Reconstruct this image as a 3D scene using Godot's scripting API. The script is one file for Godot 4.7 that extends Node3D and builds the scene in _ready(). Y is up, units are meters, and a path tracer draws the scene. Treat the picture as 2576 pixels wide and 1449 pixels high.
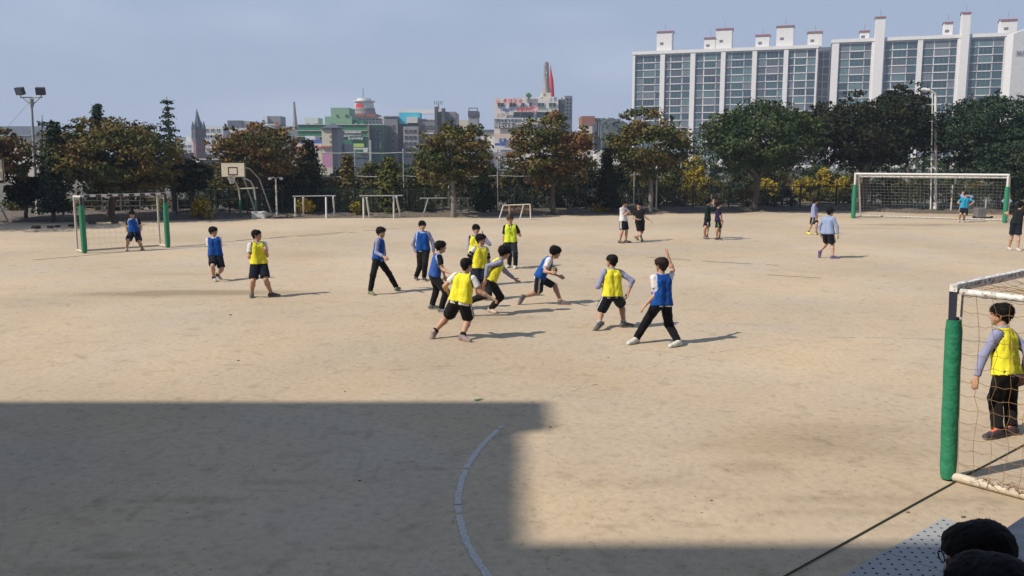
extends Node3D
# A school sports ground: pixels are given in a 2576 x 1449 frame of the photograph.
const FL := 2231.0
const CX := 1288.0
const CY := 724.5
const EYE := 3.4
const PITCH := 0.1443
const SRC := 0.62891
const SUN_AZ := Vector2(0.91, 0.41)   # where shadows run: right, away

var cam_basis: Basis
var rng := RandomNumberGenerator.new()
var M := {}
var names := {}
var fine := FastNoiseLite.new()

func _ready():
	rng.seed = 7
	fine.seed = 3
	fine.frequency = 1.0
	fine.fractal_octaves = 2
	setup_view()
	make_materials()
	build_ground()
	build_school()
	build_stand()
	build_city()
	build_apartments()
	build_plants()
	build_fences()
	build_equipment()
	build_people()
	build_small_things()

func setup_view():
	var cam := Camera3D.new()
	cam.name = "camera"
	cam.fov = 2.0 * rad_to_deg(atan(CY / FL))
	cam.position = Vector3(0, EYE, 0)
	cam.rotation = Vector3(-PITCH, 0, 0)
	cam.near = 0.05
	cam.far = 4000.0
	add_child(cam)
	cam.current = true
	cam_basis = Basis(Vector3.RIGHT, -PITCH)
	var sky_mat := ProceduralSkyMaterial.new()
	sky_mat.sky_top_color = Color(0.585, 0.672, 0.80)
	sky_mat.sky_horizon_color = Color(0.69, 0.735, 0.81)
	sky_mat.sky_cover = haze_streaks()
	sky_mat.sky_curve = 0.16
	sky_mat.ground_bottom_color = Color(0.36, 0.33, 0.29)
	sky_mat.ground_horizon_color = Color(0.62, 0.66, 0.74)
	sky_mat.sun_angle_max = 1.0
	var sky := Sky.new()
	sky.sky_material = sky_mat
	var env := Environment.new()
	env.background_mode = Environment.BG_SKY
	env.sky = sky
	env.background_energy_multiplier = 0.91
	env.tonemap_mode = Environment.TONE_MAPPER_LINEAR
	env.tonemap_exposure = 1.1
	env.fog_enabled = true
	env.fog_density = 0.0005
	env.fog_light_color = Color(0.66, 0.71, 0.80)
	env.sdfgi_enabled = true
	env.ssao_enabled = true
	env.ssil_enabled = true
	var we := WorldEnvironment.new()
	we.name = "environment"
	we.environment = env
	add_child(we)
	var sun := DirectionalLight3D.new()
	sun.name = "sun"
	var el := deg_to_rad(44.0)
	var h := SUN_AZ.normalized() * cos(el)
	var dir := Vector3(h.x, -sin(el), -h.y)
	sun.basis = Basis.looking_at(dir, Vector3.UP)
	sun.light_energy = 1.6
	sun.light_color = Color(1.0, 0.955, 0.885)
	sun.light_angular_distance = 0.53
	sun.shadow_enabled = true
	add_child(sun)

func haze_streaks() -> ImageTexture:
	# very faint high cloud, all round the sky
	var n := FastNoiseLite.new()
	n.seed = 8
	n.frequency = 2.2
	n.fractal_octaves = 4
	var w := 512
	var hh := 256
	var im := Image.create(w, hh, false, Image.FORMAT_RGBA8)
	for y in hh:
		var el := (0.5 - (y + 0.5) / hh) * PI
		for x in w:
			var az := TAU * x / w
			var v := n.get_noise_3d(cos(az) * cos(el), sin(el) * 4.5, sin(az) * cos(el))
			im.set_pixel(x, y, Color(1, 1, 1, clampf(v * 0.16, 0.0, 0.10)))
	return ImageTexture.create_from_image(im)

# ---------------------------------------------------------------- pixels to places
func ray(px: float, py: float) -> Vector3:
	return (cam_basis * Vector3((px - CX) / FL, -(py - CY) / FL, -1.0)).normalized()

func gnd(px: float, py: float, h := 0.0) -> Vector3:
	var d := ray(px, py)
	return Vector3(0, EYE, 0) + d * ((h - EYE) / d.y)

func at(px: float, py: float, dist: float) -> Vector3:
	var d := ray(px, py)
	return Vector3(0, EYE, 0) + d * (dist / -d.z)

# ---------------------------------------------------------------- nodes
func numbered(called: String) -> String:
	var k: int = names.get(called, 0)
	names[called] = k + 1
	return called if k == 0 else "%s_%03d" % [called, k]

func tag(o: Node, label: String, category: String, group := "") -> Node:
	o.set_meta("label", label)
	o.set_meta("category", category)
	if group != "":
		o.set_meta("group", group)
	return o

func thing(called: String, where: Vector3, label: String, category: String, group := "") -> Node3D:
	var o := Node3D.new()
	o.name = numbered(called)
	add_child(o, true)
	o.position = where
	tag(o, label, category, group)
	return o

func part(mesh: Mesh, called: String, parent: Node, mat: Material, where := Vector3.ZERO) -> MeshInstance3D:
	var o := MeshInstance3D.new()
	o.name = called
	o.mesh = mesh
	if mat:
		o.material_override = mat
	parent.add_child(o, true)
	o.position = where
	return o

func structure(mesh: Mesh, called: String, mat: Material, where := Vector3.ZERO) -> MeshInstance3D:
	var o := part(mesh, numbered(called), self, mat, where)
	o.set_meta("kind", "structure")
	return o

func solo(mesh: Mesh, called: String, mat: Material, where: Vector3, label: String, category: String, group := "") -> MeshInstance3D:
	var o := part(mesh, numbered(called), self, mat, where)
	tag(o, label, category, group)
	return o

# ---------------------------------------------------------------- mesh building
class MB:
	var v := PackedVector3Array()
	var n := PackedVector3Array()
	var c := PackedColorArray()
	var uv := PackedVector2Array()
	var uv2 := PackedVector2Array()
	var ix := PackedInt32Array()
	var col := Color.WHITE
	var use_col := false

	func quad(a: Vector3, b: Vector3, d: Vector3, e: Vector3, out := Vector3.ZERO):
		var nn := (b - a).cross(d - a)
		if nn.length_squared() < 1e-18:
			nn = (d - a).cross(e - a)
		nn = nn.normalized()
		var flip := out != Vector3.ZERO and nn.dot(out) < 0.0
		if flip:
			nn = -nn
		var k := v.size()
		v.append(a); v.append(b); v.append(d); v.append(e)
		for i in 4:
			n.append(nn)
			c.append(col)
		# front faces run clockwise seen from outside
		if flip:
			ix.append_array([k, k + 1, k + 2, k, k + 2, k + 3])
		else:
			ix.append_array([k, k + 2, k + 1, k, k + 3, k + 2])

	func tri(a: Vector3, b: Vector3, d: Vector3, out := Vector3.ZERO):
		var nn := (b - a).cross(d - a).normalized()
		var flip := out != Vector3.ZERO and nn.dot(out) < 0.0
		if flip:
			nn = -nn
		var k := v.size()
		v.append(a); v.append(b); v.append(d)
		for i in 3:
			n.append(nn)
			c.append(col)
		if flip:
			ix.append_array([k, k + 1, k + 2])
		else:
			ix.append_array([k, k + 2, k + 1])

	func obox(o: Vector3, ax: Vector3, ay: Vector3, az: Vector3):
		# box centred at o with half axes ax, ay, az
		for s in [-1.0, 1.0]:
			quad(o + s * ax - ay - az, o + s * ax + ay - az, o + s * ax + ay + az, o + s * ax - ay + az, s * ax)
			quad(o + s * ay - ax - az, o + s * ay + ax - az, o + s * ay + ax + az, o + s * ay - ax + az, s * ay)
			quad(o + s * az - ax - ay, o + s * az + ax - ay, o + s * az + ax + ay, o + s * az - ax + ay, s * az)

	func box(o: Vector3, size: Vector3, yaw := 0.0):
		var b := Basis(Vector3.UP, yaw)
		obox(o, b.x * size.x * 0.5, b.y * size.y * 0.5, b.z * size.z * 0.5)

	func bar(a: Vector3, b: Vector3, w: float, d: float):
		# square bar between two points
		var y := (b - a) * 0.5
		var up := Vector3.UP if absf(y.normalized().y) < 0.9 else Vector3.FORWARD
		var x := y.cross(up).normalized()
		var z := x.cross(y).normalized()
		obox((a + b) * 0.5, x * w * 0.5, y, z * d * 0.5)

	func tube(pts: Array, radii: Array, sides := 8, caps := true):
		var cnt := pts.size()
		var base := v.size()
		var prev_x := Vector3.ZERO
		for i in cnt:
			var t: Vector3 = (pts[min(i + 1, cnt - 1)] - pts[max(i - 1, 0)]).normalized()
			if t == Vector3.ZERO:
				t = Vector3.UP
			var x := prev_x - t * prev_x.dot(t)
			if x.length() < 0.01:
				x = t.cross(Vector3.UP if absf(t.y) < 0.9 else Vector3.RIGHT)
			x = x.normalized()
			prev_x = x
			var z := t.cross(x)
			for s in sides:
				var an := TAU * s / sides
				var dn := x * cos(an) + z * sin(an)
				v.append(pts[i] + dn * radii[i])
				n.append(dn)
				c.append(col)
		for i in cnt - 1:
			for s in sides:
				var p := base + i * sides + s
				var q := base + i * sides + (s + 1) % sides
				ix.append_array([p, p + sides, q, q, p + sides, q + sides])
		if caps:
			for e in 2:
				var i: int = 0 if e == 0 else cnt - 1
				var o := v.size()
				var t: Vector3 = (pts[0] - pts[1]).normalized() if e == 0 else (pts[cnt - 1] - pts[cnt - 2]).normalized()
				v.append(pts[i]); n.append(t); c.append(col)
				for s in sides:
					v.append(v[base + i * sides + s]); n.append(t); c.append(col)
				for s in sides:
					if e == 0:
						ix.append_array([o, o + 1 + s, o + 1 + (s + 1) % sides])
					else:
						ix.append_array([o, o + 1 + (s + 1) % sides, o + 1 + s])

	func rod(a: Vector3, b: Vector3, r: float, sides := 8):
		tube([a, b], [r, r], sides)

	func lathe(o: Vector3, prof: Array, sides := 16):
		# prof: [radius, height] pairs from bottom to top
		var pts := []
		var rr := []
		for p in prof:
			pts.append(o + Vector3(0, p[1], 0))
			rr.append(p[0])
		tube(pts, rr, sides)

	func mesh() -> ArrayMesh:
		var m := ArrayMesh.new()
		if v.is_empty():
			return m
		var a := []
		a.resize(Mesh.ARRAY_MAX)
		a[Mesh.ARRAY_VERTEX] = v
		a[Mesh.ARRAY_NORMAL] = n
		if use_col:
			a[Mesh.ARRAY_COLOR] = c
		if uv.size() == v.size():
			a[Mesh.ARRAY_TEX_UV] = uv
		if uv2.size() == v.size():
			a[Mesh.ARRAY_TEX_UV2] = uv2
		a[Mesh.ARRAY_INDEX] = ix
		m.add_surface_from_arrays(Mesh.PRIMITIVE_TRIANGLES, a)
		return m

func box_mesh(size: Vector3) -> ArrayMesh:
	var b := MB.new()
	b.box(Vector3.ZERO, size)
	return b.mesh()

func bevel_box(size: Vector3, r: float) -> ArrayMesh:
	# a box whose vertical and top edges are chamfered
	var b := MB.new()
	var x := size.x * 0.5
	var z := size.z * 0.5
	var ring := [Vector2(-x + r, -z), Vector2(x - r, -z), Vector2(x, -z + r), Vector2(x, z - r), Vector2(x - r, z), Vector2(-x + r, z), Vector2(-x, z - r), Vector2(-x, -z + r)]
	var k := ring.size()
	var y0 := 0.0
	var y1 := size.y - r
	for i in k:
		var p: Vector2 = ring[i]
		var q: Vector2 = ring[(i + 1) % k]
		var out := Vector3(p.x + q.x, 0, p.y + q.y)
		b.quad(Vector3(p.x, y0, p.y), Vector3(q.x, y0, q.y), Vector3(q.x, y1, q.y), Vector3(p.x, y1, p.y), out)
		var f := Vector2(1.0 - r / x, 1.0 - r / z)
		b.quad(Vector3(p.x, y1, p.y), Vector3(q.x, y1, q.y), Vector3(q.x * f.x, size.y, q.y * f.y), Vector3(p.x * f.x, size.y, p.y * f.y), out + Vector3.UP)
		b.tri(Vector3(p.x * f.x, size.y, p.y * f.y), Vector3(q.x * f.x, size.y, q.y * f.y), Vector3(0, size.y, 0), Vector3.UP)
	return b.mesh()

# ---------------------------------------------------------------- materials
func lin(r: float, g: float, b: float) -> Color:
	return Color(r, g, b).linear_to_srgb()

func plain(c: Color, rough := 0.8, metal := 0.0) -> StandardMaterial3D:
	var m := StandardMaterial3D.new()
	m.albedo_color = c
	m.roughness = rough
	m.metallic = metal
	return m

func vcol(rough := 0.8) -> StandardMaterial3D:
	var m := StandardMaterial3D.new()
	m.vertex_color_use_as_albedo = true
	m.roughness = rough
	return m

func noise_tex(seed_: int, freq: float, octaves: int, a: Color, b: Color, size := 512, typ := FastNoiseLite.TYPE_SIMPLEX_SMOOTH, normal := false, bump := 4.0) -> NoiseTexture2D:
	var n := FastNoiseLite.new()
	n.seed = seed_
	n.noise_type = typ
	n.frequency = freq
	n.fractal_octaves = octaves
	var t := NoiseTexture2D.new()
	t.width = size
	t.height = size
	t.seamless = true
	t.noise = n
	if normal:
		t.as_normal_map = true
		t.bump_strength = bump
	else:
		var g := Gradient.new()
		g.set_color(0, a)
		g.set_color(1, b)
		t.color_ramp = g
	return t

func grained(c: Color, spread: float, scale: float, rough := 0.85, bump := 0.0, seed_ := 1, freq := 0.02) -> StandardMaterial3D:
	var m := plain(Color.WHITE, rough)
	m.albedo_texture = noise_tex(seed_, freq, 5, c.darkened(spread), c.lightened(spread * 0.6))
	m.uv1_triplanar = true
	m.uv1_world_triplanar = true
	m.uv1_scale = Vector3.ONE * scale
	if bump > 0.0:
		m.normal_enabled = true
		m.normal_texture = noise_tex(seed_ + 5, freq * 2.0, 5, c, c, 512, FastNoiseLite.TYPE_SIMPLEX_SMOOTH, true, bump)
	return m

func make_materials():
	M.white_paint = grained(lin(0.66, 0.66, 0.65), 0.10, 0.7, 0.5, 0.0, 11)
	M.peeled = peeled_paint()
	M.rust_white = grained(lin(0.62, 0.55, 0.44), 0.22, 1.3, 0.7, 2.0, 12, 0.03)
	M.pad = grained(lin(0.010, 0.20, 0.095), 0.16, 0.9, 0.55, 3.0, 13, 0.02)
	M.navy = plain(lin(0.014, 0.018, 0.035), 0.6)
	M.dark_band = plain(lin(0.045, 0.03, 0.03), 0.6)
	M.steel = grained(lin(0.33, 0.34, 0.35), 0.15, 0.8, 0.55, 0.0, 14)
	M.steel_pale = grained(lin(0.5, 0.5, 0.49), 0.15, 0.8, 0.55, 0.0, 15)
	M.steel_dark = plain(lin(0.11, 0.115, 0.12), 0.6)
	M.green_post = plain(lin(0.012, 0.11, 0.06), 0.5)
	M.net_brown = plain(lin(0.24, 0.135, 0.055), 0.9)
	M.net_grey = plain(lin(0.34, 0.33, 0.30), 0.9)
	M.net_white = plain(lin(0.5, 0.5, 0.5), 0.9)
	M.rope = plain(lin(0.045, 0.06, 0.035), 0.9)
	M.concrete = grained(lin(0.30, 0.30, 0.31), 0.16, 0.5, 0.9, 3.0, 16, 0.012)
	M.fence_green = plain(lin(0.012, 0.034, 0.024), 0.7)
	M.bark = grained(lin(0.075, 0.06, 0.048), 0.4, 0.8, 0.95, 6.0, 17, 0.03)
	M.bark_pale = grained(lin(0.20, 0.18, 0.155), 0.3, 0.8, 0.95, 5.0, 18, 0.03)
	M.leaf = vcol(0.75)
	M.leaf.backlight_enabled = true
	M.leaf.backlight = Color(0.25, 0.25, 0.2)
	M.leaf.metallic_specular = 0.2
	M.skin = vcol(0.55)
	M.skin.subsurf_scatter_enabled = true
	M.skin.subsurf_scatter_strength = 0.06
	M.cloth = vcol(0.9)
	M.cloth.albedo_texture = noise_tex(25, 0.02, 4, Color(0.92, 0.92, 0.92), Color(1.0, 1.0, 1.0))
	M.cloth.uv1_triplanar = true
	M.cloth.uv1_scale = Vector3.ONE * 1.7
	M.cloth.normal_enabled = true
	M.cloth.normal_texture = noise_tex(26, 0.012, 4, Color.BLACK, Color.WHITE, 512, FastNoiseLite.TYPE_SIMPLEX, true, 9.0)
	M.cloth.normal_scale = 0.45
	M.cloth.rim_enabled = true
	M.cloth.rim = 0.08
	M.cloth.metallic_specular = 0.2
	M.hair = plain(lin(0.007, 0.006, 0.006), 0.7)
	M.hair.metallic_specular = 0.25
	M.hair_brown = plain(lin(0.018, 0.011, 0.009), 0.65)
	M.hair_brown.metallic_specular = 0.3
	M.shoe = vcol(0.65)
	M.black_metal = plain(lin(0.012, 0.012, 0.014), 0.5)
	M.soil = grained(lin(0.115, 0.085, 0.06), 0.35, 0.35, 0.95, 6.0, 19, 0.02)
	M.wall_plain = grained(lin(0.45, 0.44, 0.42), 0.08, 0.2, 0.85, 0.0, 20)

func peeled_paint() -> StandardMaterial3D:
	# white enamel flaking off grey steel
	var m := plain(Color.WHITE, 0.55)
	var n := FastNoiseLite.new()
	n.seed = 5
	n.frequency = 0.018
	n.fractal_octaves = 4
	var t := NoiseTexture2D.new()
	t.width = 512; t.height = 512; t.seamless = true; t.noise = n
	var g := Gradient.new()
	g.offsets = PackedFloat32Array([0.0, 0.34, 0.37, 0.40, 1.0])
	g.colors = PackedColorArray([lin(0.13, 0.12, 0.12), lin(0.17, 0.16, 0.155), lin(0.35, 0.22, 0.14), lin(0.62, 0.61, 0.58), lin(0.70, 0.70, 0.68)])
	t.color_ramp = g
	m.albedo_texture = t
	m.uv1_triplanar = true
	m.uv1_world_triplanar = true
	m.uv1_scale = Vector3.ONE * 1.6
	return m

# ---------------------------------------------------------------- ground
const FAR_EDGE := [[-500, 566], [-100, 561], [300, 557], [640, 550], [1000, 548], [1330, 543], [1640, 537], [1900, 533], [2150, 529], [2300, 537], [2700, 541], [3200, 545]]

func noise_bytes(seed_: int, freq: float, oct: int, size: int, typ := FastNoiseLite.TYPE_SIMPLEX_SMOOTH, seamless := false) -> PackedByteArray:
	var n := FastNoiseLite.new()
	n.seed = seed_
	n.frequency = freq
	n.fractal_octaves = oct
	n.noise_type = typ
	var im: Image = n.get_seamless_image(size, size, false, false, 0.1, true) if seamless else n.get_image(size, size, false, false, true)
	im.convert(Image.FORMAT_L8)
	return im.get_data()

func sand_map() -> ImageTexture:
	# colour of the packed sand over 64 x 64 m: pale dry sand, browner damp patches, scuffs
	var sz := 1400
	var big := noise_bytes(21, 0.0045, 3, sz)
	var mid := noise_bytes(22, 0.03, 4, sz)
	var scuff := noise_bytes(23, 0.075, 3, sz)
	var tint := noise_bytes(24, 0.012, 2, sz)
	var damp := PackedFloat32Array()
	damp.resize(sz * sz)
	# damp and worn patches: pixel centre, half width and half depth in metres, strength
	var spots := [[505, 736, 2.1, 0.36, 0.95], [400, 740, 1.8, 0.3, 0.6], [330, 745, 1.4, 0.3, 0.3], [460, 690, 1.4, 0.3, 0.28], [2290, 566, 3.0, 0.8, 0.8], [2200, 574, 2.2, 0.8, 0.4],
		[2060, 1085, 1.3, 0.35, 0.4], [1960, 1120, 1.2, 0.3, 0.35], [1890, 1175, 0.35, 0.2, 0.5], [2150, 1140, 1.0, 0.3, 0.3], [1640, 1215, 0.5, 0.14, 0.4], [1230, 800, 1.0, 0.3, 0.3],
		[1250, 665, 1.6, 0.6, 0.28], [740, 640, 2.0, 1.0, 0.22], [130, 600, 3.0, 1.2, 0.25], [60, 760, 2.0, 0.6, 0.25], [500, 1260, 0.35, 0.08, 0.5], [290, 1400, 0.3, 0.06, 0.5], [170, 1440, 0.4, 0.1, 0.4], [920, 1380, 0.25, 0.06, 0.4], [2190, 1260, 0.9, 0.12, 0.35], [2130, 1290, 0.6, 0.1, 0.35], [700, 1215, 0.4, 0.08, 0.35], [1060, 1180, 0.25, 0.06, 0.4]]
	for s in spots:
		var p := gnd(s[0], s[1])
		var cx := (p.x + 32.0) / 64.0 * sz
		var cz := (-p.z - 2.0) / 64.0 * sz
		var rx: float = s[2] / 64.0 * sz
		var rz: float = s[3] / 64.0 * sz
		for y in range(maxi(0, int(cz - rz * 2.4)), mini(sz - 1, int(cz + rz * 2.4)) + 1):
			for x in range(maxi(0, int(cx - rx * 2.4)), mini(sz - 1, int(cx + rx * 2.4)) + 1):
				var e := exp(-(pow((x - cx) / rx, 2.0) + pow((y - cz) / rz, 2.0)))
				var g := clampf(e * 1.5 + (mid[y * sz + x] - 140) / 110.0 * e, 0.0, 1.0)
				damp[y * sz + x] = minf(0.9, damp[y * sz + x] + g * float(s[4]))
	# scuffs and shoe marks in the loose top layer
	rng.seed = 61
	for k in 3200:
		var px := rng.randf_range(0.12, 0.88) * sz
		var pz := pow(rng.randf(), 1.5) * 0.55 * sz + 0.03 * sz
		var an := rng.randf() * PI
		var la := rng.randf_range(1.4, 5.5)
		var lb := rng.randf_range(0.7, 1.5)
		var st := rng.randf_range(0.10, 0.34)
		for y in range(maxi(0, int(pz - la)), mini(sz - 1, int(pz + la)) + 1):
			for x in range(maxi(0, int(px - la)), mini(sz - 1, int(px + la)) + 1):
				var u := (x - px) * cos(an) + (y - pz) * sin(an)
				var v := (y - pz) * cos(an) - (x - px) * sin(an)
				if u * u / (la * la) + v * v / (lb * lb) < 1.0:
					damp[y * sz + x] = minf(0.9, damp[y * sz + x] + st)
	var out := PackedByteArray()
	out.resize(sz * sz * 3)
	# tables from linear to sRGB bytes
	var lut := PackedByteArray()
	lut.resize(1001)
	for i in 1001:
		lut[i] = int(clampf(Color(i / 1000.0, 0, 0).linear_to_srgb().r * 255.0, 0, 255))
	for i in sz * sz:
		var a := big[i] / 255.0 - 0.5
		var b := mid[i] / 255.0 - 0.5
		var s := scuff[i]
		var k := 1.0 + a * 0.26 + b * 0.09
		if s < 84:
			k -= (84 - s) * 0.0026
		elif s > 176:
			k += (s - 176) * 0.0012
		var d := damp[i]
		k *= 1.0 - 0.42 * d
		var t := tint[i] / 255.0 - 0.5 + d * 0.5
		out[i * 3] = lut[clampi(int(502.0 * k * (1.0 + 0.05 * t)), 0, 1000)]
		out[i * 3 + 1] = lut[clampi(int(401.0 * k * (1.0 - 0.02 * t)), 0, 1000)]
		out[i * 3 + 2] = lut[clampi(int(284.0 * k * (1.0 - 0.16 * t)), 0, 1000)]
	return ImageTexture.create_from_image(Image.create_from_data(sz, sz, false, Image.FORMAT_RGB8, out))

func grain_map() -> Array:
	# fine grain, pebbles and scuff marks, 5 m a side: [colour, bump]
	var sz := 1024
	var a := noise_bytes(31, 0.20, 3, sz, FastNoiseLite.TYPE_SIMPLEX_SMOOTH, true)
	var b := noise_bytes(32, 0.035, 3, sz, FastNoiseLite.TYPE_SIMPLEX_SMOOTH, true)
	var out := PackedByteArray()
	var hgt := PackedByteArray()
	out.resize(sz * sz)
	hgt.resize(sz * sz)
	for i in sz * sz:
		var k := 236.0 + (a[i] - 128) * 0.12 + (b[i] - 128) * 0.08
		if b[i] < 66:
			k -= (66 - b[i]) * 0.5
		out[i] = clampi(int(k), 60, 255)
		hgt[i] = clampi(int(128 + (a[i] - 128) * 0.35 + (b[i] - 128) * 0.8), 0, 255)
	var h := Image.create_from_data(sz, sz, false, Image.FORMAT_L8, hgt)
	h.convert(Image.FORMAT_RGBA8)
	h.bump_map_to_normal_map(3.0)
	var col := Image.create_from_data(sz, sz, false, Image.FORMAT_L8, out)
	col.convert(Image.FORMAT_RGB8)
	# loose pebbles and leaf crumbs
	rng.seed = 99
	for k in 140:
		var r := rng.randi_range(1, 3)
		var g := rng.randf_range(0.35, 0.75)
		col.fill_rect(Rect2i(rng.randi_range(0, sz - 5), rng.randi_range(0, sz - 5), r + rng.randi_range(0, 2), r), Color(g, g * 0.95, g * 0.88))
	return [ImageTexture.create_from_image(col), ImageTexture.create_from_image(h)]

func build_ground():
	var g := MB.new()
	g.quad(Vector3(-1500, -0.05, 60), Vector3(1500, -0.05, 60), Vector3(1500, -0.05, -2500), Vector3(-1500, -0.05, -2500), Vector3.UP)
	structure(g.mesh(), "ground", grained(lin(0.09, 0.085, 0.06), 0.3, 0.05, 0.95, 0.0, 41))
	# the sand field, one sheet up to its curved far edge
	var f := MB.new()
	var edge := []
	for e in FAR_EDGE:
		edge.append(gnd(e[0], e[1]))
	for i in edge.size() - 1:
		var p: Vector3 = edge[i]
		var q: Vector3 = edge[i + 1]
		var p0 := Vector3(p.x * 0.9 - (40.0 if i == 0 else 0.0), 0, 14.0)
		var q0 := Vector3(q.x * 0.9 + (40.0 if i == edge.size() - 2 else 0.0), 0, 14.0)
		f.quad(p0, q0, q, p, Vector3.UP)
	for p in f.v:
		f.uv.append(Vector2(p.x, -p.z) / 5.0)
		f.uv2.append(Vector2((p.x + 32.0) / 64.0, (-p.z - 2.0) / 64.0))
	var m := plain(Color.WHITE, 0.97)
	var gm := grain_map()
	m.albedo_texture = gm[0]
	m.normal_enabled = true
	m.normal_texture = gm[1]
	m.normal_scale = 0.4
	m.detail_enabled = true
	m.detail_blend_mode = BaseMaterial3D.BLEND_MODE_MUL
	m.detail_uv_layer = BaseMaterial3D.DETAIL_UV_2
	m.detail_albedo = sand_map()
	structure(f.mesh(), "sand_field", m)
	# the low soil bank behind it on which the trees stand
	var b := MB.new()
	var prof := [[-0.25, -0.03], [0.35, 0.10], [0.9, 0.16], [2.2, 0.22], [5.0, 0.25], [9.0, 0.2], [14.0, -0.06]]
	var steps := 160
	var rows := []
	for i in steps + 1:
		var t := float(i) / steps * (edge.size() - 1)
		var k := mini(int(t), edge.size() - 2)
		var p: Vector3 = edge[k].lerp(edge[k + 1], t - k)
		var away := Vector3(p.x * 0.25, 0, p.z).normalized()
		var row := []
		var wob := fine.get_noise_2d(p.x * 0.45, 3.0) * 0.5
		for s in prof:
			var bump := 1.0 + 0.9 * fine.get_noise_2d(p.x * 0.8, s[0] * 0.8 + 20.0)
			row.append(p + away * (s[0] + wob) + Vector3(0, s[1] * (bump if s[1] > 0.0 else 1.0), 0))
		rows.append(row)
	for i in steps:
		for j in prof.size() - 1:
			b.quad(rows[i][j], rows[i + 1][j], rows[i + 1][j + 1], rows[i][j + 1], Vector3.UP)
	structure(b.mesh(), "soil_bank", M.soil)
	build_lines()

func chalk(called: String, pts: Array, w: float, keep: float, mat: Material, seed_: int):
	# a worn line of lime powder: short uneven flakes along a path
	var r := RandomNumberGenerator.new()
	r.seed = seed_
	var b := MB.new()
	if keep > 0.9:
		# one trodden ribbon with ragged edges and a few rubbed out gaps
		var run := 0.0
		for i in pts.size() - 1:
			var p: Vector3 = pts[i]
			var q: Vector3 = pts[i + 1]
			var n := maxi(1, int(p.distance_to(q) / 0.025))
			for k in n:
				var a0 := p.lerp(q, float(k) / n)
				var a1 := p.lerp(q, float(k + 1) / n)
				run += a0.distance_to(a1)
				if fine.get_noise_1d(run * 4.0) > 0.52:
					continue
				var sd := (q - p).normalized().cross(Vector3.UP) * w * 0.5
				var up := Vector3(0, 0.004, 0)
				var e0 := 0.85 + 0.3 * fine.get_noise_1d(run * 14.0 + 9.0)
				var e1 := 0.85 + 0.3 * fine.get_noise_1d(run * 14.0 + 70.0)
				b.quad(a0 - sd * e0 + up, a1 - sd * e0 + up, a1 + sd * e1 + up, a0 + sd * e1 + up, Vector3.UP)
	for i in pts.size() - 1:
		if keep > 0.9:
			break
		var p: Vector3 = pts[i]
		var q: Vector3 = pts[i + 1]
		var length := p.distance_to(q)
		var steps := maxi(1, int(length / 0.07))
		var t := (q - p).normalized()
		var side := t.cross(Vector3.UP)
		for k in steps:
			for lane in 3:
				if r.randf() > keep:
					continue
				var c := p.lerp(q, (k + r.randf()) / steps) + side * w * ((lane - 1) * 0.32 + r.randf_range(-0.1, 0.1))
				var hl := t * r.randf_range(0.02, 0.07)
				var hw := side * w * r.randf_range(0.09, 0.22)
				var lift := Vector3(0, 0.004 + 0.0006 * (lane + (k % 3) * 3), 0)
				b.quad(c - hl - hw * r.randf_range(0.4, 1.0) + lift, c + hl - hw + lift, c + hl * r.randf_range(0.6, 1.1) + hw + lift, c - hl + hw * r.randf_range(0.5, 1.0) + lift, Vector3.UP)
	structure(b.mesh(), called, mat)

func curve_pts(px: Array, steps := 10) -> Array:
	var out := []
	var c := Curve3D.new()
	var p := []
	for q in px:
		p.append(gnd(q[0], q[1]))
	for i in p.size():
		var d: Vector3 = (p[mini(i + 1, p.size() - 1)] - p[maxi(i - 1, 0)]) / 6.0
		c.add_point(p[i], -d, d)
	var total := c.get_baked_length()
	for i in steps * (px.size() - 1) + 1:
		out.append(c.sample_baked(total * i / (steps * (px.size() - 1))))
	return out

func build_lines():
	var white := grained(lin(0.56, 0.54, 0.51), 0.22, 1.6, 0.95, 0.0, 97, 0.03)
	var faint := plain(lin(0.52, 0.48, 0.41), 0.95)
	chalk("field_line", curve_pts([[1262, 1073], [1215, 1118], [1180, 1165], [1160, 1215], [1152, 1262], [1158, 1310], [1172, 1360], [1195, 1402], [1235, 1460]], 12), 0.082, 0.97, white, 5)
	chalk("field_line", curve_pts([[1368, 1006], [1430, 985], [1512, 962]]), 0.06, 0.3, faint, 6)
	chalk("field_line", curve_pts([[1600, 935], [1755, 893], [1870, 876], [1990, 868]]), 0.07, 0.45, faint, 7)
	chalk("field_line", curve_pts([[2080, 848], [2250, 850], [2470, 857]]), 0.06, 0.5, white, 8)
	chalk("field_line", curve_pts([[420, 628], [560, 617], [680, 608], [735, 612], [742, 620], [700, 628], [600, 640]], 10), 0.08, 0.35, faint, 9)
	# thin twine and scored lines lying on the far ground
	var r := MB.new()
	for s in [[[0, 661], [250, 640], [700, 597], [1000, 575]], [[560, 607], [760, 595], [900, 584]], [[1600, 645], [1780, 658], [1960, 668]], [[1900, 690], [2100, 702]]]:
		var pts := curve_pts(s, 6)
		for i in pts.size() - 1:
			if (i * 7) % 5 != 0:
				r.rod(pts[i] + Vector3(0, 0.006, 0), pts[i + 1] + Vector3(0, 0.006, 0), 0.0055, 5)
	structure(r.mesh(), "scored_line", M.rope)

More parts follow.
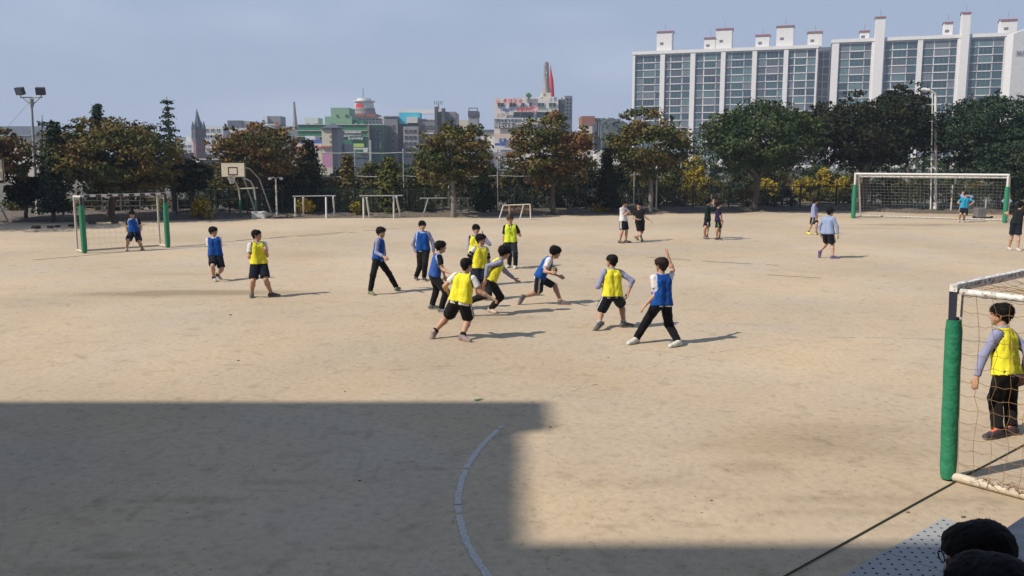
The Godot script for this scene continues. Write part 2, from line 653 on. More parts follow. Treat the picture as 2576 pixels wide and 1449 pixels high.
# ---------------------------------------------------------------- the school behind the camera, whose shade lies on the sand
func build_school():
	var wall := grained(lin(0.42, 0.30, 0.22), 0.12, 0.3, 0.9, 0.0, 51)
	var trim: Material = M.white_paint
	var glass := plain(lin(0.03, 0.04, 0.045), 0.12)
	var hh := 21.3
	var shift := hh * (cos(deg_to_rad(44.0)) / sin(deg_to_rad(44.0)))
	var sh := SUN_AZ.normalized() * shift
	# shadow corners on the ground in the photograph
	var far_d := -gnd(700, 1018).z
	var near_d := -gnd(1750, 1366).z
	var side := gnd(1320, 1200).x
	var front_left := far_d - sh.y
	var front_right := near_d - sh.y
	var edge_x := side - sh.x
	var root := thing("school_building", Vector3(0, 0, 16), "brown brick school block with rows of windows behind the stand", "building")
	var b := MB.new()
	# tall wing on the left, set forward
	b.box(Vector3(edge_x - 20.0, hh * 0.5, -front_left + 9.0 - 16.0), Vector3(40.0, hh, 18.0))
	part(b.mesh(), "wing", root, wall)
	b = MB.new()
	b.box(Vector3(edge_x + 26.0, hh * 0.5, -front_right + 7.0 - 16.0), Vector3(51.98, hh, 14.0))
	part(b.mesh(), "main_block", root, wall)
	b = MB.new()
	var cap := gnd(1358, 1050)
	b.box(Vector3(edge_x - 20.0 + 0.03, hh + 0.15, -front_left + 0.62 - 16.0), Vector3(40.14, 0.3, 1.3))
	part(b.mesh(), "eave", root, trim)
	for k in 6:
		for i in 10:
			b = MB.new()
			var y := 2.2 + k * 3.4
			var x := edge_x + 3.0 + i * 5.0
			if absf(x) < 3.0 and y < 6.0:
				continue
			b.box(Vector3(x, y + 0.9, -front_right - 16.0 - 0.03), Vector3(3.2, 1.8, 0.1))
			part(b.mesh(), "window", root, glass)
			b = MB.new()
			b.box(Vector3(x, y - 0.08, -front_right - 16.0 - 0.06), Vector3(3.5, 0.12, 0.2))
			part(b.mesh(), "window_sill", root, trim)

# ---------------------------------------------------------------- the concrete stand at the lower right
func stand_dir() -> Vector3:
	return (gnd(2357, 1315) - gnd(2141, 1441)).normalized()

func build_stand():
	var u := stand_dir()
	var nrm := Vector3(-u.z, 0, u.x)          # towards the stand and the camera
	if nrm.z < 0.0:
		nrm = -nrm
	var rise := 0.35
	var tread := 0.62
	var o := gnd(2505, 1346, rise)
	o.y = 0.0
	var root := thing("concrete_stand", o, "grey concrete spectator steps at the edge of the sand", "stand")
	for k in 5:
		var b := MB.new()
		var depth := tread if k < 4 else 1.3
		var hgt := rise * (k + 1)
		var mid := nrm * (tread * k + depth * 0.5)
		for seg in 8:
			var along := u * (-9.0 + seg * 2.5 + 1.25)
			b.obox(mid + along + Vector3(0, hgt * 0.5, 0), u * 1.244, Vector3(0, hgt * 0.5, 0), nrm * depth * 0.5)
		part(b.mesh(), "step", root, M.concrete)
	# perforated drain cover lying along the foot of the stand
	var a := gnd(2141, 1441) - u * 4.0
	var e := gnd(2372, 1306)
	var w := 0.62
	var pit_shade := MB.new()  # flat black sheet: shade below the holes painted as colour, no real depth
	pit_shade.quad(a + Vector3(0, 0.003, 0), e + Vector3(0, 0.003, 0), e + nrm * w + Vector3(0, 0.003, 0), a + nrm * w + Vector3(0, 0.003, 0), Vector3.UP)
	var drain := thing("drain_cover", a, "grey perforated drain cover on the ground below the stand", "drain cover")
	part(pit_shade.mesh(), "channel_shade", drain, plain(lin(0.02, 0.02, 0.02), 0.95), -a)
	var length := a.distance_to(e)
	var sz := 64
	var im := Image.create(sz, sz, false, Image.FORMAT_RGBA8)
	im.fill(Color(1, 1, 1, 1))
	for y in sz:
		for x in sz:
			for h in [Vector2(16, 16), Vector2(48, 48)]:
				if Vector2(x + 0.5, y + 0.5).distance_to(h) < 6.5:
					im.set_pixel(x, y, Color(1, 1, 1, 0))
	var dm := plain(lin(0.29, 0.295, 0.305), 0.75)
	dm.albedo_texture = ImageTexture.create_from_image(im)
	dm.transparency = BaseMaterial3D.TRANSPARENCY_ALPHA_SCISSOR
	dm.alpha_scissor_threshold = 0.5
	var count := int(length / 1.0)
	for i in count:
		var p := a + u * (length * i / count + 0.006)
		var q := a + u * (length * (i + 1) / count - 0.006)
		var lift := Vector3(0, 0.016 + 0.003 * (i % 2), 0)
		var b := MB.new()
		b.quad(p + lift, q + lift, q + nrm * w + lift, p + nrm * w + lift, Vector3.UP)
		var l := p.distance_to(q)
		b.uv.append_array([Vector2(0, 0), Vector2(l / 0.13, 0), Vector2(l / 0.13, w / 0.13), Vector2(0, w / 0.13)])
		part(b.mesh(), "plate", drain, dm, -a)

# ---------------------------------------------------------------- lettering
const JAMO := {
	"g": [[0.05, 0.1, 0.92, 0.1], [0.92, 0.1, 0.8, 1.0]],
	"n": [[0.1, 0.05, 0.1, 0.9], [0.1, 0.9, 0.95, 0.9]],
	"d": [[0.1, 0.1, 0.95, 0.1], [0.1, 0.1, 0.1, 0.9], [0.1, 0.9, 0.95, 0.9]],
	"r": [[0.08, 0.08, 0.92, 0.08], [0.92, 0.08, 0.92, 0.5], [0.08, 0.5, 0.92, 0.5], [0.08, 0.5, 0.08, 0.92], [0.08, 0.92, 0.95, 0.92]],
	"m": [[0.1, 0.1, 0.9, 0.1], [0.1, 0.1, 0.1, 0.9], [0.9, 0.1, 0.9, 0.9], [0.1, 0.9, 0.9, 0.9]],
	"b": [[0.1, 0.0, 0.1, 0.95], [0.9, 0.0, 0.9, 0.95], [0.1, 0.45, 0.9, 0.45], [0.1, 0.95, 0.9, 0.95]],
	"s": [[0.5, 0.05, 0.08, 0.95], [0.5, 0.3, 0.92, 0.95]],
	"o": [[0.3, 0.1, 0.7, 0.1], [0.7, 0.1, 0.92, 0.35], [0.92, 0.35, 0.92, 0.65], [0.92, 0.65, 0.7, 0.92], [0.7, 0.92, 0.3, 0.92], [0.3, 0.92, 0.08, 0.65], [0.08, 0.65, 0.08, 0.35], [0.08, 0.35, 0.3, 0.1]],
	"j": [[0.08, 0.08, 0.92, 0.08], [0.5, 0.08, 0.08, 0.95], [0.55, 0.4, 0.92, 0.95]],
	"c": [[0.35, 0.0, 0.65, 0.0], [0.08, 0.25, 0.92, 0.25], [0.5, 0.25, 0.08, 0.97], [0.55, 0.5, 0.92, 0.97]],
	"k": [[0.05, 0.1, 0.92, 0.1], [0.92, 0.1, 0.8, 1.0], [0.05, 0.52, 0.9, 0.5]],
	"t": [[0.1, 0.08, 0.95, 0.08], [0.1, 0.08, 0.1, 0.92], [0.1, 0.5, 0.9, 0.5], [0.1, 0.92, 0.95, 0.92]],
	"p": [[0.05, 0.1, 0.95, 0.1], [0.3, 0.1, 0.3, 0.9], [0.7, 0.1, 0.7, 0.9], [0.05, 0.9, 0.95, 0.9]],
	"h": [[0.35, 0.02, 0.65, 0.02], [0.08, 0.2, 0.92, 0.2], [0.3, 0.42, 0.7, 0.42], [0.7, 0.42, 0.88, 0.68], [0.88, 0.68, 0.7, 0.95], [0.7, 0.95, 0.3, 0.95], [0.3, 0.95, 0.12, 0.68], [0.12, 0.68, 0.3, 0.42]],
}
const LEADS := ["g", "g", "n", "d", "d", "r", "m", "b", "b", "s", "s", "o", "j", "j", "c", "k", "t", "p", "h"]
const TAILS := ["", "g", "g", "g", "n", "n", "n", "d", "r", "r", "r", "r", "r", "r", "r", "r", "m", "b", "b", "s", "s", "o", "j", "c", "k", "t", "p", "h"]

func strokes(code: int) -> Array:
	# line segments of one syllable in a unit square, y down
	var out := []
	if code == 0x32 or code == 0x35 or code == 0x37 or code == 0x4C:
		match code:
			0x32: return [[0.15, 0.05, 0.8, 0.05], [0.8, 0.05, 0.8, 0.5], [0.8, 0.5, 0.15, 0.95], [0.15, 0.95, 0.85, 0.95]]
			0x35: return [[0.8, 0.05, 0.2, 0.05], [0.2, 0.05, 0.2, 0.45], [0.2, 0.45, 0.8, 0.45], [0.8, 0.45, 0.8, 0.95], [0.8, 0.95, 0.2, 0.95]]
			0x37: return [[0.15, 0.05, 0.85, 0.05], [0.85, 0.05, 0.4, 0.95]]
			_: return [[0.25, 0.0, 0.25, 0.95], [0.25, 0.95, 0.95, 0.95]]
	var k := code - 0xAC00
	if k < 0 or k > 11171:
		return out
	var lead: String = LEADS[k / 588]
	var vow := (k % 588) / 28
	var tail: String = TAILS[k % 28]
	var ht := 0.62 if tail != "" else 1.0
	var flat := vow in [8, 12, 13, 17, 18]
	var both := vow in [9, 10, 11, 14, 15, 16, 19]
	var lb: Rect2
	if flat:
		lb = Rect2(0.12, 0.0, 0.76, ht * 0.52)
	elif both:
		lb = Rect2(0.0, 0.0, 0.56, ht * 0.55)
	else:
		lb = Rect2(0.0, 0.02, 0.52, ht * 0.92)
	var place := func(name_: String, r: Rect2):
		for s in JAMO[name_]:
			out.append([r.position.x + s[0] * r.size.x, r.position.y + s[1] * r.size.y, r.position.x + s[2] * r.size.x, r.position.y + s[3] * r.size.y])
	place.call(lead, lb)
	if tail != "":
		place.call(tail, Rect2(0.15, 0.68, 0.7, 0.32))
	var by := ht * 0.88
	var wide := 1.0 if flat else 0.62
	if flat or both:
		out.append([0.0, by, wide, by])
		if vow in [8, 9, 10, 11, 12]:
			out.append([wide * 0.5, ht * 0.62, wide * 0.5, by])
		if vow in [13, 14, 15, 16, 17]:
			out.append([wide * 0.5, by, wide * 0.5, by + 0.12])
	if not flat:
		var x := 0.72
		if vow in [1, 5, 3, 7, 10, 15]:
			out.append([0.97, 0.0, 0.97, ht])
			x = 0.74
		elif vow == 20 or vow == 19 or vow == 11 or vow == 16:
			x = 0.86
		out.append([x, 0.0, x, ht])
		if vow in [0, 1, 2, 3, 9, 10]:
			out.append([x, ht * 0.45, x + 0.22, ht * 0.45])
		if vow in [4, 5, 6, 7, 14, 15]:
			out.append([x - 0.2, ht * 0.45, x, ht * 0.45])
	return out

func letters(words: String, size: float, pitch: float, thick: float, depth: float, upright := false) -> ArrayMesh:
	# raised letters in the x-y plane, facing +z, centred on the origin
	var b := MB.new()
	var cnt := words.length()
	for i in cnt:
		var o := Vector3((i - (cnt - 1) * 0.5) * pitch, 0, 0)
		if upright:
			o = Vector3(0, ((cnt - 1) * 0.5 - i) * pitch, 0)
		var kz := 0
		for s in strokes(words.unicode_at(i)):
			var p := o + Vector3((s[0] - 0.5) * size, (0.5 - s[1]) * size, 0)
			var q := o + Vector3((s[2] - 0.5) * size, (0.5 - s[3]) * size, 0)
			var d := q - p
			if d.length() < 0.001:
				continue
			var ext := d.normalized() * thick * 0.45
			var sd := Vector3(-d.y, d.x, 0).normalized() * thick * 0.5
			b.obox((p + q) * 0.5, d * 0.5 + ext, sd, Vector3(0, 0, depth * (0.5 + 0.012 * kz)))
			kz += 1
	return b.mesh()

# ---------------------------------------------------------------- blocks placed from the picture at a distance
func zo(ox: float, oy: float, s: float, u: float, w: float) -> Vector2:
	return Vector2((ox + u / s) * SRC, (oy + w / s) * SRC)

func blk(root: Node3D, called: String, x0: float, y0: float, x1: float, y1: float, dist: float, depth: float, mat: Material) -> MeshInstance3D:
	# a box whose front face fills a pixel rectangle at a distance; y1 below 0 means down to the ground
	var a := at(x0, y0, dist)
	var e := at(x1, y0, dist)
	var bottom := 0.0 if y1 < 0.0 else at((x0 + x1) * 0.5, y1, dist).y
	var b := MB.new()
	var w := e.x - a.x
	var h := a.y - bottom
	b.box(Vector3.ZERO, Vector3(w, h, depth))
	return part(b.mesh(), called, root, mat, Vector3((a.x + e.x) * 0.5, (a.y + bottom) * 0.5, -dist - depth * 0.5) - root.position)

func win_mesh(w: float, h: float, panes: int, frame: float) -> ArrayMesh:
	# glass behind a raised frame with mullions; two surfaces
	var g := MB.new()
	g.box(Vector3(0, 0, 0.03), Vector3(w, h, 0.06))
	var f := MB.new()
	f.box(Vector3(0, h * 0.5 - frame * 0.5, 0.07), Vector3(w, frame, 0.14))
	f.box(Vector3(0, -h * 0.5 + frame * 0.5, 0.07), Vector3(w, frame, 0.14))
	for i in panes + 1:
		var x := -w * 0.5 + frame * 0.5 + (w - frame) * i / panes
		f.box(Vector3(x, 0, 0.068), Vector3(frame, h - frame * 2.0, 0.13))
	var m := g.mesh()
	var a := []
	a.resize(Mesh.ARRAY_MAX)
	a[Mesh.ARRAY_VERTEX] = f.v
	a[Mesh.ARRAY_NORMAL] = f.n
	a[Mesh.ARRAY_INDEX] = f.ix
	m.add_surface_from_arrays(Mesh.PRIMITIVE_TRIANGLES, a)
	return m

func window(root: Node3D, mesh: Mesh, where: Vector3, glass: Material, frame: Material, yaw := 0.0):
	var o := MeshInstance3D.new()
	o.name = "window"
	o.mesh = mesh
	o.set_surface_override_material(0, glass)
	o.set_surface_override_material(1, frame)
	root.add_child(o, true)
	o.position = where - root.position
	o.rotation.y = yaw

func face_windows(root: Node3D, x0: float, y0: float, x1: float, y1: float, dist: float, cols: int, rows: int, fill: Vector2, glass: Array, frame: Material, panes := 2):
	# a grid of windows over a pixel rectangle of a front face
	var a := at(x0, y0, dist)
	var e := at(x1, y1, dist)
	var cw := (e.x - a.x) / cols
	var ch := (a.y - e.y) / rows
	var mesh := win_mesh(cw * fill.x, ch * fill.y, panes, minf(cw, ch) * 0.05)
	for r in rows:
		for c in cols:
			window(root, mesh, Vector3(a.x + cw * (c + 0.5), a.y - ch * (r + 0.5), -dist + 0.02), glass[rng.randi() % glass.size()], frame)

func sign_board(x0: float, y0: float, x1: float, y1: float, dist: float, board: Material, words: String, ink: Material, label: String, fill := 0.7, thick := 0.13, upright := false):
	var a := at(x0, y0, dist)
	var e := at(x1, y1, dist)
	var w := e.x - a.x
	var h := a.y - e.y
	var o := thing("shop_sign", Vector3((a.x + e.x) * 0.5, (a.y + e.y) * 0.5, -dist), label, "sign")
	var z := 0.0
	if board:
		part(box_mesh(Vector3(w, h, 0.3)), "board", o, board, Vector3(0, 0, 0.15))
		z = 0.3
	if words != "":
		var cnt := words.length()
		var pitch := (h if upright else w) / cnt
		var size := minf(pitch * 0.9, (w if upright else h) * fill)
		part(letters(words, size, pitch, size * thick, 0.12, upright), "lettering", o, ink, Vector3(0, 0, z + 0.06))
	return o

func build_city():
	rng.seed = 40
	var white := grained(lin(0.60, 0.60, 0.60), 0.06, 0.08, 0.8, 0.0, 61)
	var pale := grained(lin(0.55, 0.53, 0.52), 0.08, 0.08, 0.8, 0.0, 62)
	var grey := grained(lin(0.20, 0.20, 0.21), 0.10, 0.08, 0.85, 0.0, 63)
	var grey2 := grained(lin(0.28, 0.27, 0.27), 0.10, 0.08, 0.85, 0.0, 64)
	var dark := grained(lin(0.07, 0.07, 0.08), 0.12, 0.08, 0.8, 0.0, 65)
	var slate := grained(lin(0.055, 0.075, 0.10), 0.15, 0.1, 0.7, 0.0, 66)
	var brick := grained(lin(0.19, 0.075, 0.06), 0.2, 0.2, 0.9, 0.0, 67)
	var green := grained(lin(0.012, 0.15, 0.072), 0.10, 0.08, 0.6, 0.0, 68)
	var green_dark := plain(lin(0.008, 0.05, 0.035), 0.3)
	var mint := grained(lin(0.20, 0.34, 0.23), 0.05, 0.08, 0.8, 0.0, 69)
	var beige := grained(lin(0.55, 0.50, 0.41), 0.06, 0.08, 0.8, 0.0, 70)
	var red := plain(lin(0.50, 0.035, 0.045), 0.6)
	var blue := plain(lin(0.035, 0.08, 0.32), 0.6)
	var orange := grained(lin(0.27, 0.10, 0.065), 0.15, 0.3, 0.8, 0.0, 73)
	var g1 := plain(lin(0.05, 0.065, 0.075), 0.15)
	var g2 := plain(lin(0.09, 0.11, 0.12), 0.2)
	var g3 := plain(lin(0.03, 0.07, 0.075), 0.12)
	var glass := [g1, g2, g3]
	var o: Node3D

	# hall with a blue roof behind the left trees
	o = thing("hall_building", at(40, 400, 150) * Vector3(1, 0, 1), "pale hall with a slate blue hipped roof behind the floodlight", "building")
	blk(o, "wall", -30, 341, 125, -1, 150, 14, beige)
	var rf := MB.new()
	var a := at(-30, 340, 149.5)
	var e := at(130, 340, 149.5)
	var top := at(50, 317, 152).y
	rf.quad(a, e, Vector3(e.x - 3.5, top, -153), Vector3(a.x, top, -153), Vector3(0, 1, 1))
	rf.tri(e, Vector3(e.x, e.y, -165), Vector3(e.x - 3.5, top, -153), Vector3(1, 1, 0))
	rf.quad(Vector3(a.x, a.y, -165), Vector3(e.x, e.y, -165), Vector3(e.x - 3.5, top, -153), Vector3(a.x, top, -153), Vector3(0, 1, -1))
	part(rf.mesh(), "roof", o, slate, -o.position)
	face_windows(o, 70, 352, 120, 400, 150, 4, 2, Vector2(0.6, 0.6), glass, white)

	# white blocks of flats far behind the church
	o = thing("white_flats", at(470, 400, 360) * Vector3(1, 0, 1), "white low flats with balcony rails left of the church spire", "building")
	blk(o, "wall", 425, 356, 486, -1, 360, 14, white)
	blk(o, "stair_tower", 467, 340, 481, 356, 362, 8, white)
	blk(o, "roof_block", 440, 345, 466, 356, 364, 8, grey)
	face_windows(o, 428, 362, 484, 398, 360, 5, 3, Vector2(0.72, 0.6), glass, white)
	o = thing("white_flats", at(590, 400, 330) * Vector3(1, 0, 1), "white flats with grey roof boxes behind the rust coloured tree", "building")
	blk(o, "wall", 511, 317, 560, -1, 330, 14, white)
	blk(o, "wall", 560, 322, 640, -1, 332, 14, pale)
	blk(o, "roof_block", 572, 303, 608, 322, 334, 8, slate)
	blk(o, "roof_block", 608, 305, 634, 322, 335, 8, grey2)
	face_windows(o, 514, 320, 560, 400, 330, 3, 5, Vector2(0.7, 0.55), glass, white)
	o = thing("stepped_flats", at(690, 400, 340) * Vector3(1, 0, 1), "stepped white flats with an orange end wall and rooftop boxes", "building")
	blk(o, "wall", 634, 318, 735, -1, 340, 16, grey2)
	blk(o, "roof_block", 662, 292, 672, 308, 342, 6, white)
	blk(o, "roof_block", 672, 292, 705, 316, 343, 8, grey)
	blk(o, "parapet", 638, 312, 697, 315, 339.8, 0.4, white)
	blk(o, "end_wall", 691, 306, 700, 318, 339.6, 1.0, orange)
	face_windows(o, 640, 322, 732, 400, 340, 7, 5, Vector2(0.6, 0.5), glass, white)
	o = thing("chimney_block", at(742, 400, 300) * Vector3(1, 0, 1), "grey block carrying a tall tapered chimney stack", "building")
	blk(o, "wall", 728, 326, 756, -1, 300, 12, grey)
	var ch := MB.new()
	var cb := at(743, 326, 304)
	ch.tube([Vector3(cb.x, cb.y, -304), Vector3(cb.x, at(743, 300, 304).y, -304), Vector3(cb.x - 0.15, at(740, 262, 304).y, -304), Vector3(cb.x - 0.15, at(740, 257, 304).y, -304)], [0.95, 0.62, 0.36, 0.45], 10)
	part(ch.mesh(), "chimney", o, grey2, -o.position)

	# brick church with a pointed spire, one corner turned to the camera
	o = thing("brick_church", at(495, 400, 280) * Vector3(1, 0, 1), "red brick church tower with a dark pointed spire", "church")
	var half := (at(509, 400, 280).x - at(479, 400, 280).x) * 0.5 / 1.28
	var cx0 := at(495, 350, 280).x
	var y_top := at(495, 325, 280).y
	var tw := MB.new()
	tw.box(Vector3(cx0, y_top * 0.5, -282), Vector3(half * 2.0, y_top, half * 2.0), 0.62)
	part(tw.mesh(), "tower", o, brick, -o.position)
	var sp := MB.new()
	var apex := Vector3(cx0 - 0.3, at(491, 271, 280).y, -282)
	var sb := []
	for k in 8:
		sb.append(Vector3(cx0, y_top, -282) + Basis(Vector3.UP, 0.62 + PI / 4 * k) * Vector3(half * 0.98, 0, half * 0.2))
	for k in 8:
		sp.tri(sb[k], sb[(k + 1) % 8], apex, (sb[k] + sb[(k + 1) % 8]) * 0.5 - Vector3(cx0, y_top, -282) + Vector3(0, 0.5, 0))
	part(sp.mesh(), "spire", o, slate, -o.position)
	for k in 4:
		var pin := MB.new()
		var pp := Vector3(cx0, y_top, -282) + Basis(Vector3.UP, 0.62 + PI / 2 * k) * Vector3(half * 0.9, 0, half * 0.9)
		pin.tube([pp - Vector3(0, 2.5, 0), pp + Vector3(0, 0.6, 0), pp + Vector3(0, 2.6, 0)], [0.55, 0.55, 0.05], 6)
		part(pin.mesh(), "pinnacle", o, slate, -o.position)
	for k in 3:
		var lw := MB.new()
		for s in [0, 1]:
			var dirn := Basis(Vector3.UP, 0.62 - s * PI / 2) * Vector3(0, 0, 1)
			var sd := dirn.cross(Vector3.UP)
			lw.obox(Vector3(cx0, y_top - 3.0 - k * 5.0, -282) + dirn * half, sd * 0.55, Vector3(0, 1.4, 0), dirn * 0.06)
		part(lw.mesh(), "louvre", o, dark, -o.position)
	var nave := MB.new()
	var nb := at(486, 383, 282)
	nave.quad(Vector3(nb.x, nb.y, -284), Vector3(nb.x - 9.0, 4.0, -279), Vector3(nb.x - 9.0, 4.0, -300), Vector3(nb.x, nb.y, -300), Vector3(-1, 1, 0))
	nave.box(Vector3(nb.x - 2.5, 2.5, -290), Vector3(11, 5, 12))
	part(nave.mesh(), "nave", o, slate, -o.position)

	# low grey office with a band of windows under the church
	o = thing("low_office", at(500, 450, 120) * Vector3(1, 0, 1), "low blue grey office with rows of windows behind the basketball board", "building")
	blk(o, "wall", 430, 402, 572, -1, 120, 8, grey2)
	blk(o, "cornice", 428, 399, 574, 402, 119.6, 0.6, pale)
	blk(o, "pier", 492, 402, 502, -1, 119.5, 0.4, pale)
	face_windows(o, 505, 405, 570, 455, 120, 3, 2, Vector2(0.85, 0.62), [g2, slate], grey)
	face_windows(o, 432, 405, 490, 455, 120, 3, 2, Vector2(0.8, 0.62), [g2, slate], grey)

	# the green gym building and the pale tower in front of it
	var Z := func(u: float, w: float) -> Vector2: return zo(1150, 480, 5.152, u, w)
	o = thing("gym_building", at(840, 400, 235) * Vector3(1, 0, 1), "bright green panelled building with pale bands and a mint rooftop", "building")
	var p0: Vector2 = Z.call(200, 92)
	var p1: Vector2 = Z.call(1632, 92)
	blk(o, "wall", p0.x, p0.y + 1.0, p1.x, -1, 235, 22, green)
	for w in [86, 214, 334]:
		var q: Vector2 = Z.call(200, w)
		blk(o, "band", p0.x - 0.3, q.y, p1.x + 0.3, q.y + 1.4, 234.7, 0.5, beige)
	blk(o, "glass_bay", p1.x + 3.0, 314, 964, -1, 236, 18, green_dark)
	blk(o, "gold_column", p1.x, 314, p1.x + 6.0, -1, 234.9, 1.4, grained(lin(0.20, 0.19, 0.09), 0.1, 0.1))
	for q in [[770, 310, 5], [790, 310.5, 7], [892, 309, 6], [906, 310, 8]]:
		blk(o, "roof_unit", q[0], q[1], q[0] + q[2], 313.5, 238, 1.6, grey2)
	face_windows(o, 934, 320, 960, 350, 236, 3, 3, Vector2(0.8, 0.7), [g3, g1], green_dark, 1)
	blk(o, "lower_glass", 868, 399, 922, 425, 234.8, 0.4, slate)
	blk(o, "roof_room", 817, 293, 885, 314, 243, 10, mint)
	blk(o, "roof_room", 832, 271, 878, 294, 244, 9, mint)
	blk(o, "white_unit", 767, 296, 800, 314, 243, 6, white)
	blk(o, "roof_rail", 884, 302, 916, 314, 244, 5, green)
	blk(o, "dark_band", 870, 389, 925, 396, 234.6, 0.5, dark)
	for q in [[868, 312, 8], [846, 312, 5]]:
		blk(o, "hatch", q[0], 288, q[0] + q[2], 293, 242.8, 0.4, dark)
	face_windows(o, 930, 355, 962, 375, 236, 3, 1, Vector2(0.6, 0.9), [g2, white], green_dark, 1)
	o = thing("tower_building", at(800, 420, 190) * Vector3(1, 0, 1), "pale low building with a square clock tower and a pink banner", "building")
	p0 = Z.call(700, 160)
	p1 = Z.call(905, 160)
	blk(o, "tower", p0.x, p0.y, p1.x, -1, 190, 6, beige)
	blk(o, "tower_side", p1.x + 0.2, p0.y + 2, p1.x + 16.0, -1, 190.6, 6, grey)
	blk(o, "belfry", p0.x - 0.5, p0.y, p1.x + 0.5, p0.y + 5, 189.7, 6, grey2)
	var roof := MB.new()
	var r0 := at(p0.x - 2, p0.y, 189.5)
	var r1 := at(p1.x + 17, p0.y, 189.5)
	var ap := Vector3((r0.x + r1.x) * 0.5, at(840, 308, 192).y, -193)
	var rc := [r0, r1, Vector3(r1.x, r1.y, -197), Vector3(r0.x, r0.y, -197)]
	for k in 4:
		roof.tri(rc[k], rc[(k + 1) % 4], ap, (rc[k] + rc[(k + 1) % 4]) * 0.5 - Vector3(ap.x, r0.y - 1.0, ap.z))
	part(roof.mesh(), "roof", o, slate, -o.position)
	for k in 3:
		blk(o, "slit", 829, 340 + k * 13, 833, 346 + k * 13, 189.9, 0.3, grey)
	blk(o, "orange_band", p0.x, 367.5, p1.x, 373, 189.6, 0.5, orange)
	blk(o, "wing", 736, 361, p0.x - 0.2, -1, 191, 14, beige)
	blk(o, "wing_band", 736, 369, p0.x - 0.2, 371.5, 190.7, 0.4, red)
	blk(o, "wing_roof", 748, 352, p0.x - 0.2, 361, 193, 8, blue)
	blk(o, "roof_tank", 767, 342, 792, 352, 194, 5, white)
	blk(o, "low_wing", p1.x + 16.2, 361, 868, -1, 195, 10, grey)
	face_windows(o, p1.x + 18, 364, 866, 380, 195, 3, 1, Vector2(0.7, 0.6), glass, grey)
	sign_board(812.5, 384.5, 835, 421, 189.0, plain(lin(0.44, 0.19, 0.33), 0.7), "", null, "tall pink banner hanging on the pale tower")
	var q0: Vector2 = Z.call(1180, 237)
	var q1: Vector2 = Z.call(1520, 328)
	sign_board(q0.x, q0.y, q1.x, q1.y, 234.2, white, "한국킥복싱체육관", dark, "white gym sign panel on the upper green wall", 0.6, 0.16)
	q0 = Z.call(1245, 345)
	q1 = Z.call(1560, 408)
	sign_board(q0.x, q0.y, q1.x, q1.y, 234.2, null, "전국킥복싱", white, "big white gym letters mounted on the green wall", 1.0, 0.18)
	q0 = Z.call(1365, 485)
	q1 = Z.call(1580, 560)
	sign_board(q0.x, q0.y, q1.x, q1.y, 234.2, plain(lin(0.36, 0.50, 0.10), 0.7), "", null, "lime green blank panel low on the green wall")
	q0 = Z.call(1368, 576)
	q1 = Z.call(1655, 660)
	sign_board(q0.x, q0.y, q1.x, q0.y + 3.5, 234.2, white, "", null, "thin white canopy strip under the lime panel")
	sign_board(q1.x - 11, q0.y + 4.0, q1.x, q1.y, 234.2, white, "", null, "square white plate beside the gym entrance")
	sign_board(962 - 34, 352, 962 - 27, 420, 234.2, plain(lin(0.30, 0.33, 0.36), 0.7), "", null, "narrow grey upright sign on the gold column")

	# round restaurant tower on a red plinth, and the grey offices to its right
	o = thing("round_tower", at(917, 400, 300) * Vector3(1, 0, 1), "round white rooftop tower with a wide brim and thin mast", "building")
	var W := func(u: float, w: float) -> Vector2: return zo(1350, 380, 5.367, u, w)
	var rc0 := at(917, 290, 304)
	var unit := at(945, 290, 304).x - rc0.x
	var lz := func(y: float) -> float: return at(917, y, 304).y
	var rt := MB.new()
	rt.lathe(Vector3(rc0.x, 0, -304), [[unit * 1.02, lz.call(293)], [unit * 1.04, lz.call(284)], [unit * 0.95, lz.call(278)], [unit * 0.95, lz.call(272)]], 24)
	part(rt.mesh(), "lower_drum", o, grey2, -o.position)
	rt = MB.new()
	rt.lathe(Vector3(rc0.x, 0, -304), [[unit * 0.96, lz.call(283)], [unit * 0.96, lz.call(277)]], 24)
	part(rt.mesh(), "window_band", o, slate, -o.position)
	rt = MB.new()
	rt.lathe(Vector3(rc0.x, 0, -304), [[unit * 0.86, lz.call(272)], [unit * 0.82, lz.call(257)]], 24)
	part(rt.mesh(), "upper_drum", o, white, -o.position)
	rt = MB.new()
	rt.lathe(Vector3(rc0.x, 0, -304), [[unit * 0.98, lz.call(256.5)], [unit * 0.98, lz.call(254)]], 24)
	part(rt.mesh(), "brim", o, white, -o.position)
	rt = MB.new()
	rt.lathe(Vector3(rc0.x, 0, -304), [[unit * 0.62, lz.call(254)], [unit * 0.62, lz.call(248)]], 24)
	part(rt.mesh(), "cap", o, white, -o.position)
	rt = MB.new()
	rt.rod(Vector3(rc0.x - 0.3, lz.call(248), -304), Vector3(rc0.x - 0.3, lz.call(222), -304), 0.13, 6)
	part(rt.mesh(), "mast", o, grey, -o.position)
	for k in 5:
		rt = MB.new()
		var an := -0.75 + k * 0.17
		var dn := Vector3(sin(an), 0, cos(an))
		rt.obox(Vector3(rc0.x, lz.call(268 - (k % 2) * 2.0), -304) + dn * unit * 0.85, dn.cross(Vector3.UP) * 0.45, Vector3(0, 0.6, 0), dn * 0.1)
		part(rt.mesh(), "red_letter", o, red, -o.position)
	blk(o, "red_plinth", 887, 286, 918, 293.5, 299, 14, orange)
	blk(o, "red_plinth", 920, 286, 945, 293.5, 299.1, 14, orange)
	blk(o, "block", 880, 293.5, 965, -1, 300, 18, pale)
	face_windows(o, 884, 297, 962, 312, 300, 9, 2, Vector2(0.7, 0.55), glass, grey)
	o = thing("office_building", at(980, 400, 255) * Vector3(1, 0, 1), "grey office with rooftop garden beside the green building", "building")
	blk(o, "wall", 965, 292, 1000, -1, 250, 20, grey)
	blk(o, "side_bay", 1000, 306, 1014, -1, 252, 16, dark)
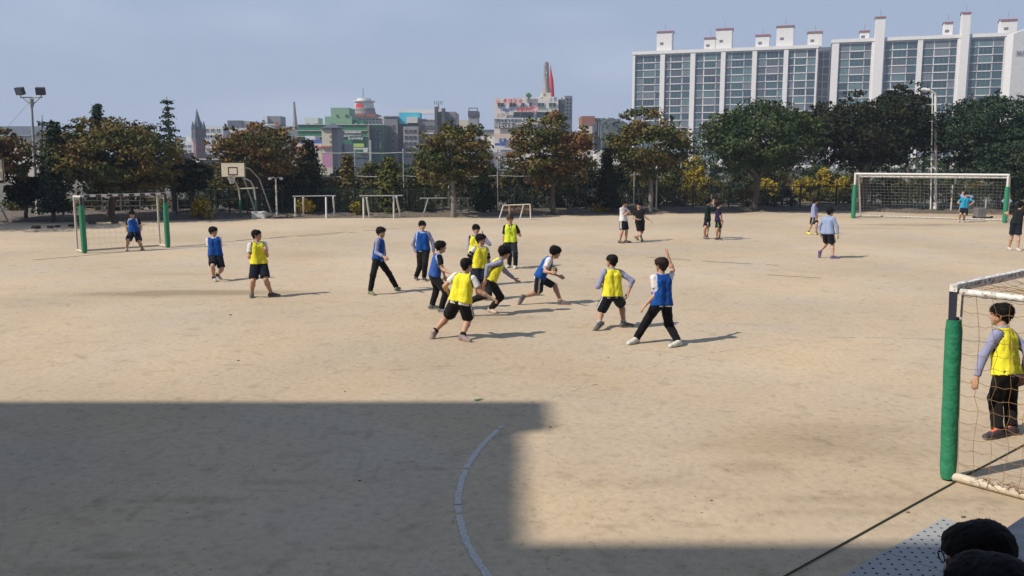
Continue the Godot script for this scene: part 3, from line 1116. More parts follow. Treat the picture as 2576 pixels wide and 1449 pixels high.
	blk(o, "roof_edge", 964.6, 290.5, 1000, 293, 249.7, 1.0, pale)
	face_windows(o, 969, 310, 996, 400, 250, 2, 5, Vector2(0.7, 0.5), glass, grey2)
	o = thing("office_building", at(1050, 400, 245) * Vector3(1, 0, 1), "grey stepped office with a turquoise rooftop tank", "building")
	blk(o, "wall", 1014, 318, 1052, -1, 246, 16, grey2)
	blk(o, "rear_wall", 1010, 299, 1096, -1, 254, 12, pale)
	blk(o, "right_wall", 1052, 306, 1096, -1, 250, 12, grey)
	blk(o, "tank", 1004, 283, 1056, 300, 252, 6, plain(lin(0.05, 0.42, 0.56), 0.6))
	blk(o, "tank_base", 1004, 300, 1026, 312, 251, 5, plain(lin(0.06, 0.38, 0.5), 0.6))
	blk(o, "roof_room", 1022, 294, 1050, 309, 249, 5, pale)
	blk(o, "white_railing", 1000, 275, 1096, 286, 262, 3, white)
	face_windows(o, 1058, 301, 1094, 306, 253.98, 6, 1, Vector2(0.6, 0.8), glass, grey)
	face_windows(o, 1016, 322, 1050, 400, 246, 3, 5, Vector2(0.7, 0.5), glass, grey)
	face_windows(o, 1056, 312, 1094, 400, 250, 1, 6, Vector2(0.9, 0.5), [g2, pale], grey)
	o = thing("office_building", at(1118, 400, 242) * Vector3(1, 0, 1), "dark office with two tall black roof fins and an antenna", "building")
	blk(o, "wall", 1100, 281, 1146, -1, 244, 16, grey)
	blk(o, "fin", 1093, 268, 1100, -1, 242, 3, dark)
	blk(o, "fin", 1111, 272, 1118.5, -1, 242.5, 3, dark)
	blk(o, "white_screen", 1101, 275, 1110, 281, 246, 1, white)
	face_windows(o, 1120, 290, 1144, 400, 244, 2, 7, Vector2(0.6, 0.5), glass, grey2)
	var an2 := MB.new()
	var ab := at(1103, 276, 250)
	an2.rod(ab, Vector3(ab.x, at(1103, 262, 250).y, -250), 0.22, 6)
	for k in 5:
		an2.rod(Vector3(ab.x - 1.0 + k * 0.5, at(1103, 263, 250).y, -250), Vector3(ab.x - 1.1 + k * 0.55, at(1103, 254, 250).y, -250), 0.12, 5)
	part(an2.mesh(), "antenna", o, grey, -o.position)
	o = thing("narrow_tower", at(1190, 400, 300) * Vector3(1, 0, 1), "narrow grey tower house with a roof frame", "building")
	blk(o, "wall", 1178, 279, 1203, -1, 300, 10, grey2)
	blk(o, "cap", 1177, 279, 1204, 292, 299.6, 10.6, dark)
	blk(o, "side_roof", 1150, 302, 1178, -1, 303, 10, beige)
	var fr := MB.new()
	for q in [[1180, 272, 1201, 272], [1180, 272, 1180, 279], [1201, 272, 1201, 279]]:
		fr.rod(at(q[0], q[1], 300), at(q[2], q[3], 300), 0.15, 5)
	part(fr.mesh(), "roof_frame", o, dark, -o.position)
	o = thing("flat_shed", at(1225, 400, 260) * Vector3(1, 0, 1), "low white shed with a dark flat roof between the trees", "building")
	blk(o, "wall", 1204, 333, 1246, -1, 262, 10, white)
	blk(o, "roof", 1203, 326, 1247, 333, 261.5, 11, dark)

	# the clinic building covered in signs
	var Q := func(u: float, w: float) -> Vector2: return zo(1950, 370, 5.795, u, w)
	o = thing("clinic_building", at(1325, 400, 250) * Vector3(1, 0, 1), "pale clinic building with shop signs stacked on every floor", "building")
	blk(o, "wall", 1242.6, 248, 1404.5, -1, 250, 20, grained(lin(0.66, 0.62, 0.61), 0.06, 0.08, 0.8, 0.0, 72))
	blk(o, "teal_side", 1404.7, 250, 1421, -1, 251, 18, slate)
	blk(o, "rear_block", 1420, 241, 1440, -1, 258, 12, pale)
	blk(o, "parapet", 1317, 244.5, 1365, 249, 252, 0.4, pale)
	blk(o, "stair_room", 1362.5, 233, 1386, 248, 252, 6, beige)
	blk(o, "vent", 1368, 236, 1371, 239, 251.8, 0.3, dark)
	for q in [[230, 385], [505, 660], [780, 855], [965, 1040], [1160, 1320], [1420, 1585]]:
		var wa: Vector2 = Q.call(q[0], 240)
		var wb: Vector2 = Q.call(q[1], 335)
		face_windows(o, wa.x, wa.y, wb.x, wb.y, 249.95, 1, 1, Vector2(1, 1), glass, white, 1 if q[1] - q[0] < 100 else 2)
	for q in [[600, 1070], [1132, 1530]]:
		var wa: Vector2 = Q.call(q[0], 452)
		var wb: Vector2 = Q.call(q[1], 580)
		face_windows(o, wa.x, wa.y, wb.x, wb.y, 249.95, 1, 1, Vector2(1, 1), [g3], grey, 3)
	face_windows(o, 1424, 246, 1439, 300, 257.95, 2, 6, Vector2(0.5, 0.5), glass, grey)
	face_windows(o, 1407, 258, 1420, 300, 250.95, 2, 4, Vector2(0.7, 0.6), [g3, g2], grey)
	for q in [[1250, 246.5, 4], [1290, 246, 6], [1302, 245, 3], [1395, 244.5, 6], [1412, 245, 5]]:
		blk(o, "roof_unit", q[0], q[1], q[0] + q[2], 248.5, 254, 1.5, grey2)
	# spire sign tower and the red steeple on its roof
	var st := MB.new()
	var s0 := at(1374, 233, 255)
	var sy := func(y: float) -> float: return at(1374, y, 255).y
	st.tube([Vector3(s0.x, sy.call(234), -255), Vector3(s0.x, sy.call(215), -255), Vector3(s0.x - 0.1, sy.call(158), -255), Vector3(s0.x - 0.1, sy.call(155), -255)], [1.45, 0.9, 0.72, 0.1], 4)
	part(st.mesh(), "sign_tower", o, grey2, -o.position)
	st = MB.new()
	var s1 := at(1387.5, 240, 262)
	st.tube([Vector3(s1.x, at(1387, 243, 262).y, -262), Vector3(s1.x - 0.1, at(1386, 205, 262).y, -262), Vector3(s1.x - 0.4, at(1386, 163, 262).y, -262)], [0.95, 0.72, 0.04], 6)
	part(st.mesh(), "steeple", o, red, -o.position)
	sign_board(1370.3, 166, 1377.6, 199, 253.6, plain(lin(0.03, 0.04, 0.06), 0.6), "우리들교회", white, "upright dark church sign on the tall grey spire", 0.75, 0.14, true)
	var cr := thing("cross_sign", at(1329.5, 241, 249.5), "white box sign with a green cross on the clinic roof", "sign")
	part(box_mesh(Vector3(1.9, 1.9, 0.5)), "board", cr, white)
	part(box_mesh(Vector3(0.5, 1.5, 0.1)), "cross_upright", cr, plain(lin(0.02, 0.14, 0.09), 0.6), Vector3(0, 0, 0.31))
	part(box_mesh(Vector3(1.4, 0.5, 0.1)), "cross_arm", cr, plain(lin(0.02, 0.14, 0.09), 0.6), Vector3(0, 0.15, 0.315))
	var B := func(u0: float, v0: float, u1: float, v1: float, board, words: String, ink, label: String, fill := 0.75, thick := 0.14) -> Node3D:
		var s_a: Vector2 = Q.call(u0, v0)
		var s_b: Vector2 = Q.call(u1, v1)
		return sign_board(s_a.x, s_a.y, s_b.x, s_b.y, 249.3, board, words, ink, label, fill, thick)
	B.call(185, 165, 300, 255, null, "L", red, "red letter with an orange dot at the roof corner of the clinic", 0.9, 0.24)
	var dot := solo(box_mesh(Vector3(1.0, 0.55, 0.2)), "orange_dot_sign", plain(lin(0.65, 0.33, 0.2), 0.6), at(zo(1950, 370, 5.795, 258, 212).x, zo(1950, 370, 5.795, 258, 212).y, 249.0), "small orange logo plate beside the red letter", "sign")
	dot.rotation.z = 0.25
	B.call(350, 155, 830, 240, null, "롯데리아", red, "red rooftop letters along the clinic parapet", 0.95, 0.2)
	B.call(1415, 140, 1630, 210, null, "교회", plain(lin(0.03, 0.12, 0.09), 0.7), "dark green rooftop letters at the clinic corner", 0.9, 0.18)
	B.call(300, 370, 635, 438, null, "노인전문병원", blue, "blue letters over the dark clinic windows", 1.0, 0.18)
	B.call(668, 358, 1028, 438, null, "사랑마루", red, "bold red letters in the middle of the clinic front", 1.0, 0.2)
	B.call(1200, 362, 1520, 420, null, "요양병원75", plain(lin(0.03, 0.20, 0.15), 0.7), "teal letters right of the heart logo", 1.0, 0.17)
	var ht := thing("heart_sign", at(zo(1950, 370, 5.795, 1108, 388).x, zo(1950, 370, 5.795, 1108, 388).y, 249.2), "pink heart outline logo between red and teal letters", "sign")
	var hb := MB.new()
	var hp := []
	for k in 25:
		var tt := TAU * k / 24.0
		hp.append(Vector3(16.0 * pow(sin(tt), 3.0), 13.0 * cos(tt) - 5.0 * cos(2 * tt) - 2.0 * cos(3 * tt) - cos(4 * tt), 0) * 0.06)
	for k in 24:
		hb.rod(hp[k], hp[k + 1], 0.15, 5)
	part(hb.mesh(), "outline", ht, plain(lin(0.5, 0.1, 0.12), 0.6))
	B.call(205, 480, 525, 582, null, "소아과", plain(lin(0.13, 0.085, 0.06), 0.7), "brown letters left of the wide clinic windows", 0.9, 0.12)
	B.call(160, 594, 838, 706, white, "대전아동가족클리닉", dark, "long white clinic sign with black letters", 0.62, 0.12)
	B.call(842, 586, 1420, 700, plain(lin(0.03, 0.05, 0.05), 0.6), "대찬학원", plain(lin(0.55, 0.6, 0.42), 0.7), "dark academy sign with pale yellow letters", 0.85, 0.15)
	B.call(165, 716, 600, 830, plain(lin(0.035, 0.035, 0.04), 0.6), "재민내과", white, "black sign with bold white letters", 0.72, 0.17)
	B.call(160, 955, 560, 1045, plain(lin(0.60, 0.45, 0.33), 0.7), "", null, "cream and orange blank sign low on the clinic wall")
	B.call(275, 1066, 440, 1160, blue, "연", white, "small blue sign with one white letter", 0.7, 0.14)
	B.call(170, 1175, 440, 1232, blue, "", null, "plain blue strip sign under the small blue one")
	B.call(120, 1285, 560, 1325, white, "", null, "white awning edge at the foot of the clinic signs")
	o = thing("corner_shops", at(1488, 400, 235) * Vector3(1, 0, 1), "narrow corner building with red sign box and white balcony", "building")
	blk(o, "wall", 1464, 300, 1496, -1, 236, 14, pale)
	blk(o, "red_box", 1463, 292, 1497, 313, 235.4, 10, orange)
	blk(o, "white_balcony", 1463.5, 318, 1490, 337, 234.8, 3, beige)
	blk(o, "dark_glass", 1464, 337.5, 1488, 356, 235.6, 0.5, g1)
	blk(o, "side", 1496.3, 297, 1512, -1, 238, 14, dark)
	for q in [[1498, 305, 1501, 330], [1505, 308, 1508, 345], [1510, 315, 1513, 350]]:
		blk(o, "side_sign", q[0], q[1], q[2], q[3], 237.5, 0.4, white)
	o = thing("roadside_wall", at(1540, 420, 120) * Vector3(1, 0, 1), "pale rough wall of a low house beyond the netting poles", "wall")
	blk(o, "wall", 1500, 378, 1530, -1, 130, 5, pale)
	blk(o, "wall", 1545, 380, 1580, -1, 126, 5, pale)
	# wooded hill
	var hl := MB.new()
	var hc := at(1540, 300, 420)
	for i in 24:
		for j in 6:
			var q := func(ii: int, jj: int) -> Vector3:
				var aa := TAU * ii / 24.0
				var rr := cos(jj / 6.0 * PI * 0.5)
				return Vector3(hc.x + cos(aa) * rr * 15.0, hc.y * sin(jj / 6.0 * PI * 0.5), -430 + sin(aa) * rr * 20.0)
			hl.quad(q.call(i, j), q.call(i + 1, j), q.call(i + 1, j + 1), q.call(i, j + 1), Vector3(0, 1, 0.2))
	rng.seed = 123
	for i in 2600:
		var aa := rng.randf() * TAU
		var bb := asin(rng.randf())
		var dd := Vector3(cos(aa) * cos(bb), sin(bb), sin(aa) * cos(bb))
		var pp := Vector3(hc.x + dd.x * 15.0, hc.y * dd.y, -430 + dd.z * 20.0) + Vector3(rng.randfn(), rng.randfn(), rng.randfn()) * 0.5
		var nn := (dd + Vector3(rng.randfn(), rng.randfn(), rng.randfn()) * 0.5).normalized()
		var tt := nn.cross(Vector3(0.3, 1, 0.2)).normalized() * rng.randf_range(0.5, 1.1)
		var ss := nn.cross(tt)
		hl.quad(pp - tt - ss, pp + tt - ss * 0.6, pp + tt * 0.8 + ss, pp - tt * 0.7 + ss * 0.8, dd)
	structure(hl.mesh(), "hill", grained(lin(0.028, 0.045, 0.025), 0.4, 0.1, 0.95, 8.0, 71, 0.05))

# ---------------------------------------------------------------- apartment slabs
func apartment(label: String, ax: float, ay: float, ad: float, bx: float, by: float, bd: float, groups: Array, x_scale: Array, rows: int, floor_h: float, towers: Array, number := ""):
	# ax, ay, ad: top left corner pixel and distance; groups: [pixel start, pixel end, kind]
	var A := at(ax, ay, ad)
	var Bp := at(bx, by, bd)
	var flatv := Vector3(Bp.x - A.x, 0, Bp.z - A.z)
	var length := flatv.length()
	var u := flatv / length
	var out := Vector3(-u.z, 0, u.x)
	if out.z < 0.0:
		out = -out
	var yaw := atan2(-u.z, u.x)
	var topy := (A.y + Bp.y) * 0.5
	var o := thing("apartment_block", Vector3(A.x, 0, A.z) + u * length * 0.5, label, "apartment block")
	o.rotation.y = yaw
	var white: Material = M.apt_white
	var along := func(px: float) -> float:
		# distance along the facade of a picture column
		var d := ray(px, ay)
		# intersect in plan
		var det := d.x * (-u.z) - d.z * (-u.x)
		var t := (A.x * (-u.z) - A.z * (-u.x)) / det
		var hit := Vector3(d.x * t, 0, d.z * t)
		return (hit - Vector3(A.x, 0, A.z)).dot(u) - length * 0.5
	var b := MB.new()
	b.box(Vector3(0, (topy - 0.02) * 0.5, -6.0), Vector3(length, topy - 0.02, 11.0))
	part(b.mesh(), "core", o, white)
	b = MB.new()
	b.box(Vector3(0, topy - 0.6, -5.6), Vector3(length + 0.7, 1.2, 12.4))
	part(b.mesh(), "parapet", o, white)
	var meshes := {}
	var y0 := topy - 1.6
	for gi in groups.size():
		var g: Array = groups[gi]
		var x0: float = along.call(g[0])
		var x1: float = along.call(g[1])
		if x1 <= x0:
			continue
		var w := x1 - x0
		if g[2] == "p":
			b = MB.new()
			b.box(Vector3((x0 + x1) * 0.5, (topy - 1.25) * 0.5, -0.1), Vector3(w, topy - 1.25, 1.0))
			part(b.mesh(), "pier", o, white)
			continue
		var panes := 3 if g[2] == "b" else 2
		var key := "%.2f" % w
		meshes[key] = win_mesh(w * 0.985, floor_h * 0.89, panes, 0.07)
		var slab := box_mesh(Vector3(w + 0.1, floor_h * 0.11, 0.30))
		for r in rows:
			var y := y0 - floor_h * (r + 0.5)
			if y < 2.0:
				break
			var mi := MeshInstance3D.new()
			mi.name = "window"
			mi.mesh = meshes[key]
			mi.set_surface_override_material(0, M.apt_glass[rng.randi() % M.apt_glass.size()])
			mi.set_surface_override_material(1, M.apt_frame if g[2] == "b" else M.apt_frame2)
			o.add_child(mi, true)
			mi.position = Vector3((x0 + x1) * 0.5, y, -0.48)
			var fs := part(slab, "floor_band", o, white if g[2] == "b" else M.apt_band, Vector3((x0 + x1) * 0.5, y - floor_h * 0.5, -0.36))
	for t in towers:
		# [px0, px1, top pixel, standing forward of the face, sunk part] rooftop lift rooms with red tiled caps
		var x0: float = along.call(t[0])
		var x1: float = along.call(t[1])
		var base_y := topy - 0.5
		var d := -out.z * 0.0
		var pos := o.position + o.basis * Vector3((x0 + x1) * 0.5, 0, 0)
		var hgt := at((t[0] + t[1]) * 0.5, t[2], -pos.z).y
		var fwd: float = t[3]
		var dep := 5.0
		var low: float = 0.0 if fwd > 0.0 else base_y
		b = MB.new()
		b.box(Vector3(0, (hgt + low) * 0.5 - low, 0), Vector3(x1 - x0, hgt - low, dep))
		var tw := part(b.mesh(), "lift_tower", o, white, Vector3((x0 + x1) * 0.5, low, fwd - dep * 0.5 - (0.0 if fwd > 0.0 else 2.0)))
		b = MB.new()
		var hw := (x1 - x0) * 0.5 + 0.3
		var y := hgt - low
		b.quad(Vector3(-hw, y, dep * 0.5 + 0.3), Vector3(hw, y, dep * 0.5 + 0.3), Vector3(hw, y + 0.95, 0), Vector3(-hw, y + 0.95, 0), Vector3(0, 1, 1))
		b.quad(Vector3(-hw, y, -dep * 0.5 - 0.3), Vector3(hw, y, -dep * 0.5 - 0.3), Vector3(hw, y + 0.95, 0), Vector3(-hw, y + 0.95, 0), Vector3(0, 1, -1))
		part(b.mesh(), "tiled_cap", tw, M.apt_tile)
		b = MB.new()
		for s in [-1, 1]:
			b.tri(Vector3(s * (hw - 0.3), y, dep * 0.5), Vector3(s * (hw - 0.3), y, -dep * 0.5), Vector3(s * (hw - 0.3), y + 0.85, 0), Vector3(s, 0, 0))
		part(b.mesh(), "gable", tw, white)
		if fwd <= 0.0:
			part(box_mesh(Vector3(1.3, 0.9, 0.1)), "vent", tw, M.apt_frame2, Vector3(-hw * 0.3, y * 0.45, dep * 0.5 + 0.03))
		var mast := MB.new()
		mast.rod(Vector3(0, y + 1.2, 0), Vector3(0, y + 3.4, 0), 0.06, 5)
		part(mast.mesh(), "mast", tw, M.apt_frame2)
	return o

func build_apartments():
	rng.seed = 77
	M.apt_white = grained(lin(0.66, 0.65, 0.65), 0.05, 0.06, 0.8, 0.0, 81)
	M.apt_band = plain(lin(0.36, 0.36, 0.39), 0.8)
	M.apt_frame = plain(lin(0.20, 0.21, 0.22), 0.6)
	M.apt_frame2 = plain(lin(0.13, 0.12, 0.13), 0.7)
	M.apt_tile = grained(lin(0.17, 0.040, 0.045), 0.15, 0.3, 0.7, 0.0, 82)
	M.apt_glass = [plain(lin(0.030, 0.068, 0.085), 0.12), plain(lin(0.042, 0.092, 0.108), 0.15), plain(lin(0.060, 0.078, 0.10), 0.2), plain(lin(0.022, 0.048, 0.064), 0.1), plain(lin(0.09, 0.16, 0.175), 0.25), plain(lin(0.035, 0.080, 0.095), 0.12), plain(lin(0.13, 0.15, 0.175), 0.3)]
	var z4 := func(u: float) -> float: return (2450.0 + u / 2.07) * SRC
	var ga := []
	for g in [[170, 190, "p"], [190, 252, "s"], [258, 352, "b"], [358, 398, "s"], [398, 436, "p"], [438, 477, "s"], [485, 575, "b"], [583, 648, "s"], [648, 688, "p"], [690, 752, "s"], [762, 857, "b"], [863, 900, "s"], [900, 938, "p"],
		[940, 984, "s"], [990, 1087, "b"], [1093, 1160, "s"], [1160, 1198, "p"], [1200, 1270, "s"], [1277, 1374, "b"], [1380, 1420, "s"], [1420, 1458, "p"], [1460, 1503, "s"], [1513, 1607, "b"], [1617, 1686, "s"], [1686, 1702, "p"]]:
		ga.append([z4.call(g[0]), z4.call(g[1]), g[2]])
	apartment("long white apartment slab with green glazed balconies above the round trees", z4.call(170), 131, 360, z4.call(1702), 112, 338, ga, [], 16, 2.8,
		[[z4.call(357), z4.call(482), 80, 0], [z4.call(752), z4.call(845), 96, 0], [z4.call(848), z4.call(980), 73, 0], [z4.call(1178), z4.call(1292), 89, 0], [z4.call(1350), z4.call(1490), 66, 0], [z4.call(1610), z4.call(1728), 81, 0]])
	var gr := []
	for g in [[1704, 1712, "p"], [1714, 1747, "s"], [1753, 1800, "b"], [1800, 1812, "p"]]:
		gr.append([z4.call(g[0]), z4.call(g[1]), g[2]])
	apartment("set back link between two white apartment slabs", z4.call(1704), 119.5, 348, z4.call(1812), 118.5, 346, gr, [], 14, 2.8, [])
	var z5 := func(u: float) -> float: return (3272.0 + u / 2.07) * SRC
	var gb := []
	for g in [[120, 178, "p"], [180, 264, "s"], [272, 387, "b"], [393, 447, "s"], [447, 470, "p"], [548, 558, "p"], [560, 617, "s"], [626, 740, "b"], [747, 829, "s"], [829, 872, "p"], [876, 962, "s"], [972, 1092, "b"], [1099, 1156, "s"], [1156, 1180, "p"],
		[1248, 1266, "p"], [1268, 1332, "s"], [1338, 1452, "b"], [1460, 1546, "s"], [1546, 1562, "p"]]:
		gb.append([z5.call(g[0]), z5.call(g[1]), g[2]])
	apartment("tall white apartment slab with two lift towers running down its face", z5.call(120), 99, 336, z5.call(1562), 83, 318, gb, [], 15, 2.8,
		[[z5.call(470), z5.call(547), 47, 1.6], [z5.call(350), z5.call(424), 79, 0], [z5.call(1180), z5.call(1247), 36, 1.6], [z5.call(1048), z5.call(1116), 57, 0], [z5.call(1515), z5.call(1650), 50, 0]])
	var gc := []
	for g in [[1564, 1578, "p"], [1580, 1618, "s"], [1618, 1630, "p"]]:
		gc.append([z5.call(g[0]), z5.call(g[1]), g[2]])
	apartment("narrow set back apartment strip beside the numbered end wall", z5.call(1564), 91, 326, z5.call(1630), 90, 325, gc, [], 14, 2.8, [])
	# blank end wall with the block number
	var o := thing("apartment_block", at(2575, 400, 290) * Vector3(1, 0, 1), "white blank apartment end wall carrying the number 303", "apartment block")
	var wl := blk(o, "end_wall", z5.call(1622), 84, 2680, -1, 290, 4, M.apt_white)
	var gm := MB.new()
	var e0 := at(z5.call(1622), 84, 290)
	var e1 := at(2680, 84, 290)
	var pk := at(2600, 70, 290).y
	gm.quad(e0, Vector3(e0.x + 5.0, pk, -290), Vector3(e1.x, pk, -290), Vector3(e1.x, e0.y, -290), Vector3(0, 0, 1))
	gm.quad(e0, Vector3(e0.x + 5.0, pk, -290), Vector3(e0.x + 5.0, pk, -294), Vector3(e0.x, e0.y, -294), Vector3(-1, 1, 0))
	part(gm.mesh(), "gable", o, M.apt_white, -o.position)
	var tm := TextMesh.new()
	var ft := SystemFont.new()
	ft.font_names = PackedStringArray(["Droid Sans"])
	tm.font = ft
	tm.text = "303"
	tm.font_size = 48
	tm.pixel_size = 0.036
	tm.depth = 0.1
	part(tm, "number", o, M.apt_frame2, at(2566, 133, 289.8) - o.position)

# ---------------------------------------------------------------- foliage
func add_leaf(b: MB, p: Vector3, size: float, nrm: Vector3, c: Color):
	var t := nrm.cross(Vector3(rng.randf() - 0.5, rng.randf() - 0.5, rng.randf() - 0.5)).normalized() * size
	var s := nrm.cross(t) * rng.randf_range(0.45, 0.75)
	var k := b.v.size()
	b.v.append(p - t); b.v.append(p + s - t * 0.1); b.v.append(p + t); b.v.append(p - s + t * 0.15)
	for i in 4:
		b.n.append(nrm)
		b.c.append(c)
	b.ix.append(k); b.ix.append(k + 1); b.ix.append(k + 2)
	b.ix.append(k); b.ix.append(k + 2); b.ix.append(k + 3)

func pick(pal: Array, p: Vector3, sd: float) -> Color:
	# palette entry by a slow noise, so that whole sprays turn together
	var f := clampf(0.5 + fine.get_noise_3d(p.x * 0.42 + sd, p.y * 0.6, p.z * 0.42 + sd * 2.0) * 0.75 + rng.randf_range(-0.07, 0.07), 0.0, 0.999) * (pal.size() - 1)
	var i := int(f)
	var c: Color = pal[i].lerp(pal[mini(i + 1, pal.size() - 1)], f - i)
	var k := rng.randf_range(1.15, 1.75)
	return Color(c.r * k, c.g * k * rng.randf_range(0.93, 1.07), c.b * k)

func spray(b: MB, o: Vector3, rad: Vector3, count: int, size: float, pal: Array, sd: float, up := 0.5):
	for i in count:
		var d := Vector3(rng.randfn(), rng.randfn(), rng.randfn()).normalized() * pow(rng.randf(), 0.45)
		var p := o + d * rad
		var nrm := (d * 0.8 + Vector3(rng.randfn() * 0.5, up + rng.randfn() * 0.4, rng.randfn() * 0.5)).normalized()
		add_leaf(b, p, size * rng.randf_range(0.6, 1.3), nrm, pick(pal, p, sd))

func limb(b: MB, p: Vector3, q: Vector3, r0: float, r1: float, wob := 0.12):
	var pts := []
	var rr := []
	var l := p.distance_to(q)
	for i in 5:
		var t := i / 4.0
		var w := Vector3(rng.randf_range(-1, 1), rng.randf_range(-0.4, 0.4), rng.randf_range(-1, 1)) * wob * l * sin(t * PI) * 0.5
		pts.append(p.lerp(q, t) + w)
		rr.append(lerpf(r0, r1, t))
	b.tube(pts, rr, 7, false)

func broad_tree(called: String, bx: float, by: float, x0: float, y0: float, x1: float, y1: float, pal: Array, label: String, group: String, sd: int, bark: Material, fork := 0.34, dens := 1.0, dist_off := 0.0):
	# trunk foot at a pixel, crown filling a pixel rectangle at that distance
	rng.seed = sd * 977 + 5
	var foot := gnd(bx, by, 0.15)
	var dist := -foot.z + dist_off + 1.2
	foot = at(bx, by, dist) * Vector3(1, 0, 1) + Vector3(0, 0.12, 0)
	var c := at((x0 + x1) * 0.5, (y0 + y1) * 0.5, dist)
	var rx := (at(x1, y0, dist).x - at(x0, y0, dist).x) * 0.565
	var ry := (at(x0, y0, dist).y - at(x0, y1, dist).y) * 0.53
	var rz := rx * 0.85
	var o := thing(called, foot, label, "tree", group)
	var wood := MB.new()
	var crown := MB.new()
	crown.use_col = true
	var fork_p := foot.lerp(c - Vector3(0, ry, 0), 0.75)
	fork_p.y = foot.y + (c.y + ry - foot.y) * fork
	var tr := 0.036 * rx + 0.05
	wood.tube([foot - Vector3(0, 0.15, 0), foot + Vector3(0, 0.25, 0), foot.lerp(fork_p, 0.5) + Vector3(rng.randf_range(-0.1, 0.1), 0, 0), fork_p], [tr * 1.5, tr * 1.1, tr, tr * 0.85], 10)
	var n_cl := int(clampf(rx * ry * 20.0 * dens, 40, 300))
	var heads := []
	for i in n_cl:
		var d := Vector3(rng.randfn(), rng.randfn() * 0.9 + 0.12, rng.randfn()).normalized()
		var lump := 0.93 + 0.30 * fine.get_noise_3d(d.x * 1.7 + sd, d.y * 1.7, d.z * 1.7 + sd)
		var r := lump * pow(rng.randf(), 0.28)
		if d.y < -0.3:
			r *= 0.86
		heads.append(c + Vector3(d.x * rx, d.y * ry, d.z * rz) * r)
	for i in n_cl:
		var hp: Vector3 = heads[i]
		var s := rng.randf_range(0.75, 1.25)
		spray(crown, hp, Vector3(0.75 * s, 0.30 * s, 0.7 * s) * clampf(rx / 3.2, 0.55, 1.25), int(96 * s), 0.102, pal, sd * 3.1)
	# loose twigs that break the outline
	for i in int(n_cl * 0.7):
		var d := Vector3(rng.randfn(), rng.randfn() * 0.8 + 0.2, rng.randfn()).normalized()
		spray(crown, c + Vector3(d.x * rx, d.y * ry, d.z * rz) * rng.randf_range(0.86, 1.06), Vector3(0.3, 0.18, 0.3), 9, 0.13, pal, sd * 3.1)
	for i in 6:
		var an := TAU * i / 6.0 + rng.randf()
		var q := c + Vector3(cos(an) * rx * 0.55, -ry * 0.25 + rng.randf() * ry * 0.5, sin(an) * rz * 0.55)
		limb(wood, fork_p - Vector3(0, rng.randf() * 0.3, 0), q, tr * 0.6, tr * 0.16)
		for j in 3:
			var hp: Vector3 = heads[rng.randi() % n_cl]
			limb(wood, fork_p.lerp(q, 0.55), hp, tr * 0.28, tr * 0.06)
	part(wood.mesh(), "trunk", o, bark, -foot)
	part(crown.mesh(), "crown", o, M.leaf, -foot)

func conifer(bx: float, by: float, ty: float, half_px: float, pal: Array, label: String, group: String, sd: int, sparse := false, dist_off := 0.0, lean := 0.0, low := 0.12):
	rng.seed = sd * 733 + 11
	var foot := gnd(bx, by, 0.15)
	var dist := -foot.z + dist_off
	foot = at(bx, by, dist) * Vector3(1, 0, 1) + Vector3(0, 0.12, 0)
	var top := at(bx + lean, ty, dist)
	var half := at(bx + half_px, by, dist).x - at(bx, by, dist).x
	var o := thing("conifer", foot, label, "tree", group)
	var wood := MB.new()
	var crown := MB.new()
	crown.use_col = true
	var hh := top.y - foot.y
	wood.tube([foot - Vector3(0, 0.15, 0), foot.lerp(top, 0.4), foot.lerp(top, 0.98)], [0.035 * hh * 0.4 + 0.05, 0.02 * hh * 0.5 + 0.03, 0.015], 8)
	var levels := int(hh / (0.55 if sparse else 0.27))
	for l in levels:
		var t := low + (1.0 - low) * float(l) / levels
		var p := foot.lerp(top, t)
		var reach := half * pow(1.0 - t, 0.8) * rng.randf_range(0.72, 1.12) + 0.06
		var nb := 5 if sparse else 8
		for k in nb:
			if sparse and rng.randf() < 0.15:
				continue
			var an := TAU * k / nb + l * 1.1 + rng.randf_range(-0.3, 0.3)
			var out := Vector3(cos(an), 0, sin(an))
			var tip := p + out * reach + Vector3(0, -reach * (0.25 if sparse else 0.12), 0)
			if sparse or reach > 0.6:
				wood.tube([p, p.lerp(tip, 0.6) + Vector3(0, 0.04, 0), tip], [0.022, 0.014, 0.006], 4, false)
			var n := int(reach / 0.16) + 2
			for j in n:
				var q := p.lerp(tip, (j + 0.6) / n)
				var cnt := 4 if sparse else 9
				for m in cnt:
					var off := Vector3(rng.randfn() * 0.13, rng.randfn() * 0.07 - (0.08 if sparse else 0.0), rng.randfn() * 0.13)
					add_leaf(crown, q + off, rng.randf_range(0.07, 0.13), (out * 0.6 + Vector3(rng.randfn() * 0.5, 0.6, rng.randfn() * 0.5)).normalized(), pick(pal, q, sd))
	part(wood.mesh(), "trunk", o, M.bark, -foot)
	part(crown.mesh(), "crown", o, M.leaf, -foot)

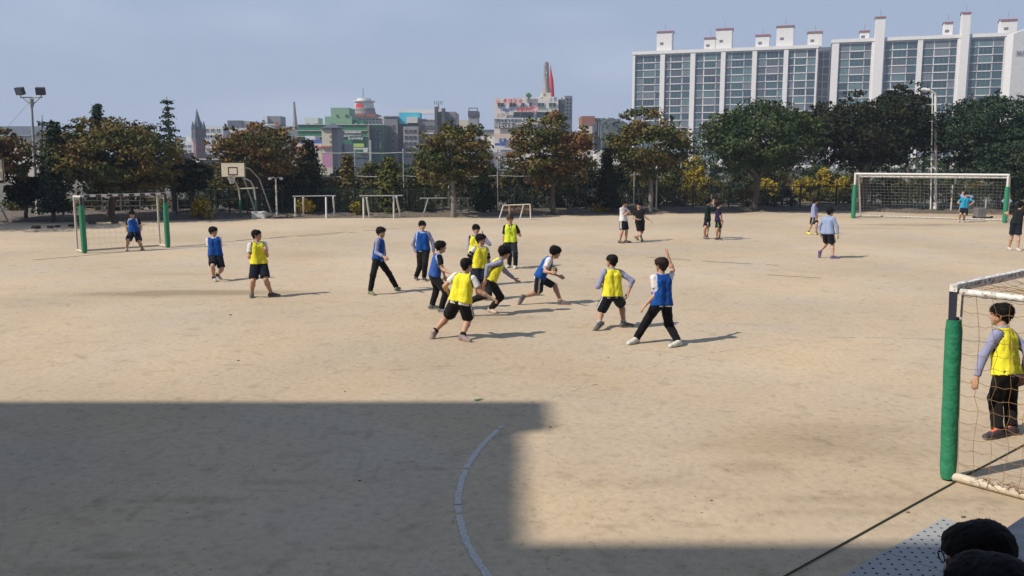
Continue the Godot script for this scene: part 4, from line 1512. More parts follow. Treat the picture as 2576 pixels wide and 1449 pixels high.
func shrub(called: String, px: float, py: float, ty: float, half_px: float, pal: Array, label: String, group: String, sd: int, dist_off := 0.0, dens := 1.0):
	rng.seed = sd * 389 + 2
	var foot := gnd(px, py, 0.15)
	var dist := -foot.z + dist_off
	foot = at(px, py, dist) * Vector3(1, 0, 1) + Vector3(0, 0.1, 0)
	var hh := at(px, ty, dist).y - foot.y
	var rx := at(px + half_px, py, dist).x - at(px, py, dist).x
	var o := thing(called, foot, label, "shrub" if called == "shrub" else "tree", group)
	var wood := MB.new()
	var crown := MB.new()
	crown.use_col = true
	for k in 4:
		limb(wood, foot - Vector3(0, 0.1, 0), foot + Vector3(rng.randf_range(-0.5, 0.5) * rx, hh * 0.75, rng.randf_range(-0.4, 0.4) * rx), 0.045, 0.012)
	var n_cl := int(clampf(rx * hh * 14.0 * dens, 12, 90))
	for i in n_cl:
		var t := pow(rng.randf(), 0.8)
		var w := rx * (1.0 - pow(absf(t * 1.7 - 0.75), 2.2) * 0.75) * pow(rng.randf(), 0.5)
		var an := rng.randf() * TAU
		var s := rng.randf_range(0.7, 1.25)
		spray(crown, foot + Vector3(cos(an) * w, 0.15 + t * (hh - 0.3), sin(an) * w * 0.8), Vector3(0.38, 0.32, 0.36) * s, int(40 * s), 0.095, pal, sd * 1.7, 0.3)
	part(wood.mesh(), "stem", o, M.bark, -foot)
	part(crown.mesh(), "foliage", o, M.leaf, -foot)

func build_plants():
	var L := func(r: float, g: float, b: float) -> Color: return Color(r, g, b)
	var rust := [L.call(0.034, 0.044, 0.016), L.call(0.062, 0.056, 0.020), L.call(0.105, 0.066, 0.026), L.call(0.135, 0.066, 0.030)]
	var olive := [L.call(0.026, 0.040, 0.015), L.call(0.050, 0.056, 0.018), L.call(0.080, 0.066, 0.022), L.call(0.105, 0.068, 0.026)]
	var green := [L.call(0.016, 0.030, 0.013), L.call(0.028, 0.044, 0.018), L.call(0.045, 0.055, 0.020)]
	var deep := [L.call(0.008, 0.014, 0.008), L.call(0.015, 0.020, 0.010), L.call(0.028, 0.025, 0.014)]
	var pine := [L.call(0.011, 0.022, 0.014), L.call(0.019, 0.033, 0.019), L.call(0.030, 0.042, 0.022)]
	var gold := [L.call(0.10, 0.09, 0.012), L.call(0.20, 0.15, 0.016), L.call(0.26, 0.19, 0.024)]
	var hedge := [L.call(0.016, 0.026, 0.012), L.call(0.034, 0.042, 0.014), L.call(0.060, 0.058, 0.018), L.call(0.10, 0.085, 0.025)]
	var far := [L.call(0.018, 0.034, 0.016), L.call(0.030, 0.046, 0.020), L.call(0.045, 0.055, 0.022)]
	var row := "round trees along the far edge of the sand"
	broad_tree("zelkova_tree", -22, 558, -130, 328, 72, 482, rust, "rust tinged round tree cut by the basketball board at the corner", row, 1, M.bark)
	broad_tree("zelkova_tree", 280, 551, 138, 300, 440, 500, olive, "widest olive and rust round tree behind the handball goal", row, 2, M.bark, 0.3, 1.25)
	broad_tree("zelkova_tree", 652, 545, 534, 308, 756, 478, rust, "rust coloured spreading tree over the basketball stand", row, 3, M.bark, 0.34, 0.95, 1.8)
	broad_tree("zelkova_tree", 1141, 544, 1040, 308, 1234, 480, olive, "olive tree with one leaning pale trunk by the pull up bars", row, 4, M.bark_pale, 0.36, 0.9)
	broad_tree("zelkova_tree", 1392, 538, 1292, 288, 1488, 486, rust, "tall rust and green tree in front of the clinic signs", row, 5, M.bark, 0.3, 1.05)
	broad_tree("zelkova_tree", 1636, 533, 1536, 284, 1732, 462, olive, "brownish tree with a straight pale trunk before the long apartment slab", row, 6, M.bark_pale, 0.38, 1.05)
	broad_tree("zelkova_tree", 1897, 529, 1772, 262, 2056, 446, green, "deep green tree with a forked trunk beside the golden bushes", row, 7, M.bark, 0.3, 1.2)
	broad_tree("zelkova_tree", 2172, 526, 2026, 240, 2348, 432, deep, "darkest broad tree standing over the soccer goal", row, 8, M.bark, 0.3, 1.35)
	broad_tree("zelkova_tree", 2290, 528, 2222, 212, 2338, 330, deep, "dark treetop rising behind the broad tree near the street lamp", row, 9, M.bark, 0.4, 1.0, 9.0)
	broad_tree("pine_tree", 2512, 530, 2352, 244, 2700, 446, pine, "blue green pine with layered boughs at the right of the soccer goal", "pines by the soccer goal", 10, M.bark, 0.3, 1.1)
	broad_tree("pine_tree", 2590, 538, 2470, 330, 2720, 500, pine, "low pine boughs hanging beside the goal net", "pines by the soccer goal", 11, M.bark, 0.4, 0.9)
	broad_tree("small_tree", 483, 546, 440, 400, 522, 486, deep, "small dark crooked tree left of the basketball stand", "", 12, M.bark, 0.5, 1.0)
	broad_tree("small_tree", 66, 553, 22, 425, 116, 520, deep, "small dark tree under the floodlight mast", "", 13, M.bark, 0.5, 1.0)
	broad_tree("zelkova_tree", -330, 577, -540, 120, -124, 372, olive, "round tree off the corner of the field that shades the far sand", row, 14, M.bark, 0.4, 0.6)
	conifer(134, 553, 300, 44, pine, "dense dark conifer beside the floodlight mast", "conifers along the fence", 21)
	conifer(106, 550, 284, 32, pine, "thin topped conifer behind the dense dark one", "conifers along the fence", 22, true, 5.0)
	conifer(243, 545, 258, 22, pine, "conifer whose tip shows above the widest tree", "conifers along the fence", 23, false, 6.0)
	conifer(437, 543, 236, 54, pine, "sparse tall conifer with drooping boughs beside the church spire", "conifers along the fence", 24, true, 3.0, -18.0, 0.28)
	conifer(776, 541, 346, 58, deep, "broad dark conifer in front of the pale tower", "conifers along the fence", 25, false, 2.0)
	conifer(874, 540, 386, 36, olive, "slim olive conifer in front of the green building", "conifers along the fence", 26, false, 2.0)
	conifer(978, 540, 390, 56, [L.call(0.035, 0.042, 0.012), L.call(0.06, 0.062, 0.016)], "yellow green conical tree between the two pull up bars", "conifers along the fence", 27, false, 2.0)
	conifer(1217, 538, 425, 30, pine, "short dark conifer between two round trees", "conifers along the fence", 28, false, 2.0)
	conifer(1528, 536, 368, 36, deep, "rounded dark conifer in front of the wooded hill", "conifers along the fence", 29, false, 2.0)
	conifer(700, 540, 430, 40, deep, "short dark conifer right of the basketball stand", "conifers along the fence", 30, false, 2.5)
	conifer(1060, 540, 420, 40, olive, "short olive conifer left of the leaning pale trunk", "conifers along the fence", 31, false, 3.0)
	# golden ginkgo bushes
	var k := 0
	for g in [[1745, 526, 392, 34], [1922, 522, 448, 40], [2064, 520, 424, 46], [2010, 522, 450, 26], [1838, 524, 470, 24], [2118, 521, 442, 24]]:
		shrub("ginkgo_tree", g[0], g[1], g[2], g[3], gold, "golden yellow ginkgo behind the mesh fence", "golden ginkgos behind the fence", 60 + k, 7.0)
		k += 1
	for g in [[513, 548, 496, 24], [498, 547, 508, 14], [768, 541, 500, 18], [900, 541, 508, 14], [1512, 533, 512, 16]]:
		shrub("shrub", g[0], g[1], g[2], g[3], gold, "bright yellow bush in front of the fence", "yellow bushes at the foot of the fence", 80 + k, 0.6)
		k += 1
	# mixed growth behind the fence
	rng.seed = 5
	var spots := []
	for i in 56:
		spots.append([545 + i * 29 + rng.randf_range(-10, 10), rng.randf_range(396, 452), rng.randf_range(28, 44), rng.randf_range(2.6, 7.0), rng.randi()])
	for i in 14:
		spots.append([-20 + i * 40 + rng.randf_range(-8, 8), rng.randf_range(474, 506), rng.randf_range(22, 34), rng.randf_range(4.0, 8.0), rng.randi()])
	for i in 10:
		spots.append([2170 + i * 46 + rng.randf_range(-8, 8), rng.randf_range(430, 478), rng.randf_range(24, 36), rng.randf_range(5.0, 9.0), rng.randi()])
	for i in spots.size():
		var s: Array = spots[i]
		var ylow: float = 541.0 - (s[0] - 545.0) * 0.009
		if s[0] > 1700 and s[0] < 2150:
			if i % 2 == 0:
				s[1] = maxf(s[1], 476.0)
			else:
				s[3] += 7.0
				s[1] = maxf(s[1], 425.0)
		var kind := i % 3
		var build := ("tall " if s[1] < 420.0 else ("low " if s[1] > 465.0 else "")) + ("broad " if s[2] > 36.0 else ("narrow " if s[2] < 29.0 else ""))
		var stands: String = "close behind the mesh fence" if s[3] < 5.0 else "set back beyond the mesh fence"
		shrub("shrub", s[0], ylow, s[1], s[2], [hedge, olive, deep][kind], build + ["mottled green shrub ", "brownish olive shrub ", "dark green shrub "][kind] + stands, "shrubs behind the mesh fence", 200 + i, s[3], 1.0)
	# a second line of green further back that closes the gaps
	for i in 30:
		var x := 330 + i * 76 + rng.randf_range(-12, 12)
		shrub("shrub", x, 541.0 - (x - 545.0) * 0.008, rng.randf_range(374, 396) if x > 2200.0 else rng.randf_range(388, 412) if x > 1650.0 else rng.randf_range(404, 436), rng.randf_range(56, 74), far, "hazy green bush along the road beyond the fence", "bushes along the road beyond the fence", 400 + i, 24.0, 1.0)

# ---------------------------------------------------------------- fences
func edge_at(px: float, back: float) -> Vector3:
	# a point behind the far edge of the sand
	for i in FAR_EDGE.size() - 1:
		if px >= FAR_EDGE[i][0] and px <= FAR_EDGE[i + 1][0]:
			var t: float = (px - FAR_EDGE[i][0]) / float(FAR_EDGE[i + 1][0] - FAR_EDGE[i][0])
			var p := gnd(px, lerpf(FAR_EDGE[i][1], FAR_EDGE[i + 1][1], t))
			return p + Vector3(p.x * 0.25, 0, p.z).normalized() * back
	return gnd(px, 545)

func build_fences():
	rng.seed = 12
	# dark green picket fence on the bank
	var step := 46.0
	var px := 420.0
	var root := thing("mesh_fence", edge_at(1500, 2.0), "dark green picket fence running behind the trees", "fence")
	while px < 2640.0:
		var a := edge_at(px, 2.0) + Vector3(0, 0.2, 0)
		var b := edge_at(px + step, 2.0) + Vector3(0, 0.2, 0)
		var m := MB.new()
		m.box(Vector3(0, 0.75, 0), Vector3(0.07, 1.55, 0.07))
		part(m.mesh(), "post", root, M.fence_green, a - root.position)
		for h in [0.18, 1.36]:
			m = MB.new()
			m.bar(a + Vector3(0, h, 0), b + Vector3(0, h, 0), 0.035, 0.045)
			part(m.mesh(), "rail", root, M.fence_green, -root.position)
		m = MB.new()
		for k in 11:
			var p := a.lerp(b, (k + 0.5) / 11.0) + Vector3(0, 0.76, 0)
			m.obox(p, Vector3(0.012, 0, 0), Vector3(0, 0.66, 0), Vector3(0, 0, 0.010))
		var pk := part(m.mesh(), "pickets", root, M.fence_green, -root.position)
		pk.set_meta("kind", "stuff")
		px += step
	# pale road railing at the left
	root = thing("road_railing", edge_at(260, 6.0), "pale grey pipe railing along the road at the left", "railing")
	px = -40.0
	while px < 600.0:
		var a := edge_at(px, 6.0) + Vector3(0, 0.1, 0)
		var b := edge_at(px + 52.0, 6.0) + Vector3(0, 0.1, 0)
		var m := MB.new()
		m.box(Vector3(0, 0.7, 0), Vector3(0.06, 1.4, 0.06))
		part(m.mesh(), "post", root, M.steel_dark, a - root.position)
		for h in [0.45, 0.78, 1.1, 1.38]:
			m = MB.new()
			m.rod(a + Vector3(0, h, 0), b + Vector3(0, h, 0), 0.022, 6)
			part(m.mesh(), "rail", root, M.steel_dark, -root.position)
		px += 52.0
	# white slatted barrier at the far left
	root = thing("white_barrier", edge_at(35, 5.0), "low white slatted barrier behind the fence in the corner", "barrier")
	for k in 14:
		part(box_mesh(Vector3(0.06, 0.72, 0.03)), "slat", root, M.white_paint, edge_at(5 + k * 5.5, 5.0) + Vector3(0, 0.75, 0) - root.position)
	var m2 := MB.new()
	m2.bar(edge_at(2, 5.0) + Vector3(0, 1.12, 0), edge_at(80, 5.0) + Vector3(0, 1.12, 0), 0.06, 0.08)
	part(m2.mesh(), "top_rail", root, M.white_paint, -root.position)
	# netting poles with cables
	var poles := [770, 872, 1000, 1120, 1250, 1370, 1493, 1612, 1735]
	var grp := "netting poles behind the fence"
	for i in poles.size():
		var p := edge_at(poles[i], 4.5)
		var o := thing("netting_pole", p, "thin grey pole carrying netting cables behind the fence", "pole", grp)
		var m := MB.new()
		m.rod(Vector3(0, 0, 0), Vector3(0, 3.95, 0), 0.04, 8)
		part(m.mesh(), "shaft", o, M.steel)
		m = MB.new()
		m.lathe(Vector3(0, 3.95, 0), [[0.06, 0.0], [0.06, 0.05], [0.02, 0.1]], 8)
		part(m.mesh(), "cap", o, M.steel_pale)
		if i < poles.size() - 1:
			var q := edge_at(poles[i + 1], 4.5)
			for h in [3.82, 2.35]:
				m = MB.new()
				var pts := []
				var rr := []
				for k in 7:
					pts.append(Vector3.ZERO.lerp(q - p, k / 6.0) + Vector3(0, h - 0.06 * sin(PI * k / 6.0), 0))
					rr.append(0.026)
				m.tube(pts, rr, 5)
				part(m.mesh(), "cable", o, M.steel_pale)
	var tp := edge_at(2369, 4.0)
	var to := thing("netting_pole", tp, "tall green netting pole behind the soccer goal", "pole")
	var m3 := MB.new()
	var th := at(2369, 287, -tp.z).y
	m3.rod(Vector3.ZERO, Vector3(0, th, 0), 0.055, 8)
	part(m3.mesh(), "shaft", to, M.green_post)
	m3 = MB.new()
	m3.rod(at(2312, 287, -tp.z) - tp, at(2460, 289, -tp.z) - tp, 0.025, 5)
	part(m3.mesh(), "cable", to, M.steel)

# ---------------------------------------------------------------- goals, hoops, bars, lamps
func net(b: MB, p00: Vector3, p10: Vector3, p11: Vector3, p01: Vector3, nu: int, nv: int, r: float, sag: Vector3, jit: float, sides := 4):
	# strands over a four-cornered sheet that hangs slack
	var g := []
	for j in nv + 1:
		var row := []
		for i in nu + 1:
			var s := float(i) / nu
			var t := float(j) / nv
			var p := p00.lerp(p10, s).lerp(p01.lerp(p11, s), t)
			p += sag * sin(PI * s) * sin(PI * t)
			if i > 0 and i < nu:
				p += Vector3(rng.randf_range(-1, 1), rng.randf_range(-1, 1), rng.randf_range(-1, 1)) * jit
			p.y = maxf(p.y, 0.012)
			row.append(p)
		g.append(row)
	for j in nv + 1:
		for i in nu + 1:
			if i < nu:
				b.tube([g[j][i], (g[j][i] + g[j][i + 1]) * 0.5 - Vector3(0, jit * 0.8, 0), g[j][i + 1]], [r, r, r], sides, false)
			if j < nv:
				b.tube([g[j][i], g[j + 1][i]], [r, r], sides, false)

func pad_mesh(h: float, r: float) -> ArrayMesh:
	# foam sleeve with soft edges, a seam and small dents
	var pts := []
	var rr := []
	for i in 15:
		var t := i / 14.0
		pts.append(Vector3(fine.get_noise_1d(t * 3.0) * 0.008, t * h, fine.get_noise_1d(t * 3.0 + 40.0) * 0.008))
		var e := 1.0
		if i == 0 or i == 14:
			e = 0.86
		rr.append(r * e * (1.0 + 0.035 * fine.get_noise_1d(t * 9.0 + 7.0)))
	var b := MB.new()
	b.tube(pts, rr, 16)
	return b.mesh()

func handball_goal(A: Vector3, mouth: Vector3, back: Vector3, depth: float, label: String, near: bool, net_r: float, mesh_step: float, sleeve: float, lean := Vector3.ZERO):
	var o := thing("handball_goal", A, label, "goal", "handball goals")
	var W := 3.08
	var H := 2.04
	var P := [Vector3.ZERO, mouth * W]
	for p in P:
		var b := MB.new()
		b.obox(p + Vector3(0, H * 0.5, 0) + lean * 0.5, mouth * 0.04, Vector3(0, H * 0.5, 0) + lean * 0.5, back * 0.04)
		var post := part(b.mesh(), "post", o, M.navy)
		b = MB.new()
		var pd := part(pad_mesh(1.72, sleeve), "padding", post, M.pad, p + Vector3(0, 0.02, 0))
		pd.rotation.z = -lean.x / H
		b = MB.new()
		b.obox(p + lean + back * 0.062 + Vector3(0, H - 0.14, 0), mouth * 0.03, Vector3(0, 0.12, 0), back * 0.02)
		part(b.mesh(), "bracket", post, M.rust_white)
		b = MB.new()
		b.tube([p + back * 0.06 + Vector3(0, 0.05, 0), p + back * depth + Vector3(0, 0.05, 0)], [0.048, 0.048], 10)
		part(b.mesh(), "base_bar", o, M.rust_white)
		b = MB.new()
		b.tube([p + lean + back * 0.06 + Vector3(0, H, 0), p + lean + back * depth + Vector3(0, H, 0)], [0.036, 0.036], 10)
		part(b.mesh(), "top_bar", o, M.peeled)
		b = MB.new()
		b.rod(p + back * depth + Vector3(0, 0.02, 0), p + lean + back * depth + Vector3(0, H + 0.036, 0), 0.036, 10)
		part(b.mesh(), "rear_post", o, M.rust_white)
	var c := MB.new()
	c.obox(lean + mouth * W * 0.5 + Vector3(0, H + 0.04, 0), mouth * (W * 0.5 + 0.04), Vector3(0, 0.04, 0), back * 0.04)
	var bar := part(c.mesh(), "crossbar", o, M.white_paint if not near else M.peeled)
	for k in 8:
		c = MB.new()
		c.obox(lean + mouth * (0.2 + k * 0.4) + Vector3(0, H + 0.036, 0), mouth * 0.1, Vector3(0, 0.039, 0), back * 0.0425)
		if not near:
			part(c.mesh(), "stripe", bar, M.dark_band)
	c = MB.new()
	c.rod(lean + back * depth + Vector3(0, H, 0), lean + back * depth + mouth * W + Vector3(0, H, 0), 0.036, 8)
	part(c.mesh(), "rear_bar", o, M.peeled)
	c = MB.new()
	c.rod(back * depth + Vector3(0, 0.04, 0), back * depth + mouth * W + Vector3(0, 0.04, 0), 0.036, 8)
	part(c.mesh(), "ground_bar", o, M.rust_white)
	rng.seed = 31 if near else 32
	var n := MB.new()
	var nd := maxi(3, int(depth / mesh_step))
	var nh := int(H / mesh_step)
	for p in P:
		net(n, p + lean + back * 0.08 + Vector3(0, H - 0.04, 0), p + lean + back * depth + Vector3(0, H - 0.04, 0), p + back * depth + Vector3(0, 0.06, 0), p + back * 0.1 + Vector3(0, 0.06, 0), nd, nh, net_r, mouth * (0.10 if p == P[0] else -0.1), 0.022)
	net(n, lean + back * depth + Vector3(0, H - 0.04, 0), lean + back * depth + mouth * W + Vector3(0, H - 0.04, 0), back * depth + mouth * W + Vector3(0, 0.06, 0), back * depth + Vector3(0, 0.06, 0), int(W / mesh_step), nh, net_r, back * 0.12, 0.02)
	net(n, back * 0.06 + Vector3(0, H + 0.05, 0), back * 0.06 + mouth * W + Vector3(0, H + 0.05, 0), back * depth + mouth * W + Vector3(0, H + 0.04, 0), back * depth + Vector3(0, H + 0.04, 0), int(W / mesh_step), nd, net_r, Vector3(0, -0.10, 0), 0.02)
	if near:
		# loose strands gathered on the base bar
		for k in 42:
			var p := back * rng.randf_range(0.35, depth) + Vector3(0, 0.06, 0)
			var pts := []
			var rr := []
			for j in 7:
				pts.append(p + back * (j - 3) * rng.randf_range(0.01, 0.05) + mouth * rng.randf_range(-0.07, 0.07) + Vector3(0, rng.randf_range(-0.04, 0.07), 0))
				rr.append(net_r)
			n.tube(pts, rr, 4, false)
	var nm := part(n.mesh(), "net", o, M.net_brown)
	nm.set_meta("kind", "stuff")

func build_equipment():
	# near handball goal at the right
	var A := gnd(2384, 1206)
	var mouth := stand_dir()
	var back := Vector3(-mouth.z, 0, mouth.x)
	if back.z < 0.0:
		back = -back
	handball_goal(A, mouth, back, 1.0, "near handball goal with green padded post and brown net beside the drain", true, 0.0026, 0.15, 0.084, Vector3(-0.07, 0, 0))
	# far handball goal at the left
	var L0 := gnd(213, 637)
	var L1 := gnd(408, 623.5)
	var lm := (L1 - L0).normalized()
	var lb := Vector3(lm.z, 0, -lm.x)
	if lb.x > 0.0:
		lb = -lb
	handball_goal(L0, lm, lb, 0.75, "far handball goal with striped crossbar and green padded posts under the widest tree", false, 0.0018, 0.2, 0.10)
	soccer_goal()
	# rope that marks the goal line
	var rp := MB.new()
	var pts := []
	var rr := []
	for q in [[1940, 1472], [1985, 1446], [2100, 1382], [2220, 1315], [2330, 1254], [2392, 1220], [2410, 1208], [2480, 1172], [2576, 1121], [2680, 1068]]:
		pts.append(gnd(q[0], q[1]) + Vector3(0, 0.012, 0))
		rr.append(0.008)
	rp.tube(pts, rr, 6)
	var ro := thing("boundary_rope", Vector3(pts[0].x, 0, pts[0].z), "thin dark rope stretched along the near goal line", "rope")
	part(rp.mesh(), "strand", ro, M.rope, -ro.position)
	basketball_stand(606, 645, 549, "basketball stand with cream board and curved arms in front of the rust tree", 554, 407.5, 618, 446.5, true)
	basketball_stand(-70, -36, 566, "second basketball board cut off at the corner of the field", -52, 399, 12, 456, false)
	pull_up_bar([[743, 548], [764, 546], [821, 549], [842, 546]], [[742, 497], [763, 497], [820, 496], [838, 495]], [736, 494], [844, 492.5], "pull up bar on four white posts beside the basketball stand")
	pull_up_bar([[915, 550], [930, 548], [991, 549], [1008, 547]], [[914, 497], [922, 497], [990, 495], [997, 495]], [904, 493], [1013, 492], "pull up bar with splayed white posts in front of the yellow green tree")
	pull_up_bar([[1065, 543], [1180, 541]], [[1077, 500], [1176, 500]], [1056, 499], [1184, 498], "low grey bar on a leaning post behind the players")
	# small folding goal
	var s0 := gnd(1262, 553)
	var so := thing("small_goal", s0, "small rusty white practice goal with torn net under the rust tree", "goal")
	var d := -s0.z
	var W := (gnd(1335, 553) - s0).length()
	var ht := at(1262, 517, d).y
	var f := MB.new()
	for seg in [[Vector3(-0.15, 0, 0.25), Vector3(0.1, ht, -0.1)], [Vector3(0.45, 0, -0.35), Vector3(0.42, ht, -0.1)], [Vector3(W, 0, 0.1), Vector3(W - 0.03, ht + 0.06, -0.1)], [Vector3(W - 0.62, 0, 0.0), Vector3(W - 0.4, ht + 0.04, -0.1)]]:
		f = MB.new()
		f.rod(seg[0], seg[1], 0.038, 8)
		part(f.mesh(), "leg", so, M.rust_white)
	for seg in [[Vector3(0.1, ht, -0.1), Vector3(W - 0.03, ht + 0.06, -0.1)], [Vector3(-0.15, 0.03, 0.25), Vector3(0.6, 0.03, 0.25)], [Vector3(W - 0.62, 0.03, 0.0), Vector3(W, 0.03, 0.1)]]:
		f = MB.new()
		f.rod(seg[0], seg[1], 0.036, 8)
		part(f.mesh(), "bar", so, M.rust_white)
	f = MB.new()
	rng.seed = 8
	net(f, Vector3(0.12, ht, -0.12), Vector3(W - 0.05, ht + 0.05, -0.12), Vector3(W - 0.05, 0.3, -0.5), Vector3(0.2, 0.45, -0.5), 12, 6, 0.008, Vector3(0, -0.1, -0.1), 0.03)
	var nn := part(f.mesh(), "net", so, M.net_brown)
	nn.set_meta("kind", "stuff")
	floodlight()
	street_lamp()
	# short white lamp post and speckled utility posts by the fence
	for q in [[697, 543, 449, "thin white lamp post with two small lamps right of the basketball stand", true], [1650, 530, 440, "speckled white post behind the straight pale trunk", false], [1788, 529, 490, "short white marker post behind the jacketed spectator", false], [2392, 531, 468, "pale post behind the soccer net", false]]:
		var p := gnd(q[0], q[1], 0.1)
		var o := thing("lamp_post" if q[4] else "marker_post", p, q[3], "post")
		var h := at(q[0], q[2], -p.z).y - p.y
		var b := MB.new()
		b.tube([Vector3.ZERO, Vector3(0, h, 0)], [0.06, 0.045], 8)
		part(b.mesh(), "shaft", o, M.peeled)
		if q[4]:
			for s in [-1, 1]:
				b = MB.new()
				b.tube([Vector3(0, h - 0.02, 0), Vector3(s * 0.15, h + 0.08, 0), Vector3(s * 0.3, h + 0.05, 0)], [0.025, 0.025, 0.025], 6)
				part(b.mesh(), "arm", o, M.steel_pale)
				b = MB.new()
				b.lathe(Vector3(s * 0.32, h - 0.08, 0), [[0.05, 0.0], [0.12, 0.05], [0.13, 0.1], [0.04, 0.17]], 10)
				part(b.mesh(), "lamp_head", o, M.white_paint)
		else:
			b = MB.new()
			b.lathe(Vector3(0, h, 0), [[0.05, 0.0], [0.05, 0.04], [0.01, 0.07]], 8)
			part(b.mesh(), "cap", o, M.steel_pale)

func soccer_goal():
	var A := gnd(2146, 549)
	var B := gnd(2527, 561)
	var o := thing("soccer_goal", A, "large white soccer goal with green padded posts at the tree line", "goal")
	var m := B - A
	var dirn := m.normalized()
	var e2 := Vector3(0.55, 0, -0.83)
	var H := 2.56
	var top := Vector3(0, H, 0)
	for p in [Vector3.ZERO, m]:
		var b := MB.new()
		b.rod(p, p + Vector3(0, H + 0.06, 0), 0.06, 12)
		var post := part(b.mesh(), "post", o, M.white_paint)
		part(pad_mesh(1.92, 0.125), "padding", post, M.pad, p + Vector3(0, 0.02, 0))
		b = MB.new()
		b.tube([p + top, p + top + e2 * 0.55 + Vector3(0, -0.05, 0), p + top + e2 * 0.95 + Vector3(0, -0.2, 0), p + e2 * 1.15 + Vector3(0, 1.9, 0), p + e2 * 1.9 + Vector3(0, 0.03, 0)], [0.045, 0.045, 0.045, 0.045, 0.045], 8)
		part(b.mesh(), "stanchion", o, M.peeled)
		b = MB.new()
		b.rod(p + Vector3(0, 0.04, 0), p + e2 * 1.9 + Vector3(0, 0.04, 0), 0.04, 8)
		part(b.mesh(), "base_bar", o, M.peeled)
	var c := MB.new()
	c.rod(top - dirn * 0.06, m + top + dirn * 0.06, 0.062, 12)
	part(c.mesh(), "crossbar", o, M.white_paint)
	c = MB.new()
	c.rod(top + e2 * 0.9 + Vector3(0, -0.16, 0), m + top + e2 * 0.9 + Vector3(0, -0.16, 0), 0.045, 8)
	part(c.mesh(), "rear_bar", o, M.peeled)
	c = MB.new()
	c.rod(e2 * 1.9 + Vector3(0, 0.05, 0), m + e2 * 1.9 + Vector3(0, 0.05, 0), 0.045, 8)
	part(c.mesh(), "ground_bar", o, M.peeled)
	rng.seed = 44
	var n := MB.new()
	var r := 0.0042
	net(n, e2 * 0.95 + Vector3(0, 2.35, 0), m + e2 * 0.95 + Vector3(0, 2.35, 0), m + e2 * 1.85 + Vector3(0, 0.08, 0), e2 * 1.85 + Vector3(0, 0.08, 0), 40, 13, r, e2 * 0.15, 0.02, 3)
	net(n, top, m + top, m + e2 * 0.95 + Vector3(0, 2.36, 0), e2 * 0.95 + Vector3(0, 2.36, 0), 40, 5, r, Vector3(0, -0.1, 0), 0.02, 3)
	for p in [Vector3.ZERO, m]:
		net(n, p + top, p + e2 * 0.95 + Vector3(0, 2.3, 0), p + e2 * 1.85 + Vector3(0, 0.06, 0), p + Vector3(0, 0.06, 0), 8, 13, r, dirn * 0.1, 0.02, 3)
	var nm := part(n.mesh(), "net", o, M.net_grey)
	nm.set_meta("kind", "stuff")

